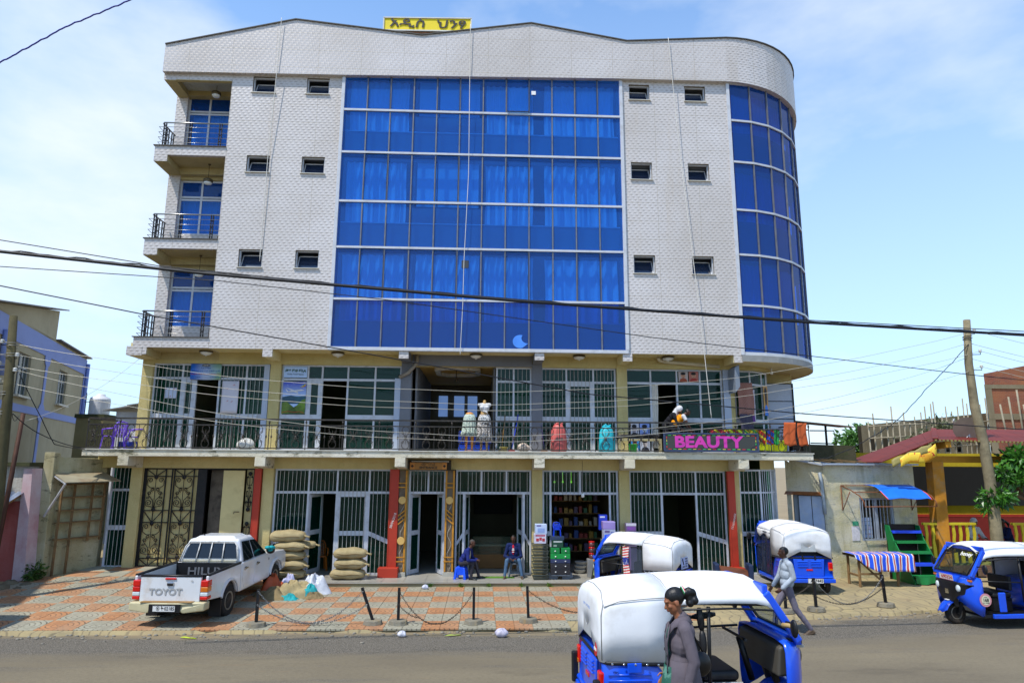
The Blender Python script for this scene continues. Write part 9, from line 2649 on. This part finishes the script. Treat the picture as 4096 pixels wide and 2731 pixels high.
# shelves in the goods shop, counter and screen in the next one
e = empty('goods_shelf',(2.95,22.6,0.19),0,'dim shelves of small goods inside the open shop','shelf'); rr_ = random.Random(9)
for z_ in (0.4,0.8,1.2,1.6,2.0,2.4):
 m = MB(); m.box(-0.95,0.95,-0.2,0.2,z_,z_ + 0.03); m.build('shelf_board',WOODB,e,w=False)
 for k in range(11):
  h_ = rr_.uniform(0.12,0.28); c = rr_.choice(('#8a3028','#2a4a8a','#a8a49a','#3a6a4a','#9a7a2a','#5a4a6a')); m = MB(); m.box(-0.9 + 0.165 * k,-0.9 + 0.165 * k + rr_.uniform(0.07,0.14),-0.18,0.1,z_ + 0.03,z_ + 0.03 + h_); m.build('shelf_item',mat('item_' + c[1:],c,0.5),e,w=False)
WARM = mat('warm_bulb','#ffb040',0.4,emit=6.0)
for x,lab in ((2.35,'leftmost'),(2.62,'middle'),(2.9,'rightmost')):
 m = MB(); m.tube([(x,22.0,3.5),(x,22.0,2.86)],0.006,5); m.ell((x,22.0,2.83),(0.028,0.028,0.035),8,6); tag(m.build('hanging_bulb',WARM),lab + ' of three small warm bulbs behind the goods shop bars','lamp','warm bulbs in the goods shop')
m = MB(); m.tube([(2.97,19.95,3.5),(2.97,19.95,2.55)],0.005,5,1); m.lathe([(0.02,0.09),(0.035,0.07),(0.05,0.02),(0.045,-0.02),(0.02,-0.04)],12,(2.97,19.95,2.47)); tag(m.build('pendant_bulb',[LAMPW,BLK]),'white bulb on a long cord in front of the goods shop','lamp')
e = empty('display_counter',(0.45,21.6,0.19),0,'wooden display counter with glass front inside the middle shop','counter')
m = MB(); m.box(-0.75,0.75,0,0.5,0,0.42); m.build('base',mat('counter_wood','#7a5222',0.5,0,0.15,4),e,w=False); m = MB(); m.box(-0.75,0.75,0,0.5,0.42,0.95); m.build('glass_case',m_glass('case_glass',(0.6,0.7,0.6,1),(0.10,0.12,0.08,1),0.4,0.05),e,w=False); m = MB(); m.box(-0.7,0.7,0.1,0.45,0.66,0.69); m.build('inner_shelf',INKW,e,w=False)
m = MB(); m.box(-0.6,0.85,0,0.06,1.35,2.3); tag(m.build('wall_screen',mat('dark_panel'),loc=(0.3,25.8,0.19),bev=0.02),'large dark screen on the rear wall of the middle shop','screen')
m = MB(); m.grid(lambda u,v: (-0.05 + 1.0 * u,19.78 + 0.30 * v,0.192 + 0.003 * math.sin(u * 40 + v * 31)),20,8); tag(m.build('green_mat',mat('grass_mat','#4f7a1f',0.95,0,0.25,40),solid=0.008),'green grass mat at the middle shop threshold','mat')
e = empty('hand_cart',(6.75,18.3,0.07),R(-10),'small brown cart with dark blue padded ends near the red pilaster','cart')
m = MB(); m.hexa([(-0.42,-0.2,0.30),(0.42,-0.2,0.20),(0.42,0.2,0.20),(-0.42,0.2,0.30),(-0.42,-0.1,0.66),(0.42,-0.1,0.56),(0.42,0.2,0.56),(-0.42,0.2,0.66)]); m.build('cart_board',mat('cart_brown','#6a3a20',0.6,0,0.15,5),e,w=False)
for x in (-0.45,0.42):
 m = MB(); m.box(x - 0.05,x + 0.07,-0.26,0.22,0.28,0.74); m.build('pad',mat('pad_blue','#1a2a4a',0.6),e,w=False,bev=0.03); wheel('cart_wheel',(x,0,0.14),0.14,0.06,e,R(90),False)
# ------------------------------------------------------------------ bollards and chains
CONC2 = m_plaster('bollard_base','#6e6a60','#8a8678',0.7,'#a8842a',0.5,2.5)
BO = [(-4.62,14.66,0,0,'leftmost black bollard, nearest the pickup tail'),(-2.26,14.82,-0.30,0.0,'black bollard leaning left beside an upright one'),(-1.73,14.80,0,0,'upright black bollard next to the leaning one'),(-0.15,14.82,0.0,0,'black bollard in line with the red stacked doorway pillar, fourth from left'),(1.02,14.95,-0.03,0,'black bollard just left of the nearest three-wheeler, fifth from left'),(7.02,15.80,0,0,'black bollard half hidden behind the walking man'),(7.81,15.95,-0.02,0,'black bollard in front of the three-wheeler with side curtains'),(9.76,16.42,-0.04,0,'black bollard in front of the market table, farthest right')]
for x,y,dx,dy,lab in BO:
 e = empty('bollard',(x,y,pz(x,y) + 0.004),0,lab,'bollard','black bollards on concrete feet along the pavement')
 m = MB(); o8 = [(0.19 * math.cos(R(22.5 + 45 * k)) * 1.15,0.19 * math.sin(R(22.5 + 45 * k))) for k in range(8)]; m.prism(o8,lambda a,b_,t_: (a * (1 - 0.12 * (t_ > 0.05)),b_ * (1 - 0.12 * (t_ > 0.05)),t_),0,0.10); m.build('foot',CONC2,e,w=False,bev=0.015)
 m = MB(); m.bar((0,0,0.08),(dx * 0.85,0,0.74),0.055,0.055); m.build('post',BLK,e,w=False)
def chain(a,b_,sag,label,mt):
 a,b_ = Vector(a),Vector(b_); n = max(6,int(((b_ - a).length + sag * 1.2) / 0.052)); m = MB(); P_ = [a.lerp(b_,k / n) + Vector((0,0,-4 * sag * (k / n) * (1 - k / n))) for k in range(n + 1)]
 P_ = [Vector((p.x,p.y,max(p.z,pz(p.x,p.y) + 0.03))) for p in P_]
 for k in range(n):
  c = (P_[k] + P_[k + 1]) / 2; d = (P_[k + 1] - P_[k]).normalized(); s = d.cross(Vector((0,0,1)) if abs(d.z) < 0.9 else Vector((1,0,0))).normalized(); s = s if k % 2 else d.cross(s).normalized()
  m.tube([c + d * 0.034 * math.cos(q) + s * 0.014 * math.sin(q) for q in [1.0472 * i for i in range(6)]],0.0055,4,closed=True)
 tag(m.build('chain',mt),label,'chain')
CH1,CH2 = mat('chain_grey','#8a8a88',0.35,0.8,0.15,9),mat('chain_dark','#4a443c',0.6,0.5,0.2,9)
top = lambda i,f: (BO[i][0] + BO[i][2] * 0.85 * f,BO[i][1] - 0.03,pz(BO[i][0],BO[i][1]) + 0.08 + 0.66 * f)
chain(top(0,0.95),top(1,0.90),0.62,'upper grey chain between the leftmost and the leaning bollard',CH1); chain(top(0,0.55),top(1,0.5),0.38,'lower grey chain between the leftmost and the leaning bollard',CH1); chain(top(2,0.92),top(3,0.9),0.66,'slack dark chain between third and fourth bollards',CH2); chain(top(2,0.5),(-1.3,14.8,0.2),0.05,'short chain hanging from the third bollard',CH2); chain(top(4,0.9),(3.4,15.2,0.62),0.44,'dark chain running behind the nearest three-wheeler',CH2); chain(top(6,0.93),top(7,0.95),0.58,'upper grey chain between the two rightmost bollards',CH1); chain(top(6,0.4),top(7,0.6),0.28,'lower dark chain between the two rightmost bollards',CH2); chain((5.6,15.4,0.6),top(6,0.9),0.35,'dark chain passing behind the walking man',CH2)
# litter
for x,y,s,c,lab in ((-1.56,14.05,0.07,'#c4c4cc','white plastic bag on the road below the third bollard'),(0.42,14.0,0.10,'#b4b0c0','torn whitish bag in the gutter near the fourth bollard'),(2.9,14.15,0.10,'#b9b4c8','pale lilac plastic bag beside the nearest three-wheeler'),(-1.5,18.75,0.07,'#b9bccc','small crumpled plastic bag on the tiles near the step')):
 bag(x,y,(pz(x,y) + 0.02 if y > 14.5 else gz(x,y) + 0.005),s,c,lab,'plastic_bag')
for i,(x,y,a,c,lab) in enumerate(((-0.55,14.1,20,'#9aa84a','green maize leaf left of the torn bag'),(0.45,14.25,50,'#8a9c3f','green maize leaf pointing at the fourth bollard'),(3.1,14.5,10,'#98a84a','long green leaf beside the nearest three-wheeler'),(2.5,14.05,30,'#8aa03a','small green leaf by the lilac bag'),(-5.7,14.0,-10,'#a8b81f','yellow green drink wrapper on the road by the pickup'))):
 m = MB(); m.grid(lambda u,v: (0.34 * (u - 0.5),0.05 * (v - 0.5) * math.sin(math.pi * min(max(u,0.06),0.94)),0.012 + 0.02 * math.sin(u * 5) * (1 - abs(2 * v - 1))),10,4); tag(m.build('fallen_leaf',mat('leaf_' + c[1:],c,0.6),loc=(x,y,gz(x,y) + 0.01 if y < edge(x) else pz(x,y)),rot=(0,0,R(a)),solid=0.004),lab,'litter')
m = MB(); rnd = random.Random(6)
for i in range(7):
 leaves(m,(-1.6 + 0.9 * i + rnd.uniform(-.3,.3),19.08,0.08),(0.07,0.03,0.06),26,0.09,rnd,0.1,-0.8)
tag(m.build('grass_tufts',leafmat('tuft','#4a6a24','#6f8a34')),'small grass tufts in the joint below the shop step','grass',kind='stuff')
# ------------------------------------------------------------------ cables
WBLK,WGRY,WBLU = mat('cable_black','#0e0e12',0.5),mat('wire_pale','#b9b4a4',0.4,0.3),mat('wire_bluish','#2a2a8a',0.5)
def wire(pts,r,mt,label,sag=0.0,n=24,wob=0.0,name='cable'):
 P_ = []
 for a,b_ in zip(pts,pts[1:]):
  a,b_ = Vector(a),Vector(b_)
  for k in range(n):
   q = k / n; p = a.lerp(b_,q); p.z -= 4 * sag * q * (1 - q) + wob * math.sin(q * 37 + a.x) * math.sin(q * 11); P_.append(p)
 P_.append(Vector(pts[-1])); m = MB(); m.tube(P_,r,5); return tag(m.build(name,mt),label,'cable','overhead cables')
wire([(-8.44,11.0,6.87),(-5.04,11.5,6.67),(0.5,12.0,6.39),(6.42,12.5,6.17),(11.65,13.0,6.06),(30,15,5.9)],0.030,WBLK,'thickest black cable crossing the whole picture below the third floor'); wire([(-8.44,11.0,6.90),(-5.04,11.5,6.70),(0.5,12.02,6.42),(6.42,12.52,6.20),(11.65,13.02,6.09),(30,15,5.93)],0.012,WBLK,'thin cable twisted along the thickest black cable',wob=0.02)
wire([(-9.92,13.0,7.75),(-6.56,13.0,7.24),(-2.8,13.2,6.96),(4.46,13.4,6.51),(12.2,13.6,6.27),(28,15,6.1)],0.010,WBLK,'thin dark cable entering highest at the left edge'); wire([(-10.6,14.0,7.47),(-5.83,14.2,7.28),(-2.07,14.4,6.95),(3.88,14.8,6.27),(11.75,15.2,5.54),(13.85,15.4,5.4),(26,17,4.9)],0.010,WBLK,'thin dark cable sloping down across the blue glass to the right'); wire([(-10.92,14.5,7.22),(-7.74,15.0,6.68),(-2.6,15.6,5.91),(2.57,16.2,5.1),(8.32,16.8,4.71),(14.44,17.5,4.41),(24,18.5,4.2)],0.014,WBLK,'black cable sloping from left balcony down past the salon windows'); wire([(-7.6,9.0,8.6),(-7.19,9.0,8.98),(-6.23,9.0,9.67),(-5.22,9.0,10.22),(-4,9,10.9)],0.011,WBLU,'short twisted blue cable across the top left corner',wob=0.012)
for i,(sg,nm) in enumerate(((1.57,'highest'),(1.55,'second highest'),(1.48,'middle'),(2.0,'second lowest'),(1.87,'lowest'))):
 wire([LPX[i],RPX[i]],0.0065,WGRY,nm + ' of five pale wires strung between the two poles',sg,60,0.02); wire([RPX[i],(26,21,RPX[i][2] - 1.2)],0.008,WGRY,nm + ' of five pale wires leaving the right pole',0.3); wire([LPX[i],(-22,14.5,LPX[i][2] + 0.2)],0.008,WGRY,nm + ' of five pale wires leaving the left pole',0.1)
wire([(15.29,19.9,7.2),(13.72,19.8,5.79),(12.52,19.6,4.76),(11.4,19.4,4.16),(10.38,19.3,3.72),(9.9,19.35,3.6)],0.012,WBLK,'slack service cable dropping from right pole to the balcony end',0.03,10,0.02)
wire([(-11.39,16.6,5.5),(-10.98,17.0,4.44),(-10.84,17.4,3.82),(-11.2,19.3,3.74)],0.011,WBLK,'slack black cable dropping from the left pole',0.02,10); wire([(-11.41,16.6,4.52),(-11.13,17.4,4.03),(-11.23,19.36,3.77)],0.012,WBLK,'short black cable from left pole to the balcony corner',0.05,10); wire([(-11.5,16.5,5.5),(-11.75,17.3,4.5)],0.008,WBLK,'thin cable hanging between the left pole and the rusty post',0.5,12); wire([(-11.7,17.5,4.4),(-10.3,20.1,6.5)],0.006,WGRY,'thin wire rising from the rusty post to the gallery soffit',0.25,12)
STR = mat('string_white','#cfccc4',0.8)
wire([(-6.59,19.10,17.3),(-6.62,19.14,15.6),(-6.73,19.25,12.78),(-6.75,19.3,9.31)],0.011,STR,'white string hanging down the left tile wall',name='string'); wire([(-0.59,19.10,17.3),(-0.56,19.2,12.2),(-0.65,19.2,9.39),(-0.66,19.2,8.04),(-0.71,19.22,6.55)],0.011,STR,'white string hanging down over the blue glass',wob=0.02,name='string'); wire([(5.84,19.10,17.05),(6.08,19.2,13.25),(6.51,19.2,7.62),(6.72,19.3,4.76)],0.011,STR,'white string hanging down the right tile wall to the rail',name='string')
